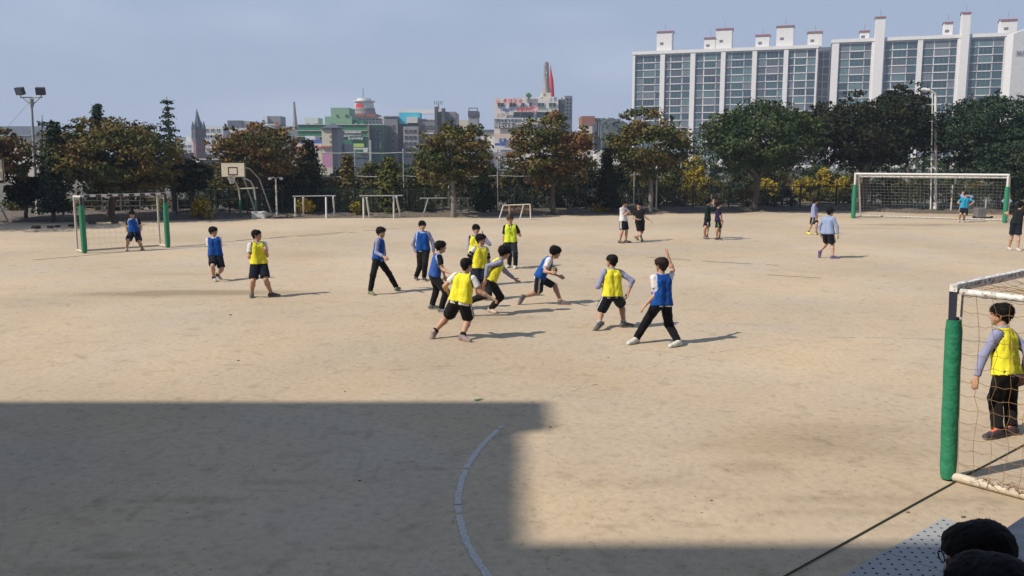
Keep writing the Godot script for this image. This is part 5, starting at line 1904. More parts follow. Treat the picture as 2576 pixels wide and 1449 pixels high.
func basketball_stand(xa: float, xb: float, yb: float, label: String, x0: float, y0: float, x1: float, y1: float, full: bool):
	var p := gnd(xa, yb)
	var q := gnd(xb, yb)
	var dist := -p.z
	var o := thing("basketball_stand", p, label, "basketball hoop", "basketball stands")
	var Y := func(y: float) -> float: return at(xa, y, dist).y
	var tall: float = Y.call(y1 - 0.0)
	var bz := 1.3
	var b0 := at(x0, y0, dist - bz) - p
	var b1 := at(x1, y1, dist - bz) - p
	var mid := (b0 + b1) * 0.5
	var w := b1.x - b0.x
	var h := b0.y - b1.y
	var b := MB.new()
	b.box(mid, Vector3(w, h, 0.06))
	var board := part(b.mesh(), "board", o, grained(lin(0.62, 0.56, 0.44), 0.08, 0.6, 0.6, 0.0, 91))
	for s in [[Vector3(0, h * 0.5 - 0.02, 0.034), Vector3(w, 0.05, 0.014)], [Vector3(0, -h * 0.5 + 0.02, 0.034), Vector3(w, 0.05, 0.014)], [Vector3(-w * 0.5 + 0.02, 0, 0.0325), Vector3(0.05, h - 0.1, 0.012)], [Vector3(w * 0.5 - 0.02, 0, 0.0325), Vector3(0.05, h - 0.1, 0.012)]]:
		part(box_mesh(s[1]), "border", board, M.black_metal, mid + s[0])
	var ty := -h * 0.5 + 0.36
	for s in [[Vector3(0, ty + 0.2, 0.034), Vector3(0.54, 0.05, 0.014)], [Vector3(0, ty - 0.2, 0.034), Vector3(0.54, 0.05, 0.014)], [Vector3(-0.245, ty, 0.0325), Vector3(0.05, 0.35, 0.012)], [Vector3(0.245, ty, 0.0325), Vector3(0.05, 0.35, 0.012)]]:
		part(box_mesh(s[1]), "target_box", board, M.black_metal, mid + s[0])
	b = MB.new()
	var rc := mid + Vector3(0, -h * 0.5 + 0.08, 0.30)
	var ring := []
	var rad := []
	for k in 17:
		ring.append(rc + Vector3(cos(TAU * k / 16.0) * 0.225, 0, sin(TAU * k / 16.0) * 0.225))
		rad.append(0.014)
	b.tube(ring, rad, 6, false)
	b.rod(rc + Vector3(0, 0, -0.225), rc + Vector3(0, 0, -0.27), 0.03, 6)
	part(b.mesh(), "rim", o, plain(lin(0.30, 0.12, 0.07), 0.6))
	b = MB.new()
	for k in 12:
		for s in [-1, 1]:
			var a0 := TAU * k / 12.0
			var a1: float = a0 + s * 0.5
			b.tube([rc + Vector3(cos(a0) * 0.22, 0, sin(a0) * 0.22), rc + Vector3(cos(a1) * 0.15, -0.22, sin(a1) * 0.15), rc + Vector3(cos(a0) * 0.11, -0.42, sin(a0) * 0.11)], [0.008, 0.008, 0.008], 4, false)
	var nn := part(b.mesh(), "net", o, M.net_white)
	nn.set_meta("kind", "stuff")
	for e in [Vector3.ZERO, q - p]:
		b = MB.new()
		b.rod(e, e + Vector3(0, 1.05, 0), 0.055, 10)
		part(b.mesh(), "green_post", o, M.green_post)
		b = MB.new()
		var up: float = tall - 0.25
		b.tube([e + Vector3(0, 1.05, 0), e + Vector3(-0.05, up - 0.35, 0.05), e + Vector3(-0.15, up + 0.05, 0.35), e + Vector3(-0.4, up + 0.25, 0.8), Vector3(mid.x + (0.35 if e != Vector3.ZERO else -0.35), mid.y - 0.25, mid.z - 0.05)], [0.045, 0.045, 0.045, 0.045, 0.04], 8)
		part(b.mesh(), "arm", o, M.steel_pale)
		b = MB.new()
		b.tube([e + Vector3(0.72, 0, -0.9), e + Vector3(0.2, tall - 0.1, -0.25), e + Vector3(-0.15, tall + 0.5, 0.4), Vector3(mid.x + 0.3, mid.y + 0.25, mid.z - 0.05)], [0.04, 0.04, 0.04, 0.036], 8)
		part(b.mesh(), "brace", o, M.steel)
	b = MB.new()
	b.rod(Vector3(-0.06, 1.7, 0), q - p + Vector3(0.15, 1.75, 0), 0.035, 8)
	part(b.mesh(), "tie_bar", o, M.steel_pale)
	if full:
		var blk2 := bevel_box(Vector3(0.78, 0.4, 0.6), 0.04)
		part(blk2, "ballast", o, grained(lin(0.60, 0.60, 0.59), 0.1, 0.6, 0.8, 0.0, 92), q - p + Vector3(0.22, 0, 0.1))

func pull_up_bar(feet: Array, heads: Array, b0: Array, b1: Array, label: String):
	var p0 := gnd(feet[0][0], feet[0][1])
	var o := thing("pull_up_bar", p0, label, "pull up bar", "pull up bars by the trees")
	var dist := -gnd((feet[0][0] + feet[-1][0]) * 0.5, feet[0][1]).z
	for i in feet.size():
		var f := gnd(feet[i][0], feet[i][1])
		var t := at(heads[i][0], heads[i][1], lerpf(-f.z, dist, 0.7))
		var b := MB.new()
		b.tube([f, t], [0.052, 0.05], 10)
		part(b.mesh(), "post", o, M.white_paint if feet.size() > 2 else M.steel, -p0)
	var b := MB.new()
	b.rod(at(b0[0], b0[1], dist), at(b1[0], b1[1], dist), 0.032, 8)
	part(b.mesh(), "bar", o, M.steel, -p0)

func floodlight():
	var p := gnd(96, 546, 0.1)
	var d := -p.z
	var o := thing("floodlight_mast", p, "tall grey floodlight mast with two square lamps", "floodlight")
	var top := at(79, 252, d) - p
	var b := MB.new()
	b.tube([Vector3.ZERO, Vector3(0, 2.2, 0)], [0.10, 0.10], 10)
	part(b.mesh(), "lower_pole", o, M.peeled)
	b = MB.new()
	b.tube([Vector3(0, 2.2, 0), top], [0.085, 0.06], 10)
	part(b.mesh(), "pole", o, M.steel)
	b = MB.new()
	b.tube([top - Vector3(0, 0.35, 0), top + Vector3(0, 0.08, 0)], [0.11, 0.13], 8)
	part(b.mesh(), "collar", o, M.steel)
	b = MB.new()
	b.rod(top + Vector3(-0.62, 0.15, 0), top + Vector3(0.62, 0.15, 0), 0.035, 6)
	part(b.mesh(), "cross_arm", o, M.steel)
	for s in [-1, 1]:
		b = MB.new()
		b.rod(top + Vector3(0, -0.3, 0), top + Vector3(s * 0.5, 0.14, 0), 0.028, 6)
		part(b.mesh(), "brace", o, M.steel)
		var c := top + Vector3(s * 0.58, 0.5, 0.05)
		b = MB.new()
		b.rod(top + Vector3(s * 0.58, 0.15, 0), c, 0.03, 6)
		part(b.mesh(), "bracket", o, M.steel)
		b = MB.new()
		var bs := Basis(Vector3.UP, s * 0.25) * Basis(Vector3.RIGHT, 0.35)
		b.obox(c, bs.x * 0.24, bs.y * 0.20, bs.z * 0.12)
		var lamp := part(b.mesh(), "lamp", o, plain(lin(0.04, 0.042, 0.05), 0.5))
		b = MB.new()
		b.obox(c + bs.z * 0.122, bs.x * 0.2, bs.y * 0.16, bs.z * 0.006)
		part(b.mesh(), "glass", lamp, plain(lin(0.10, 0.11, 0.13), 0.15))
	b = MB.new()
	b.rod(top, at(-90, 440, d - 4.0) - p, 0.012, 4)
	part(b.mesh(), "guy_wire", o, M.steel)

func street_lamp():
	var p := gnd(2352, 530, 0.1)
	var d := -p.z
	var o := thing("street_lamp", p, "white street lamp with a rounded head above the soccer goal", "street lamp")
	var top := at(2354, 236, d) - p
	var b := MB.new()
	b.tube([Vector3.ZERO, Vector3(0, 0.5, 0), Vector3(0, 0.55, 0), top - Vector3(0, 0.15, 0), top + Vector3(-0.06, 0.02, 0), top + Vector3(-0.25, 0.12, 0.02), top + Vector3(-0.48, 0.2, 0.04)], [0.13, 0.13, 0.10, 0.085, 0.08, 0.07, 0.06], 12)
	part(b.mesh(), "pole", o, M.white_paint)
	b = MB.new()
	var hp := top + Vector3(-0.68, 0.22, 0.05)
	b.tube([hp + Vector3(-0.30, 0, 0), hp + Vector3(-0.22, 0.03, 0), hp, hp + Vector3(0.2, 0, 0), hp + Vector3(0.28, 0, 0)], [0.04, 0.12, 0.16, 0.10, 0.05], 12)
	part(b.mesh(), "head", o, M.white_paint)
	b = MB.new()
	b.tube([hp + Vector3(-0.2, -0.09, 0), hp + Vector3(0, -0.11, 0), hp + Vector3(0.14, -0.08, 0)], [0.05, 0.09, 0.05], 10)
	part(b.mesh(), "lens", o, plain(lin(0.45, 0.45, 0.45), 0.2))
	# thinner second mast behind it
	var p2 := gnd(2341, 531, 0.1)
	var o2 := thing("lamp_post", p2, "thin white mast just behind the street lamp", "post")
	b = MB.new()
	b.tube([Vector3.ZERO, at(2346, 233, -p2.z - 0.0) - p2], [0.05, 0.035], 8)
	part(b.mesh(), "shaft", o2, M.white_paint)
	for y in [285, 305]:
		b = MB.new()
		b.rod(at(2336, y, -p2.z) - p2, at(2350, y, -p2.z) - p2, 0.025, 6)
		part(b.mesh(), "arm", o2, M.white_paint)

# ---------------------------------------------------------------- bodies: tapered capsules joined smoothly, meshed as surface nets
class Field:
	var a := PackedVector3Array()
	var ba := PackedVector3Array()
	var inv := PackedFloat32Array()
	var r0 := PackedFloat32Array()
	var dr := PackedFloat32Array()
	var cut := PackedInt32Array()
	var cp := PackedVector3Array()
	var cn := PackedVector3Array()
	var k := 0.035
	var planes := []        # [point, outward normal]
	var holes := []         # [centre, radius]
	var noise: FastNoiseLite
	var amp := 0.0
	var freq := Vector3.ONE

	func add(p: Vector3, q: Vector3, rp: float, rq: float, c := false, cpt := Vector3.ZERO, cnm := Vector3.ZERO):
		a.append(p)
		var d := q - p
		ba.append(d)
		inv.append(1.0 / maxf(d.length_squared(), 1e-8))
		r0.append(rp)
		dr.append(rq - rp)
		cut.append(1 if c else 0)
		cp.append(cpt)
		cn.append(cnm)

	func sd(p: Vector3) -> float:
		var res := 10.0
		for i in a.size():
			var pa := p - a[i]
			var t := clampf(pa.dot(ba[i]) * inv[i], 0.0, 1.0)
			var d := (pa - ba[i] * t).length() - r0[i] - dr[i] * t
			if cut[i] == 1:
				d = maxf(d, (p - cp[i]).dot(cn[i]))
			var h := k - absf(d - res)
			res = minf(d, res)
			if h > 0.0:
				res -= h * h * 0.25 / k
		for pl in planes:
			res = maxf(res, (p - pl[0]).dot(pl[1]))
		for ho in holes:
			res = maxf(res, ho[1] - p.distance_to(ho[0]))
		if amp > 0.0:
			res += amp * noise.get_noise_3d(p.x * freq.x, p.y * freq.y, p.z * freq.z)
		return res

func nets(f: Field, cell: float, out: MB, tint: Callable):
	# follows the surface from every bone and appends it to out
	var vals := {}
	var idx := {}
	var cells: Array[Vector3i] = []
	var corners := [Vector3i(0, 0, 0), Vector3i(1, 0, 0), Vector3i(0, 1, 0), Vector3i(1, 1, 0), Vector3i(0, 0, 1), Vector3i(1, 0, 1), Vector3i(0, 1, 1), Vector3i(1, 1, 1)]
	var edges := [0, 1, 2, 3, 4, 5, 6, 7, 0, 2, 1, 3, 4, 6, 5, 7, 0, 4, 1, 5, 2, 6, 3, 7]
	var stack: Array[Vector3i] = []
	for i in f.a.size():
		for fr in [0.5, 0.1, 0.9]:
			var p: Vector3 = f.a[i] + f.ba[i] * fr
			if f.sd(p) >= 0.0:
				continue
			for dirn in [Vector3(1, 0.01, 0.02), Vector3(-0.02, 0.01, 1)]:
				var q := p
				var n := 0
				while f.sd(q) < 0.0 and n < 200:
					q += dirn * cell
					n += 1
				stack.append(Vector3i((q / cell).floor()))
				stack.append(Vector3i(((q - dirn * cell) / cell).floor()))
	var base := out.v.size()
	var seen := {}
	var cv := PackedFloat32Array()
	cv.resize(8)
	while not stack.is_empty():
		var c: Vector3i = stack.pop_back()
		if seen.has(c):
			continue
		seen[c] = true
		var mask := 0
		for i in 8:
			var g: Vector3i = c + corners[i]
			var s = vals.get(g)
			if s == null:
				s = f.sd(Vector3(g) * cell)
				vals[g] = s
			cv[i] = s
			if s < 0.0:
				mask |= 1 << i
		if mask == 0 or mask == 255:
			continue
		var sum := Vector3.ZERO
		var cnt := 0
		for e in 12:
			var i0: int = edges[e * 2]
			var i1: int = edges[e * 2 + 1]
			var s0 := cv[i0]
			var s1 := cv[i1]
			if (s0 < 0.0) != (s1 < 0.0):
				sum += Vector3(corners[i0]).lerp(Vector3(corners[i1]), s0 / (s0 - s1))
				cnt += 1
		var pos := (Vector3(c) + sum / cnt) * cell
		idx[c] = out.v.size()
		out.v.append(pos)
		out.n.append(Vector3.ZERO)
		out.c.append(tint.call(pos))
		cells.append(c)
		stack.append(c + Vector3i(1, 0, 0)); stack.append(c - Vector3i(1, 0, 0))
		stack.append(c + Vector3i(0, 1, 0)); stack.append(c - Vector3i(0, 1, 0))
		stack.append(c + Vector3i(0, 0, 1)); stack.append(c - Vector3i(0, 0, 1))
	var ax := [[Vector3i(1, 0, 0), Vector3i(0, 1, 0), Vector3i(0, 0, 1)], [Vector3i(0, 1, 0), Vector3i(0, 0, 1), Vector3i(1, 0, 0)], [Vector3i(0, 0, 1), Vector3i(1, 0, 0), Vector3i(0, 1, 0)]]
	for c in cells:
		var s0: float = vals[c]
		for e in ax:
			var s1: float = vals[c + e[0]]
			if (s0 < 0.0) == (s1 < 0.0):
				continue
			var i0: int = idx.get(c, -1)
			var i1: int = idx.get(c - e[1], -1)
			var i2: int = idx.get(c - e[1] - e[2], -1)
			var i3: int = idx.get(c - e[2], -1)
			if i0 < 0 or i1 < 0 or i2 < 0 or i3 < 0:
				continue
			var nn := (out.v[i2] - out.v[i0]).cross(out.v[i3] - out.v[i1])
			if s0 < 0.0:
				out.ix.append_array([i0, i2, i1, i0, i3, i2])
			else:
				nn = -nn
				out.ix.append_array([i0, i1, i2, i0, i2, i3])
			out.n[i0] += nn; out.n[i1] += nn; out.n[i2] += nn; out.n[i3] += nn
	for i in range(base, out.v.size()):
		out.n[i] = out.n[i].normalized()

func put(dst: MB, src: MB, xf: Transform3D, mul: Color):
	var k := dst.v.size()
	var flip := xf.basis.determinant() < 0.0
	var nb := xf.basis.inverse().transposed()
	for i in src.v.size():
		dst.v.append(xf * src.v[i])
		dst.n.append((nb * src.n[i]).normalized())
		dst.c.append(src.c[i] * mul)
	if flip:
		for i in range(0, src.ix.size(), 3):
			dst.ix.append_array([src.ix[i] + k, src.ix[i + 2] + k, src.ix[i + 1] + k])
	else:
		for i in src.ix:
			dst.ix.append(i + k)

var protos := {}

func head_proto() -> MB:
	# face looks along -z, origin at mid head
	var f := Field.new()
	f.k = 0.022
	f.add(Vector3(0, 0.035, -0.012), Vector3(0, 0.035, 0.032), 0.076, 0.078)
	f.add(Vector3(0, -0.005, -0.035), Vector3(0, -0.075, -0.052), 0.060, 0.036)
	f.add(Vector3(-0.028, -0.035, -0.03), Vector3(0.028, -0.035, -0.03), 0.046, 0.046)
	f.add(Vector3(0, 0.012, -0.090), Vector3(0, -0.026, -0.106), 0.009, 0.0135)
	f.add(Vector3(-0.012, -0.030, -0.094), Vector3(0.012, -0.030, -0.094), 0.009, 0.009)
	f.add(Vector3(-0.035, 0.030, -0.080), Vector3(0.035, 0.030, -0.080), 0.012, 0.012)
	f.add(Vector3(-0.016, -0.058, -0.086), Vector3(0.016, -0.058, -0.086), 0.008, 0.008)
	f.add(Vector3(0, -0.098, -0.072), Vector3(0, -0.100, -0.070), 0.017, 0.017)
	f.add(Vector3(0, -0.05, 0.005), Vector3(0, -0.13, 0.012), 0.05, 0.05)
	for s in [-1.0, 1.0]:
		f.add(Vector3(s * 0.078, 0.012, 0.004), Vector3(s * 0.076, -0.022, 0.0), 0.013, 0.009)
		f.holes.append([Vector3(s * 0.033, 0.012, -0.112), 0.022])
	f.planes.append([Vector3(0, -0.135, 0), Vector3(0, -1, 0)])
	var m := MB.new()
	var skin := Color(1, 1, 1)
	nets(f, 0.005, m, func(p: Vector3) -> Color:
		if p.z < -0.05:
			for s in [-1.0, 1.0]:
				var q := Vector2((p.x - s * 0.033) / 0.016, (p.y - 0.012) / 0.008)
				if q.length() < 1.0:
					return Color(0.06, 0.05, 0.05)
				q = Vector2((p.x - s * 0.034) / 0.020, (p.y - 0.036) / 0.006)
				if q.length() < 1.0:
					return Color(0.12, 0.10, 0.09)
			if Vector2(p.x / 0.024, (p.y + 0.058) / 0.008).length() < 1.0:
				return Color(0.85, 0.5, 0.48)
		return skin)
	return m

func hair_proto(kind: int) -> MB:
	# cap of hair; the fringe line runs from the forehead down to the nape
	var f := Field.new()
	f.k = 0.02
	var g := 0.0
	if kind == 3:
		g = 0.006
	if kind == 1:
		g = -0.004
	elif kind == 2:
		g = 0.010
	f.add(Vector3(0, 0.045, -0.018), Vector3(0, 0.046, 0.036), 0.090 + g, 0.094 + g)
	f.add(Vector3(0, 0.0, 0.040), Vector3(0, -0.050, 0.034), 0.078 + g * 0.5, 0.056)
	if kind != 1:
		for k in 7:
			var t := (k - 3) / 3.0
			f.add(Vector3(t * 0.055, 0.075, -0.07), Vector3(t * 0.066, 0.036 + 0.006 * (k % 2), -0.094 + absf(t) * 0.035), 0.018, 0.009)
	for s in [-1.0, 1.0]:
		f.add(Vector3(s * 0.074, 0.03, -0.005), Vector3(s * 0.080, -0.012, -0.014), 0.020, 0.010)
	var n := FastNoiseLite.new()
	n.seed = 50 + kind
	n.frequency = 1.0
	n.fractal_octaves = 2
	f.noise = n
	f.amp = [0.011, 0.006, 0.012, 0.005][kind]
	f.freq = Vector3(46, 20, 46)
	var front := Vector3(0, 0.034 if kind != 1 else 0.062, -0.1)
	var back := Vector3(0, -0.092, 0.085)
	var t := (back - front).normalized()
	f.planes.append([front, Vector3(0, t.z, -t.y) * -1.0])
	var m := MB.new()
	nets(f, 0.0055, m, func(_p: Vector3) -> Color: return Color(1, 1, 1))
	# loose locks that ruffle the outline
	rng.seed = 300 + kind
	var base := m.v.size()
	for i in [900, 500, 1300, 0][kind]:
		var k := rng.randi() % base
		var p := m.v[k]
		var nn := m.n[k]
		var from := p - Vector3(0, 0.13, 0.03)
		var flow := (from - nn * from.dot(nn)).normalized()
		var tt := (flow + nn * rng.randf_range(0.1, 0.5) + Vector3(rng.randfn(), rng.randfn(), rng.randfn()) * 0.25).normalized()
		var sd := tt.cross(nn).normalized() * rng.randf_range(0.002, 0.005)
		m.tri(p - sd - nn * 0.004, p + sd - nn * 0.004, p + tt * rng.randf_range(0.014, 0.034), nn)
	return m

func hand_proto(curl: float, spread: float) -> MB:
	# right hand: fingers along +y, thumb towards +x, palm facing +z
	var f := Field.new()
	f.k = 0.008
	f.add(Vector3(0, -0.02, 0), Vector3(0, 0.015, 0), 0.024, 0.024)
	for i in 4:
		f.add(Vector3(0.012 - i * 0.008, 0.0, 0), Vector3(0.030 - i * 0.0195, 0.082 - absf(i - 1) * 0.005, 0), 0.017, 0.0125)
	var lens := [0.072, 0.080, 0.074, 0.058]
	for i in 4:
		var p := Vector3(0.030 - i * 0.0195, 0.082 - absf(i - 1) * 0.005, 0)
		var an := curl * 0.7
		for j in 3:
			var l: float = lens[i] * [0.45, 0.31, 0.24][j]
			var side: float = (1.5 - i) * spread
			var q := p + Vector3(sin(side) * cos(an), cos(side) * cos(an), sin(an)) * l
			f.add(p, q, [0.0098, 0.0090, 0.0082][j], [0.0090, 0.0082, 0.0072][j])
			p = q
			an += curl
	var tp := Vector3(0.022, 0.018, 0.008)
	var tq := tp + Vector3(0.032, 0.030, 0.010)
	var te := tq + Vector3(0.012 - curl * 0.012, 0.028, 0.006 + curl * 0.012)
	f.add(tp, tq, 0.014, 0.0115)
	f.add(tq, te, 0.0112, 0.009)
	var m := MB.new()
	nets(f, 0.0048, m, func(_p: Vector3) -> Color: return Color(1, 1, 1))
	return m

func to_mesh(m: MB, colored: bool) -> ArrayMesh:
	m.use_col = colored
	return m.mesh()

# ---------------------------------------------------------------- pose
func reach(parent: Vector3, length: float, px: Vector2, sgn: float) -> Vector3:
	# the point at a bone's length from its parent that lies on a picture ray; sgn picks the nearer (-1) or farther (+1) one
	var d := ray(px.x, px.y)
	var o := Vector3(0, EYE, 0)
	var m := o - parent
	var bq := m.dot(d)
	var cq := m.length_squared() - length * length
	var disc := bq * bq - cq
	var p: Vector3
	if sgn == 0.0 or disc <= 0.0:
		p = o + d * (-bq)
	else:
		p = o + d * (-bq + sgn * sqrt(disc))
	var v := p - parent
	if v.length() < 0.01:
		v = Vector3.DOWN
	return parent + v.normalized() * length

func knee_at(hip: Vector3, ank: Vector3, l1: float, l2: float, px: Vector2, fw: Vector3) -> Vector3:
	var d := ank - hip
	var dist := d.length()
	var s := maxf(1.0, dist / (l1 + l2) * 1.002)
	l1 *= s
	l2 *= s
	var t := (l1 * l1 - l2 * l2 + dist * dist) / (2.0 * dist)
	var h := sqrt(maxf(l1 * l1 - t * t, 0.0))
	var axis := d / dist
	var x := axis.cross(Vector3(0.3, 0.2, 1.0)).normalized()
	var y := axis.cross(x)
	var rd := ray(px.x, px.y)
	var best := hip + axis * t
	var cost := 1e9
	for i in 32:
		var an := TAU * i / 32.0
		var q := hip + axis * t + (x * cos(an) + y * sin(an)) * h
		var w := q - Vector3(0, EYE, 0)
		var off := (w - rd * w.dot(rd)).length()
		var c := off - 0.35 * (q - hip - axis * t).dot(fw)
		if c < cost:
			cost = c
			best = q
	return best

func face_dir(deg: float) -> Vector3:
	var r := deg_to_rad(deg)
	return Vector3(sin(r), 0, -cos(r))

func solve(sp: Dictionary) -> Dictionary:
	var z: Array = sp.z
	var P := func(q: Array) -> Vector2: return zo(z[0], z[1], z[2], q[0], q[1])
	var S: float = sp.get("s", 1.0) * 1.03
	var J := {}
	var fw := face_dir(sp.yaw)
	for side in ["r", "l"]:
		var q: Array = sp[side + "a"]
		var pp: Vector2 = P.call(q)
		J[side + "a"] = gnd(pp.x, pp.y, q[2] if q.size() > 2 else 0.082 * S)
	var depth: float = -(J.ra.z + J.la.z) * 0.5 + sp.get("pz", 0.0)
	var pv: Vector2 = P.call(sp.pv)
	J.pv = at(pv.x, pv.y, depth)
	J.nk = reach(J.pv, 0.50 * S, P.call(sp.nk), sp.get("ns", 0.0))
	J.hc = reach(J.nk, 0.165 * S, P.call(sp.hc), sp.get("hs", 0.0))
	var u: Vector3 = (J.nk - J.pv).normalized()
	var rv := fw.cross(Vector3.UP)
	var rs := (rv - u * rv.dot(u)).normalized()
	J.u = u
	J.rv = rs
	J.fw = u.cross(rs)
	var rh := rv
	J.rh = J.pv + rh * 0.088 * S - Vector3(0, 0.02, 0) * S
	J.lh = J.pv - rh * 0.088 * S - Vector3(0, 0.02, 0) * S
	J.rs = J.nk + rs * 0.165 * S * (0.2 + 0.8 * sp.get("w", 1.0)) - u * 0.055 * S
	J.ls = J.nk - rs * 0.165 * S * (0.2 + 0.8 * sp.get("w", 1.0)) - u * 0.055 * S
	for side in ["r", "l"]:
		J[side + "e"] = reach(J[side + "s"], 0.285 * S, P.call(sp[side + "e"]), sp[side + "e"][2] if sp[side + "e"].size() > 2 else 0.0)
		J[side + "w"] = reach(J[side + "e"], 0.25 * S, P.call(sp[side + "w"]), sp[side + "w"][2] if sp[side + "w"].size() > 2 else 0.0)
		J[side + "k"] = knee_at(J[side + "h"], J[side + "a"], 0.43 * S, 0.415 * S, P.call(sp[side + "k"]), fw)
		var tp: Vector2 = P.call(sp[side + "t"])
		var an: Vector3 = J[side + "a"]
		var toe: Vector3
		if an.y < 0.1 * S:
			toe = gnd(tp.x, tp.y, 0.02)
			toe.y = an.y
			if toe.distance_to(an) < 0.06:
				toe = an + fw * 0.2
		else:
			toe = reach(an, 0.2 * S, tp, 0.0)
			toe.y = maxf(toe.y, 0.045)
		J[side + "t"] = toe
	J.hyaw = sp.get("hyaw", sp.yaw)
	J.hpitch = sp.get("hpitch", 0.0)
	var stretch: float = (J.rh.distance_to(J.ra)) / (0.845 * S)
	var stretch2: float = (J.lh.distance_to(J.la)) / (0.845 * S)
	if maxf(stretch, stretch2) > 1.08 or J.hc.y < 1.0:
		print("pose ", sp.label, " legs ", stretch, " ", stretch2, " head y ", J.hc.y)
	return J

# ---------------------------------------------------------------- clothing and figure
func torso_bones(f: Field, J: Dictionary, S: float, e: float, shoulder: float, loose := 0.0, w := 1.0):
	var u: Vector3 = J.u
	var rv: Vector3 = J.rv
	for s in [-1.0, 1.0]:
		f.add(J.nk + rv * s * 0.066 * S * w - u * 0.135 * S, J.pv + rv * s * 0.058 * S * w + u * 0.16 * S, 0.097 * S * w + e, 0.086 * S * w + e + loose * 0.5)
		f.add(J.pv + rv * s * 0.058 * S * w + u * 0.16 * S, J.pv + rv * s * 0.075 * S * w - u * 0.02 * S, 0.086 * S * w + e + loose * 0.5, 0.094 * S * w + e + loose)
		f.add(J.nk - u * 0.045 * S, J.nk + rv * s * shoulder * S - u * 0.058 * S, 0.058 * S + e, 0.048 * S + e)

func person(sp: Dictionary, J := {}):
	if J.is_empty():
		J = solve(sp)
	var S: float = sp.get("s", 1.0) * 1.03
	var w: float = sp.get("w", 1.0)
	var cell: float = sp.get("cell", 0.018)
	var foot: Vector3 = (J.ra + J.la) * 0.5
	foot.y = minf(J.ra.y, J.la.y) - 0.082 * S
	if sp.has("base_y"):
		foot.y = sp.base_y
	# all joints relative to the foot point
	for k in ["pv", "nk", "hc", "rs", "ls", "re", "le", "rw", "lw", "rh", "lh", "rk", "lk", "ra", "la", "rt", "lt"]:
		J[k] = J[k] - foot
	var o := thing("person", foot, sp.label, "person", sp.get("group", ""))
	var u: Vector3 = J.u
	var rv: Vector3 = J.rv
	var fw: Vector3 = J.fw
	var skin: Color = sp.get("skin", Color(0.42, 0.245, 0.165))
	# ---- skin: one continuous body
	var f := Field.new()
	f.k = 0.03
	torso_bones(f, J, S, -0.006, 0.15, 0.0, w)
	f.add(J.nk - u * 0.03, J.hc - (J.hc - J.nk) * 0.3, 0.055 * S, 0.052 * S)
	for s in ["r", "l"]:
		f.add(J[s + "s"], J[s + "e"], 0.048 * S * w, 0.037 * S * w)
		f.add(J[s + "e"], J[s + "e"].lerp(J[s + "w"], 0.3), 0.037 * S * w, 0.038 * S * w)
		f.add(J[s + "e"].lerp(J[s + "w"], 0.3), J[s + "w"], 0.038 * S * w, 0.025 * S)
		var lt: float = 1.0 if sp.legs[0] == "shorts" else 0.8
		f.add(J[s + "h"], J[s + "k"], 0.084 * S * w * lt, 0.057 * S * w * lt)
		var sh: Vector3 = J[s + "k"].lerp(J[s + "a"], 0.3)
		var kn: Vector3 = (J[s + "k"] - (J[s + "h"] + J[s + "a"]) * 0.5)
		var calf := sh - fw * 0.012 * S
		f.add(J[s + "k"], calf, 0.053 * S * w * lt, 0.060 * S * w * lt)
		f.add(calf, J[s + "a"], 0.060 * S * w * lt, 0.037 * S)
		f.add(J[s + "a"] - Vector3(0, 0.01, 0), J[s + "a"].lerp(J[s + "t"], 0.45) - Vector3(0, 0.05, 0) * S, 0.03 * S, 0.018 * S)
	var body := MB.new()
	nets(f, cell * (1.2 if cell > 0.014 else 1.0), body, func(_p: Vector3) -> Color: return skin)
	var hb := Basis(Vector3.UP, -deg_to_rad(J.hyaw)) * Basis(Vector3.RIGHT, deg_to_rad(J.hpitch)) * Basis(Vector3.BACK, deg_to_rad(sp.get("hroll", 0.0)))
	var hx := Transform3D(hb.scaled(Vector3.ONE * 1.05 * S), J.hc)
	put(body, protos.head, hx, skin)
	for s in ["r", "l"]:
		var y: Vector3 = (J[s + "w"] - J[s + "e"]).normalized()
		var hint: Vector3 = sp.get(s + "hint", fw)
		var x := (hint - y * hint.dot(y))
		if x.length() < 0.1:
			x = u - y * u.dot(y)
		x = x.normalized()
		var zz := x.cross(y)
		if s == "l":
			zz = -zz
		var kind: String = sp.get(s + "hand", "relaxed")
		var bs := Basis(x, y, zz).scaled(Vector3.ONE * 0.98 * S)
		put(body, protos[kind], Transform3D(bs, J[s + "w"] + y * 0.012), sp.get("glove", skin))
	part(to_mesh(body, true), "body", o, M.skin)
	# ---- hair
	var hk: int = sp.get("hair", 0)
	var hm := part(protos["hair%d" % hk], "hair", o, sp.get("hair_mat", M.hair))
	hm.transform = hx
	if sp.get("glasses", false):
		var gl := part(protos.glasses, "glasses", o, M.black_metal)
		gl.transform = hx
	# ---- shirt
	var cloth_noise := FastNoiseLite.new()
	cloth_noise.seed = hash(sp.label) % 1000
	cloth_noise.frequency = 1.0
	cloth_noise.fractal_octaves = 2
	var shirt: Array = sp.shirt            # [colour, sleeve kind, hem offset, second colour]
	f = Field.new()
	f.k = 0.028
	f.noise = cloth_noise
	f.amp = 0.007
	f.freq = Vector3(13, 6, 13)
	torso_bones(f, J, S, 0.013, 0.145, 0.012 if sp.has("bib") else 0.032, w)
	var hem: Vector3 = J.pv - u * float(shirt[2]) * S
	f.planes.append([hem, -u])
	f.planes.append([J.nk + u * 0.03 * S, u])
	if shirt[1] == "l":
		f.add(J.nk - u * 0.02 * S, J.nk + u * 0.04 * S, 0.066 * S, 0.062 * S)
		f.planes[-1] = [J.nk + (J.hc - J.nk).normalized() * 0.045 * S, (J.hc - J.nk).normalized()]
	else:
		f.holes.append([J.nk + u * 0.055 * S + fw * 0.03 * S, 0.072 * S])
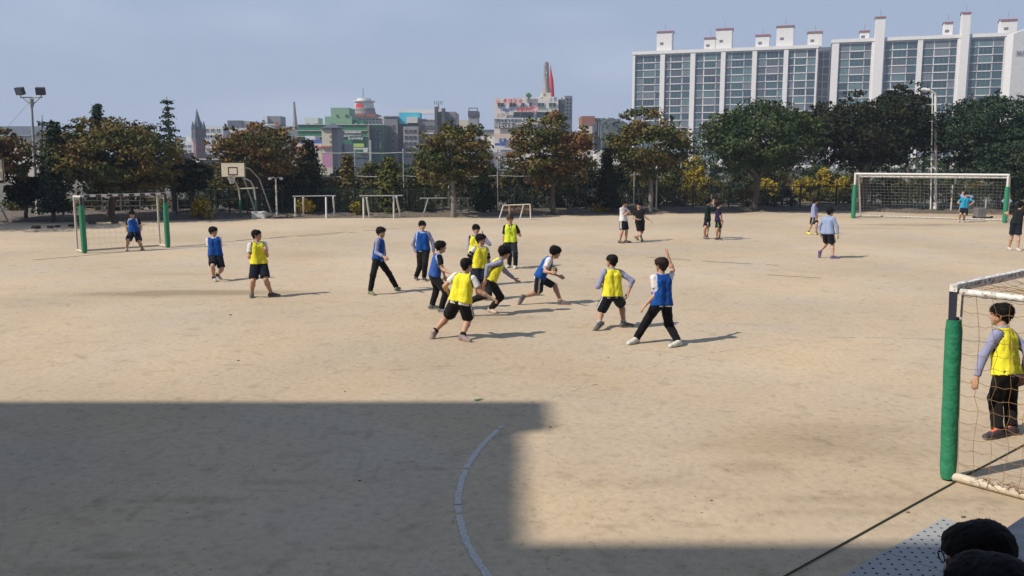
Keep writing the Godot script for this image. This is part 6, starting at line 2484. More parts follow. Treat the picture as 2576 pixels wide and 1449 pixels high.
	for s in ["r", "l"]:
		var sh: Vector3 = J[s + "s"]
		var el: Vector3 = J[s + "e"]
		var wr: Vector3 = J[s + "w"]
		if shirt[1] == "l":
			f.add(sh, el, 0.058 * S * w, 0.050 * S * w)
			var roll: float = sp.get("sleeve_end", 0.97)
			var ce := el.lerp(wr, roll)
			f.add(el, ce, 0.051 * S * w, 0.039 * S, true, ce, (wr - el).normalized())
		else:
			var fr: float = sp.get("sleeve_frac", 0.62)
			var ce := sh.lerp(el, fr)
			f.add(sh, ce + (el - sh).normalized() * 0.05, 0.057 * S * w, 0.061 * S * w, true, ce, (el - sh).normalized())
	var sc: Color = shirt[0]
	var sc2: Color = shirt[3] if shirt.size() > 3 else sc
	var m := MB.new()
	var Sx := S
	var Jc := J
	nets(f, cell, m, func(p: Vector3) -> Color:
		if shirt.size() > 3:
			for s in ["r", "l"]:
				var ab: Vector3 = Jc[s + "e"] - Jc[s + "s"]
				var t: float = (p - Jc[s + "s"]).dot(ab) / ab.length_squared()
				var side: float = absf((p - Jc.nk).dot(rv))
				if side > 0.13 * Sx and t > 0.30 and t < 0.9:
					return Color(0.5, 0.5, 0.5) if t > 0.50 and t < 0.545 else sc2
		return sc)
	part(to_mesh(m, true), "shirt", o, M.cloth)
	# ---- bib
	if sp.has("bib"):
		var bib: Array = sp.bib            # [colour, trim, hem offset]
		f = Field.new()
		f.k = 0.03
		f.noise = cloth_noise
		f.amp = 0.013
		f.freq = Vector3(11, 4.5, 11)
		torso_bones(f, J, S, 0.027, 0.118, 0.018, w)
		var bh: Vector3 = J.pv - u * float(bib[2]) * S
		f.planes.append([bh, -u])
		var neck: Vector3 = J.nk + u * 0.045 * S + fw * 0.025 * S
		f.holes.append([neck, 0.088 * S])
		m = MB.new()
		nets(f, cell, m, func(p: Vector3) -> Color:
			if p.distance_to(neck) < 0.088 * Sx + cell * 1.0:
				return bib[1]
			for s in ["r", "l"]:
				var ab: Vector3 = Jc[s + "e"] - Jc[s + "s"]
				var pa: Vector3 = p - Jc[s + "s"]
				var t := clampf(pa.dot(ab) / ab.length_squared(), 0.0, 0.62)
				if (pa - ab * t).length() < 0.064 * Sx * w + cell * 1.15 and absf((p - Jc.nk).dot(rv)) > 0.09 * Sx:
					return bib[1]
			return bib[0])
		part(to_mesh(m, true), "bib", o, M.cloth)
	# ---- legs
	var legs: Array = sp.legs              # [kind, colour, stripe colour or null]
	f = Field.new()
	f.k = 0.03
	f.noise = cloth_noise
	f.amp = 0.008
	f.freq = Vector3(12, 7, 12)
	var e: float = 0.016
	f.add(J.rh + Vector3(0, 0.03, 0) * S, J.lh + Vector3(0, 0.03, 0) * S, 0.098 * S * w + e, 0.098 * S * w + e)
	f.add(J.pv + u * 0.10 * S - rv * 0.05 * S, J.pv + u * 0.10 * S + rv * 0.05 * S, 0.092 * S * w + e, 0.092 * S * w + e)
	f.planes.append([J.pv + u * 0.045 * S, u])
	for s in ["r", "l"]:
		var hp: Vector3 = J[s + "h"]
		var kn: Vector3 = J[s + "k"]
		var an: Vector3 = J[s + "a"]
		if legs[0] == "shorts":
			var ce := hp.lerp(kn, sp.get("short_len", 0.86))
			f.add(hp, ce + (kn - hp).normalized() * 0.06, 0.096 * S * w + e, 0.108 * S * w, true, ce, (kn - hp).normalized())
		else:
			f.add(hp, kn, 0.088 * S * w + e, 0.064 * S * w + e)
			var ce := kn.lerp(an, 0.97)
			f.add(kn, ce + (an - kn).normalized() * 0.03, 0.064 * S * w + e, 0.064 * S, true, ce, (an - kn).normalized())
	m = MB.new()
	nets(f, cell, m, func(p: Vector3) -> Color:
		if legs[2] != null:
			for s in ["r", "l"]:
				var hp: Vector3 = Jc[s + "h"]
				var d: Vector3 = Jc[s + "k"] - hp
				var pa: Vector3 = p - hp
				var t := clampf(pa.dot(d) / d.length_squared(), -0.3, 1.0)
				var off := pa - d * t
				var lat := off.dot(rv) * (1.0 if s == "r" else -1.0)
				var f2 := d.normalized().cross(rv)
				if lat > 0.05 * Sx and absf(off.dot(f2)) < maxf(0.016, cell * 0.75):
					return legs[2]
		return legs[1])
	part(to_mesh(m, true), "shorts" if legs[0] == "shorts" else "trousers", o, M.cloth)
	# ---- shoes and socks
	var shoe: Array = sp.get("shoe", [Color(0.07, 0.07, 0.08), Color(0.45, 0.45, 0.43)])
	for s in ["r", "l"]:
		var an: Vector3 = J[s + "a"]
		var fd: Vector3 = (J[s + "t"] - an)
		var lift := an.y > 0.10 * S + 0.0 and not sp.has("base_y")
		if not lift:
			fd.y = 0.0
		fd = fd.normalized()
		var side := fd.cross(Vector3.UP).normalized()
		var up := side.cross(fd).normalized()
		f = Field.new()
		f.k = 0.02
		var so := an - up * 0.083 * S
		f.add(so - fd * 0.05 * S + up * 0.044 * S, so + fd * 0.10 * S + up * 0.040 * S, 0.046 * S, 0.045 * S)
		f.add(so + up * 0.075 * S + fd * 0.01 * S, so + fd * 0.11 * S + up * 0.048 * S, 0.044 * S, 0.036 * S)
		for q in [-1.0, 1.0]:
			f.add(so + fd * 0.08 * S + side * q * 0.011 * S + up * 0.036 * S, so + fd * 0.195 * S + side * q * 0.008 * S + up * 0.030 * S, 0.042 * S, 0.034 * S)
		f.add(so + up * 0.06 * S - fd * 0.01 * S, so + up * 0.098 * S - fd * 0.012 * S, 0.050 * S, 0.047 * S, true, so + up * 0.112 * S, up)
		f.planes.append([so + up * 0.001, -up])
		m = MB.new()
		nets(f, minf(cell, 0.014), m, func(p: Vector3) -> Color:
			var h := (p - so).dot(up)
			if h < 0.024 * Sx:
				return shoe[1]
			if shoe.size() > 2 and h > 0.045 and (p - so).dot(fd) > 0.02 and (p - so).dot(fd) < 0.12 and absf((p - so).dot(side)) < 0.022:
				return shoe[2]
			return shoe[0])
		part(to_mesh(m, true), "shoe", o, M.shoe)
		if legs[0] == "shorts" and sp.has("sock"):
			f = Field.new()
			var top := an.lerp(J[s + "k"], 0.22)
			f.add(so + up * 0.05 * S, top, 0.050 * S, 0.058 * S * w, true, top - (J[s + "k"] - an).normalized() * 0.02, (J[s + "k"] - an).normalized())
			m = MB.new()
			nets(f, cell, m, func(_p: Vector3) -> Color: return sp.sock)
			part(to_mesh(m, true), "sock", o, M.cloth)
	for k in ["pv", "nk", "hc", "rs", "ls", "re", "le", "rw", "lw", "rh", "lh", "rk", "lk", "ra", "la", "rt", "lt"]:
		J[k] = J[k] + foot
	J.node = o
	J.head = hx
	J.foot = foot
	return J

# ---------------------------------------------------------------- everyone in the picture
func build_people():
	protos.head = head_proto()
	for k in 4:
		protos["hair%d" % k] = to_mesh(hair_proto(k), false)
	protos.relaxed = hand_proto(0.38, 0.03)
	protos.fist = hand_proto(1.35, 0.0)
	protos.open = hand_proto(0.10, 0.09)
	var g := MB.new()
	for s in [-1.0, 1.0]:
		var pts := []
		var rr := []
		for k in 13:
			var an := TAU * k / 12.0
			pts.append(Vector3(s * 0.034 + cos(an) * 0.027, 0.010 + sin(an) * 0.019, -0.108))
			rr.append(0.0028)
		g.tube(pts, rr, 5, false)
		g.tube([Vector3(s * 0.062, 0.014, -0.106), Vector3(s * 0.084, 0.014, -0.05), Vector3(s * 0.084, 0.008, 0.01)], [0.0028, 0.0028, 0.0028], 5, false)
	g.rod(Vector3(-0.008, 0.014, -0.108), Vector3(0.008, 0.014, -0.108), 0.0026, 5)
	protos.glasses = g.mesh()

	var white := Color(0.66, 0.66, 0.68)
	var lilac := Color(0.27, 0.29, 0.46)
	var sky := Color(0.26, 0.33, 0.52)
	var black := Color(0.012, 0.012, 0.014)
	var navy := Color(0.014, 0.016, 0.028)
	var yel := Color(0.76, 0.71, 0.05)
	var lime := Color(0.58, 0.70, 0.045)
	var blu := Color(0.012, 0.075, 0.33)
	var trim_d := Color(0.02, 0.02, 0.03)
	var trim_w := Color(0.45, 0.52, 0.68)
	var stripe := Color(0.55, 0.55, 0.58)
	var grey_shoe := [Color(0.10, 0.10, 0.11), Color(0.5, 0.5, 0.48)]
	var white_shoe := [Color(0.55, 0.55, 0.52), Color(0.5, 0.5, 0.48)]
	var brown_shoe := [Color(0.09, 0.065, 0.05), Color(0.06, 0.05, 0.04)]
	var grp := "players on the sand"
	var far := "students standing around the far field"
	var ZA := [700, 820, 3.37]
	var ZB := [1400, 800, 3.22]
	var ZC := [1650, 900, 2.898]
	var ZD := [2000, 820, 3.15]
	var ZE := [2300, 950, 3.083]
	var ZF := [250, 750, 4.14]
	var ZG := [2450, 760, 5.152]
	var ZH := [3000, 680, 3.623]
	var ZI := [3650, 650, 3.623]
	var S1 := [0, 0, 1.0]
	# goalkeeper in the far handball goal
	person({z = ZF, yaw = 178, s = 0.98, w = 1.12, cell = 0.025, hpitch = -22, hc = [1152, 440], nk = [1165, 500], pv = [1190, 740], re = [1068, 640], rw = [1085, 735], le = [1285, 625], lw = [1292, 700],
		rk = [1080, 900], ra = [1062, 1010], rt = [1045, 1062], lk = [1270, 890], la = [1318, 1000], lt = [1380, 1045], shirt = [black, "s", 0.05], bib = [blu, trim_w, 0.0], legs = ["shorts", navy, null],
		glove = Color(0.20, 0.25, 0.17), hair = 1, shoe = [Color(0.30, 0.28, 0.22), Color(0.25, 0.24, 0.22)], label = "goalkeeper in blue bib, black tee and pale gloves between the far posts", group = grp})
	person({z = ZA, yaw = 165, hyaw = 105, s = 0.96, hc = [512, 292], nk = [517, 392], pv = [545, 672], re = [452, 545], rw = [487, 648], le = [612, 540, 1], lw = [618, 630, 1],
		rk = [508, 815], ra = [525, 988], rt = [580, 1040], lk = [640, 790], la = [575, 935, 0.15], lt = [635, 1003], shirt = [white, "s", 0.06], bib = [blu, blu, 0.03], legs = ["shorts", navy, null], glasses = true, hair = 0, sock = black,
		shoe = [Color(0.30, 0.31, 0.33), Color(0.5, 0.5, 0.5)], label = "boy in blue bib, white tee and black shorts strolling alone near the far handball goal", group = grp})
	person({z = ZA, yaw = 150, hyaw = 95, s = 1.0, w = 1.06, hc = [1098, 325], nk = [1102, 432], pv = [1130, 782], re = [1003, 655], rw = [1150, 628, -1], le = [1232, 640], lw = [1215, 612, -1], rhand = "fist", lhand = "fist",
		rk = [1052, 985], ra = [1035, 1195], rt = [1010, 1265], lk = [1222, 975], la = [1300, 1190], lt = [1405, 1225], shirt = [white, "s", 0.07], bib = [yel, trim_d, 0.02], legs = ["shorts", navy, null], hair = 1,
		shoe = [Color(0.09, 0.085, 0.085), Color(0.5, 0.48, 0.45)], label = "boy in yellow bib with clasped hands walking left of the group", group = grp})
	person({z = ZB, yaw = 102, hyaw = 125, s = 1.0, w = 0.92, hc = [408, 365], nk = [395, 455], pv = [357, 762], re = [345, 620], rw = [432, 728, -1], le = [430, 600, 1], lw = [452, 715, 1],
		lk = [505, 950], la = [600, 1125, 0.10], lt = [700, 1128], rk = [300, 975], ra = [262, 1175], rt = [315, 1222], shirt = [lilac, "l", 0.06], bib = [blu, blu, 0.01], legs = ["trousers", black, null], hair = 0,
		shoe = [Color(0.12, 0.16, 0.08), Color(0.35, 0.4, 0.25)], label = "boy in blue bib and pale shirt taking a long stride in dark trousers", group = grp})
	person({z = ZB, yaw = 176, hyaw = 165, s = 1.0, hc = [930, 280], nk = [930, 368], pv = [940, 645], re = [828, 510], rw = [838, 650], le = [1040, 495], lw = [1075, 625],
		rk = [905, 830], ra = [850, 985], rt = [862, 1050], lk = [965, 835], la = [955, 1000], lt = [990, 1048], shirt = [lilac, "l", 0.05], bib = [blu, trim_w, 0.01], legs = ["trousers", black, null], hair = 0,
		shoe = [Color(0.03, 0.03, 0.04), Color(0.55, 0.55, 0.55)], label = "boy in blue bib and long lilac sleeves facing forward in black trousers", group = grp})
	person({z = ZC, yaw = 78, hyaw = 80, s = 0.98, ns = 0, hc = [335, 232], nk = [308, 318], pv = [252, 592], re = [332, 452], rw = [440, 560, -1], le = [350, 500, 1], lw = [368, 585, 1],
		rk = [372, 745, 0], ra = [330, 975], rt = [375, 1015], lk = [270, 760], la = [225, 935], lt = [290, 965], shirt = [navy, "s", 0.03], bib = [blu.lightened(0.02), trim_w, 0.02], legs = ["trousers", black, null], hair = 0,
		shoe = [Color(0.08, 0.09, 0.10), Color(0.6, 0.62, 0.65)], label = "laughing boy in blue bib and navy tee leaning forward with bent knees", group = grp})
	person({z = ZC, yaw = 24, hyaw = 50, s = 1.0, w = 1.12, cell = 0.016, hc = [637, 440], nk = [612, 540], pv = [552, 880], le = [425, 660], lw = [418, 790, 1], re = [765, 735], rw = [855, 815, 0], rhand = "fist",
		lk = [385, 1085], la = [245, 1240, 0.13], lt = [222, 1318], rk = [662, 1095], ra = [578, 1290], rt = [690, 1350], shirt = [white, "s", 0.07], bib = [yel, trim_d, 0.02], legs = ["shorts", black, stripe], hair = 1, sock = black, short_len = 0.9,
		shoe = [Color(0.22, 0.16, 0.16), Color(0.4, 0.34, 0.33)], label = "stocky boy in yellow bib seen from behind, crouching in black striped shorts", group = grp})
	person({z = ZB, yaw = 182, hyaw = 165, s = 0.98, w = 0.92, hc = [1630, 325], nk = [1618, 415], pv = [1608, 700], re = [1535, 560], rw = [1528, 695], le = [1758, 540], lw = [1720, 450, -1],
		rk = [1588, 890], ra = [1590, 1062], rt = [1580, 1100], lk = [1650, 890], la = [1650, 1060], lt = [1665, 1100], shirt = [lilac, "l", 0.05], bib = [yel, trim_d, 0.01], legs = ["trousers", black, null], glasses = true, hair = 0,
		label = "bespectacled boy in yellow bib half hidden at the back of the group", group = grp})
	person({z = ZB, yaw = 155, hyaw = 120, s = 1.0, hc = [1690, 465], nk = [1682, 568], pv = [1668, 875], re = [1548, 705], rw = [1575, 850, 1], le = [1772, 700], lw = [1785, 790],
		rk = [1640, 1065], ra = [1640, 1240], rt = [1640, 1290], lk = [1715, 1055], la = [1705, 1235], lt = [1730, 1280], shirt = [white, "s", 0.05, Color(0.014, 0.015, 0.03)], sleeve_frac = 0.8, bib = [yel, trim_d, 0.01], legs = ["shorts", navy, null], hair = 0,
		label = "boy in yellow bib with white collar and dark banded sleeves", group = grp})
	person({z = ZC, yaw = 82, hyaw = 75, s = 1.0, ns = 0, hpitch = -12, hc = [1085, 292], nk = [1030, 375], pv = [898, 640], re = [872, 478], rw = [852, 588, 0], le = [1072, 535, 1], lw = [1130, 582],
		rk = [1015, 830], ra = [905, 970], rt = [960, 1015], lk = [848, 812], la = [665, 880, 0.34], lt = [625, 905], shirt = [lilac, "l", 0.04], bib = [yel, trim_d, 0.0], legs = ["trousers", Color(0.017, 0.017, 0.018), null], hair = 2,
		shoe = [Color(0.42, 0.32, 0.27), Color(0.4, 0.33, 0.28)], label = "boy in yellow bib and pale shirt sprinting after the ball carrier", group = grp})
	var ref = person({z = ZD, yaw = 182, hyaw = 178, s = 1.02, hc = [124, 148], nk = [132, 212], pv = [135, 462], re = [55, 335], rw = [47, 430], le = [224, 320], lw = [148, 268, -1], lhand = "fist",
		rk = [112, 620], ra = [118, 752], rt = [92, 785], lk = [185, 620], la = [196, 765], lt = [180, 802], shirt = [black, "s", 0.04], sleeve_frac = 0.75, bib = [lime, lime, 0.02], legs = ["trousers", Color(0.016, 0.02, 0.03), Color(0.35, 0.42, 0.3)], hair = 1,
		shoe = white_shoe, label = "referee in lime bib and brown bucket hat raising a whistle", group = grp})
	referee_gear(ref)
	var runner = person({z = ZD, yaw = 92, hyaw = 88, s = 1.0, ns = 0, hpitch = -14, hc = [695, 602], nk = [628, 668], pv = [500, 905], re = [562, 838, 0], rw = [640, 848, -1], le = [610, 840, 1], lw = [672, 866, 0], rhint = Vector3(0, 1, 0), lhint = Vector3(0, 1, 0),
		lk = [690, 1010], la = [765, 1210], lt = [880, 1250], rk = [452, 1110], ra = [272, 1160, 0.18], rt = [232, 1238], shirt = [white, "s", 0.09], bib = [blu, trim_w, 0.03], legs = ["shorts", navy, stripe], hair = 2,
		shoe = [Color(0.09, 0.075, 0.09), Color(0.42, 0.36, 0.33)], label = "boy in blue bib lunging forward with the ball held to his chest", group = grp})
	hand_ball(runner, ZD)
	person({z = ZE, yaw = 345, hyaw = 315, s = 1.0, w = 1.03, cell = 0.016, hc = [450, 240], nk = [456, 330], pv = [462, 715], le = [322, 520], lw = [330, 600, 1], re = [655, 500], rw = [676, 625],
		lk = [318, 890], la = [298, 1062, 0.14], lt = [235, 1158], rk = [588, 870], ra = [602, 1058], rt = [665, 1092], shirt = [lilac, "l", 0.06], sleeve_end = 0.55, bib = [yel, trim_d, 0.02], legs = ["shorts", navy, stripe], hair = 1, sock = Color(0.4, 0.4, 0.42),
		shoe = [Color(0.06, 0.065, 0.075), Color(0.4, 0.4, 0.42)], label = "boy in yellow bib seen from behind with lilac sleeves rolled up", group = grp})
	person({z = ZE, yaw = 338, hyaw = 320, s = 1.02, cell = 0.016, hc = [1063, 288], nk = [1068, 402], pv = [1068, 812], le = [988, 640], lw = [930, 770], re = [1205, 405, 1], rw = [1158, 262], rhand = "open",
		lk = [885, 1030], la = [752, 1250], lt = [622, 1320], rk = [1135, 1040], ra = [1272, 1285], rt = [1235, 1335], shirt = [white, "s", 0.06], bib = [blu, trim_w, 0.04], legs = ["trousers", Color(0.010, 0.011, 0.013), null], hair = 0, hair_mat = M.hair_brown,
		shoe = white_shoe, label = "boy in blue bib waving one raised hand, legs wide apart", group = grp})
	# onlookers in the distance
	person({z = ZG, yaw = 130, hyaw = 110, s = 1.0, cell = 0.025, hc = [238, 285], nk = [222, 345], pv = [228, 622], re = [238, 500], rw = [318, 455, -1], le = [345, 470], lw = [285, 440, -1],
		rk = [200, 850], ra = [152, 1052], rt = [235, 1092], lk = [288, 850], la = [275, 1042], lt = [385, 1078], shirt = [white, "s", 0.04], legs = ["shorts", navy, stripe], hair = 0, shoe = brown_shoe, label = "boy in white tee with folded arms and sandals", group = far})
	person({z = ZG, yaw = 188, hyaw = 195, s = 0.98, cell = 0.025, hc = [540, 305], nk = [540, 378], pv = [565, 650], re = [428, 530], rw = [520, 605, -1], le = [650, 490], lw = [705, 580],
		rk = [560, 870], ra = [612, 1030], rt = [640, 1068], lk = [612, 855], la = [502, 970, 0.14], lt = [540, 1048], shirt = [Color(0.016, 0.018, 0.019), "s", 0.05], legs = ["shorts", black, null], hair = 0, shoe = [Color(0.16, 0.13, 0.10), Color(0.1, 0.08, 0.06)],
		label = "laughing boy in charcoal tee with crossed legs", group = far})
	person({z = ZG, yaw = 100, hyaw = 85, s = 1.05, cell = 0.025, hc = [1990, 212], nk = [1962, 285], pv = [1958, 590], re = [2068, 400], rw = [2072, 275, -1], le = [2095, 400, 1], lw = [2082, 270, 1],
		rk = [1962, 775], ra = [1950, 962], rt = [2015, 1015], lk = [1912, 775], la = [1900, 962], lt = [1958, 1010], shirt = [Color(0.010, 0.022, 0.018), "l", 0.13], legs = ["shorts", Color(0.02, 0.012, 0.02), stripe], hair = 0, shoe = [Color(0.14, 0.12, 0.09), Color(0.12, 0.1, 0.08)],
		label = "student in dark green blazer shading his face with both hands", group = far})
	person({z = ZG, yaw = 112, hyaw = 95, s = 0.95, cell = 0.025, hc = [2195, 285], nk = [2178, 350], pv = [2175, 620], re = [2212, 510], rw = [2245, 640], le = [2235, 500, 1], lw = [2255, 620, 1],
		rk = [2208, 800], ra = [2205, 990], rt = [2290, 1035], lk = [2155, 800], la = [2150, 992], lt = [2215, 1022], shirt = [Color(0.025, 0.022, 0.065), "s", 0.08], sleeve_frac = 0.85, legs = ["shorts", Color(0.02, 0.018, 0.04), Color(0.16, 0.28, 0.07)], hair = 0, shoe = [Color(0.035, 0.03, 0.03), Color(0.5, 0.5, 0.48)],
		label = "boy in dark purple tee and green striped shorts", group = far})
	person({z = ZH, yaw = 108, hyaw = 95, s = 1.0, cell = 0.025, hc = [958, 415], nk = [932, 465], pv = [918, 672], re = [930, 575], rw = [945, 675], le = [965, 565, 1], lw = [970, 660, 1],
		rk = [890, 790], ra = [842, 905], rt = [905, 935], lk = [962, 790], la = [960, 912], lt = [1000, 925], shirt = [lilac, "l", 0.06], legs = ["shorts", navy, stripe], hair = 0, sock = Color(0.04, 0.03, 0.02), shoe = [Color(0.60, 0.55, 0.06), Color(0.55, 0.5, 0.1)],
		label = "boy in lilac shirt with yellow shoes by the soccer goal", group = far})
	person({z = ZH, yaw = 48, hyaw = 75, s = 1.02, w = 1.05, cell = 0.02, hc = [1178, 570], nk = [1142, 632], pv = [1132, 900], le = [1030, 770], lw = [1018, 905], re = [1236, 765], rw = [1268, 895],
		lk = [1095, 1080], la = [1005, 1190, 0.2], lt = [985, 1280], rk = [1195, 1085], ra = [1200, 1250], rt = [1285, 1278], shirt = [sky, "l", 0.07], legs = ["shorts", Color(0.014, 0.017, 0.03), stripe], hair = 0, shoe = [Color(0.10, 0.075, 0.20), Color(0.5, 0.5, 0.5)],
		label = "boy in sky blue shirt and purple shoes walking away", group = far})
	person({z = ZI, yaw = 178, hyaw = 172, s = 1.0, w = 1.12, cell = 0.025, hc = [790, 398], nk = [782, 445], pv = [745, 650], re = [706, 535], rw = [698, 605], le = [842, 545], lw = [836, 615],
		rk = [688, 745], ra = [678, 842], rt = [660, 880], lk = [750, 750], la = [745, 842], lt = [758, 882], shirt = [Color(0.03, 0.30, 0.50), "s", 0.06], sleeve_frac = 0.8, legs = ["shorts", navy, stripe], hair = 0, shoe = white_shoe, label = "keeper in bright turquoise tee guarding the soccer goal", group = far})
	person({z = ZI, yaw = 200, s = 0.98, cell = 0.026, hc = [765, 340], nk = [745, 400], pv = [755, 590], re = [708, 480], rw = [705, 560], le = [800, 480], lw = [810, 560],
		rk = [740, 680], ra = [735, 752], rt = [725, 770], lk = [785, 680], la = [788, 750], lt = [795, 770], shirt = [sky, "l", 0.05], legs = ["trousers", navy, null], hair = 0, label = "figure in pale shirt hidden behind the turquoise keeper", group = far})
	person({z = ZI, yaw = 22, hyaw = 60, s = 1.0, cell = 0.02, hc = [1582, 570], nk = [1560, 640], pv = [1502, 880], le = [1378, 725], lw = [1452, 795, 1], re = [1640, 745], rw = [1548, 838, -1],
		lk = [1440, 1070], la = [1395, 1235], lt = [1440, 1270], rk = [1535, 1075], ra = [1525, 1250], rt = [1575, 1285], shirt = [Color(0.017, 0.02, 0.021), "s", 0.03], legs = ["shorts", navy, stripe], hair = 0, shoe = [Color(0.5, 0.42, 0.36), Color(0.5, 0.48, 0.46)],
		label = "boy in charcoal tee standing with hands on hips by the soccer goal post", group = far})
	person({z = ZH, yaw = 240, s = 0.98, cell = 0.026, hc = [1502, 235], nk = [1502, 285], pv = [1505, 440], re = [1480, 350], rw = [1482, 410], le = [1530, 350], lw = [1532, 410],
		rk = [1495, 510], ra = [1492, 568], rt = [1480, 575], lk = [1515, 510], la = [1518, 568], lt = [1508, 578], shirt = [sky, "s", 0.05], legs = ["trousers", navy, null], hair = 0, label = "figure in pale blue shirt half hidden by the left soccer post", group = far})
	person({z = ZI, yaw = 110, s = 1.0, cell = 0.024, hc = [1386, 388], nk = [1372, 440], pv = [1366, 620], re = [1392, 520], rw = [1396, 600], le = [1345, 520], lw = [1335, 590],
		rk = [1368, 720], ra = [1362, 800], rt = [1385, 812], lk = [1355, 720], la = [1350, 802], lt = [1370, 815], shirt = [sky, "l", 0.05], legs = ["trousers", black, null], hair = 1, label = "man in pale blue shirt half hidden by the right soccer post", group = far})
	# keeper in the near goal
	person({z = S1, yaw = 322, hyaw = 300, s = 1.03, cell = 0.013, w = 1.0, hc = [4000, 1228], nk = [4008, 1285], pv = [4026, 1490], le = [3951, 1395], lw = [3920, 1468], re = [4098, 1395], rw = [4100, 1475],
		lk = [3990, 1612], la = [3990, 1722], lt = [3916, 1757], rk = [4046, 1612], ra = [4046, 1712], rt = [3995, 1735], shirt = [lilac, "l", 0.05], bib = [yel, trim_d, 0.02], legs = ["trousers", Color(0.013, 0.012, 0.015), null], hair = 0,
		shoe = [Color(0.045, 0.035, 0.04), Color(0.30, 0.28, 0.28), Color(0.75, 0.16, 0.06)], label = "keeper in yellow bib and lilac shirt inside the near goal", group = grp})
	spectators()

func referee_gear(J: Dictionary):
	# brown bucket hat, whistle on a cord, watch
	var o: Node3D = J.node
	var hx: Transform3D = J.head
	var b := MB.new()
	var pts := []
	var prof := [[0.150, 0.034], [0.146, 0.042], [0.105, 0.056], [0.102, 0.075], [0.094, 0.125], [0.070, 0.142], [0.01, 0.146]]
	b.lathe(Vector3.ZERO, prof, 20)
	var hat := part(b.mesh(), "hat", o, grained(lin(0.06, 0.042, 0.03), 0.15, 4.0, 0.9, 0.0, 95))
	hat.transform = hx
	b = MB.new()
	var nk: Vector3 = J.nk - J.foot
	var fw: Vector3 = J.fw
	var u: Vector3 = J.u
	var wp := nk - u * 0.22 + fw * 0.155
	b.tube([nk + J.rv * 0.05 + fw * 0.08, nk - u * 0.1 + fw * 0.13 + J.rv * 0.02, wp, nk - u * 0.1 + fw * 0.13 - J.rv * 0.02, nk - J.rv * 0.05 + fw * 0.08], [0.006, 0.006, 0.006, 0.006, 0.006], 5)
	part(b.mesh(), "cord", o, M.black_metal)
	b = MB.new()
	b.tube([wp, wp - u * 0.06], [0.014, 0.016], 8)
	part(b.mesh(), "whistle", o, M.black_metal)
	b = MB.new()
	var wr: Vector3 = J.rw - J.foot
	var d: Vector3 = (J.re - J.rw).normalized()
	b.tube([wr, wr + d * 0.035], [0.034, 0.034], 10)
	part(b.mesh(), "watch", o, M.black_metal)

func hand_ball(J: Dictionary, z: Array):
	var px := zo(z[0], z[1], z[2], 672, 818)
	var dist: float = -(J.rw.z + J.lw.z) * 0.5
	var p := at(px.x, px.y, dist)
	var b := MB.new()
	b.use_col = true
	var R := 0.098
	# sphere with sunken seams
	var nu := 32
	var nv := 16
	for j in nv + 1:
		for i in nu + 1:
			var th := PI * j / nv
			var ph := TAU * i / nu
			var d := Vector3(sin(th) * cos(ph), cos(th), sin(th) * sin(ph))
			var seam := minf(minf(absf(d.x), absf(d.y)), absf(d.z)) < 0.06
			b.v.append(d * (R - (0.003 if seam else 0.0)))
			b.n.append(d)
			b.c.append(Color(0.10, 0.085, 0.045) if seam else Color(0.26, 0.22, 0.11))
	for j in nv:
		for i in nu:
			var k := j * (nu + 1) + i
			b.ix.append_array([k, k + nu + 1, k + 1, k + 1, k + nu + 1, k + nu + 2])
	solo(b.mesh(), "handball", M.cloth, p, "worn tan handball clutched by the lunging boy", "ball")

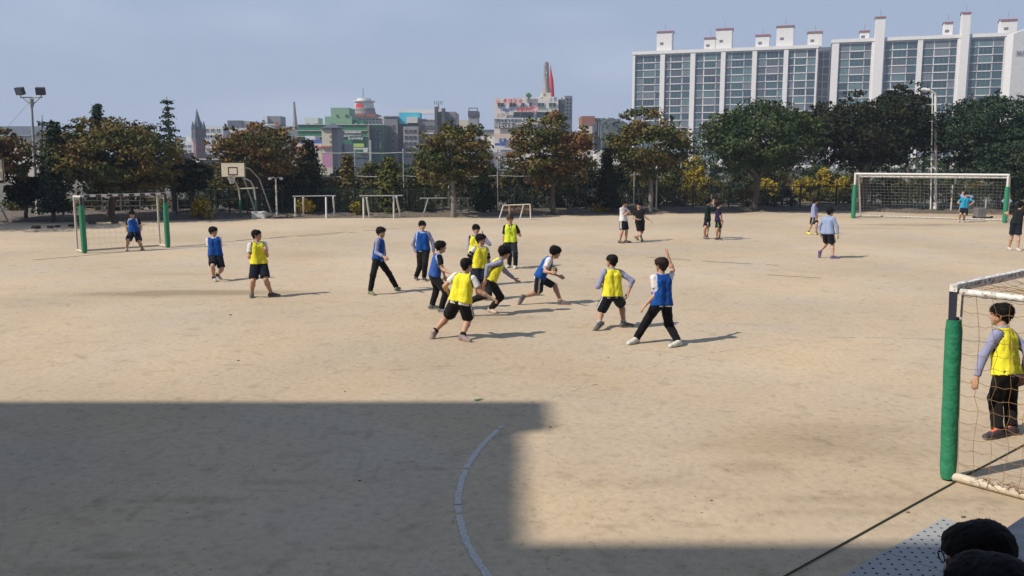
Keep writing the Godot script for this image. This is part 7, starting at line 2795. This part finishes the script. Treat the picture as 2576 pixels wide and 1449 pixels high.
func spectators():
	var u := stand_dir()
	var nrm := Vector3(-u.z, 0, u.x)
	if nrm.z < 0.0:
		nrm = -nrm
	var fwd := -nrm
	var yaw := rad_to_deg(atan2(fwd.x, -fwd.z))
	var specs := [[2456, 1410, 3.25, 1.05, yaw - 48.0, "black haired spectator with glasses sitting on the concrete stand", true, 1.12], [2484, 1512, 2.6, 1.40, yaw + 4.0, "black haired spectator without glasses on a higher step of the stand", false, 1.08]]
	for s in specs:
		var hc := at(s[0], s[1], s[2])
		var J := {}
		J.hc = hc
		J.nk = hc - Vector3(0, 0.155, 0) - fwd * 0.045
		var seat: float = s[3]
		J.pv = Vector3(J.nk.x, seat + 0.10, J.nk.z) - fwd * 0.10
		J.u = (J.nk - J.pv).normalized()
		var rv := fwd.cross(Vector3.UP)
		J.rv = rv
		J.fw = J.u.cross(rv)
		J.rh = J.pv + rv * 0.088
		J.lh = J.pv - rv * 0.088
		J.rs = J.nk + rv * 0.165 - J.u * 0.055
		J.ls = J.nk - rv * 0.165 - J.u * 0.055
		for q in [["r", 1.0], ["l", -1.0]]:
			var sd: float = q[1]
			J[q[0] + "e"] = J[q[0] + "s"] + (Vector3(0, -0.9, 0) + fwd * 0.35 + rv * sd * 0.15).normalized() * 0.285
			J[q[0] + "w"] = J[q[0] + "e"] + (fwd * 0.9 + Vector3(0, -0.25, 0) - rv * sd * 0.25).normalized() * 0.25
			J[q[0] + "k"] = J[q[0] + "h"] + fwd * 0.42 + rv * sd * 0.05 + Vector3(0, 0.04, 0)
			J[q[0] + "a"] = J[q[0] + "k"] + fwd * 0.02 - Vector3(0, 0.40, 0)
			J[q[0] + "a"].y = seat - 0.35 + 0.085
			J[q[0] + "t"] = J[q[0] + "a"] + fwd * 0.2
		J.hyaw = s[4]
		J.hpitch = -6.0
		var sp := {cell = 0.016, yaw = yaw, shirt = [Color(0.006, 0.006, 0.007), "l", 0.05], legs = ["trousers", Color(0.008, 0.008, 0.01), null], hair = 3, glasses = s[6], label = s[5], group = "spectators on the stand", base_y = seat - 0.35}
		person(sp, J)
		# loose hair ends
		var hm: MB = hair_proto(3)
		rng.seed = int(s[0])
		var b := MB.new()
		for i in 2600:
			var k := rng.randi() % hm.v.size()
			var p := hm.v[k]
			var n := hm.n[k]
			var crown := (p - Vector3(0, 0.13, 0.03))
			var flow := (crown - n * crown.dot(n)).normalized()
			var t := (flow * 0.9 + n * rng.randf_range(0.05, 0.4) + Vector3(rng.randfn(), rng.randfn(), rng.randfn()) * 0.25).normalized()
			var l := rng.randf_range(0.006, 0.02)
			var side := t.cross(n).normalized() * 0.0011
			b.tri(p - side - n * 0.003, p + side - n * 0.003, p + t * l, n)
		var ends := part(b.mesh(), "hair_ends", J.node, M.hair)
		ends.set_meta("kind", "stuff")
		ends.transform = J.head

# ---------------------------------------------------------------- small things lying about
func build_small_things():
	# volleyball post base behind the soccer keeper
	var p := gnd(2464, 549)
	var o := thing("post_base", p, "grey wheeled block with a short post inside the soccer goal", "post base")
	part(bevel_box(Vector3(0.5, 0.55, 0.5), 0.03), "block", o, grained(lin(0.13, 0.125, 0.13), 0.2, 0.8), Vector3(0, 0.06, 0))
	var b := MB.new()
	b.rod(Vector3(0.3, 0.06, 0), Vector3(0.32, 1.1, 0), 0.045, 8)
	part(b.mesh(), "post", o, M.steel)
	b = MB.new()
	b.rod(Vector3(-0.4, 0.05, 0.1), Vector3(0.65, 0.05, 0.1), 0.045, 8)
	part(b.mesh(), "axle", o, M.black_metal)
	for s in [-0.4, 0.65]:
		b = MB.new()
		b.tube([Vector3(s, 0.07, 0.06), Vector3(s, 0.07, 0.14)], [0.07, 0.07], 12)
		part(b.mesh(), "wheel", o, M.black_metal)
	# dark clods at the foot of the bank
	rng.seed = 14
	for q in [[92, 575], [128, 574], [146, 572], [180, 570], [204, 567], [232, 564], [290, 562]]:
		var c := gnd(q[0], q[1])
		var m := MB.new()
		var f := Field.new()
		f.noise = fine
		f.amp = 0.06
		f.freq = Vector3(9, 9, 9)
		var r := rng.randf_range(0.10, 0.2)
		f.add(Vector3(-r * 0.5, 0.02, 0), Vector3(r * 0.6, 0.05, 0.05), r * 0.7, r * 0.5)
		f.planes.append([Vector3(0, -0.01, 0), Vector3(0, -1, 0)])
		nets(f, 0.03, m, func(_p: Vector3) -> Color: return Color.WHITE)
		solo(to_mesh(m, false), "earth_clod", plain(lin(0.035, 0.03, 0.026), 0.95), c, "dark clod of earth at the edge of the shaded sand", "clod", "earth clods by the far handball goal")
	# a green leaf and a few pebbles on the near sand
	var lf := MB.new()
	lf.quad(Vector3(-0.07, 0.012, 0.02), Vector3(0.02, 0.02, -0.01), Vector3(0.08, 0.012, -0.02), Vector3(0.0, 0.01, 0.03), Vector3.UP)
	lf.quad(Vector3(-0.08, 0.01, 0.05), Vector3(-0.02, 0.02, 0.02), Vector3(0.02, 0.012, 0.05), Vector3(-0.03, 0.008, 0.07), Vector3.UP)
	solo(lf.mesh(), "fallen_leaf", plain(lin(0.06, 0.14, 0.08), 0.8), gnd(1205, 1006), "curled green leaf lying just beyond the shadow edge", "leaf")
	for q in [[1385, 1075, 0.025], [600, 908, 0.03], [1660, 894, 0.02], [580, 793, 0.04], [868, 985, 0.02], [1530, 900, 0.02], [2285, 1290, 0.022], [2424, 1302, 0.03], [1790, 1260, 0.02], [905, 1210, 0.02]]:
		var m := MB.new()
		var f := Field.new()
		f.noise = fine
		f.amp = 0.004
		f.freq = Vector3(30, 30, 30)
		f.add(Vector3(-q[2] * 0.4, q[2] * 0.2, 0), Vector3(q[2] * 0.4, q[2] * 0.15, 0), q[2] * 0.45, q[2] * 0.35)
		nets(f, q[2] * 0.25, m, func(_p: Vector3) -> Color: return Color.WHITE)
		solo(to_mesh(m, false), "pebble", plain(lin(0.13, 0.11, 0.09), 0.9), gnd(q[0], q[1]), "small dark pebble lying on the open sand", "pebble", "pebbles on the sand")
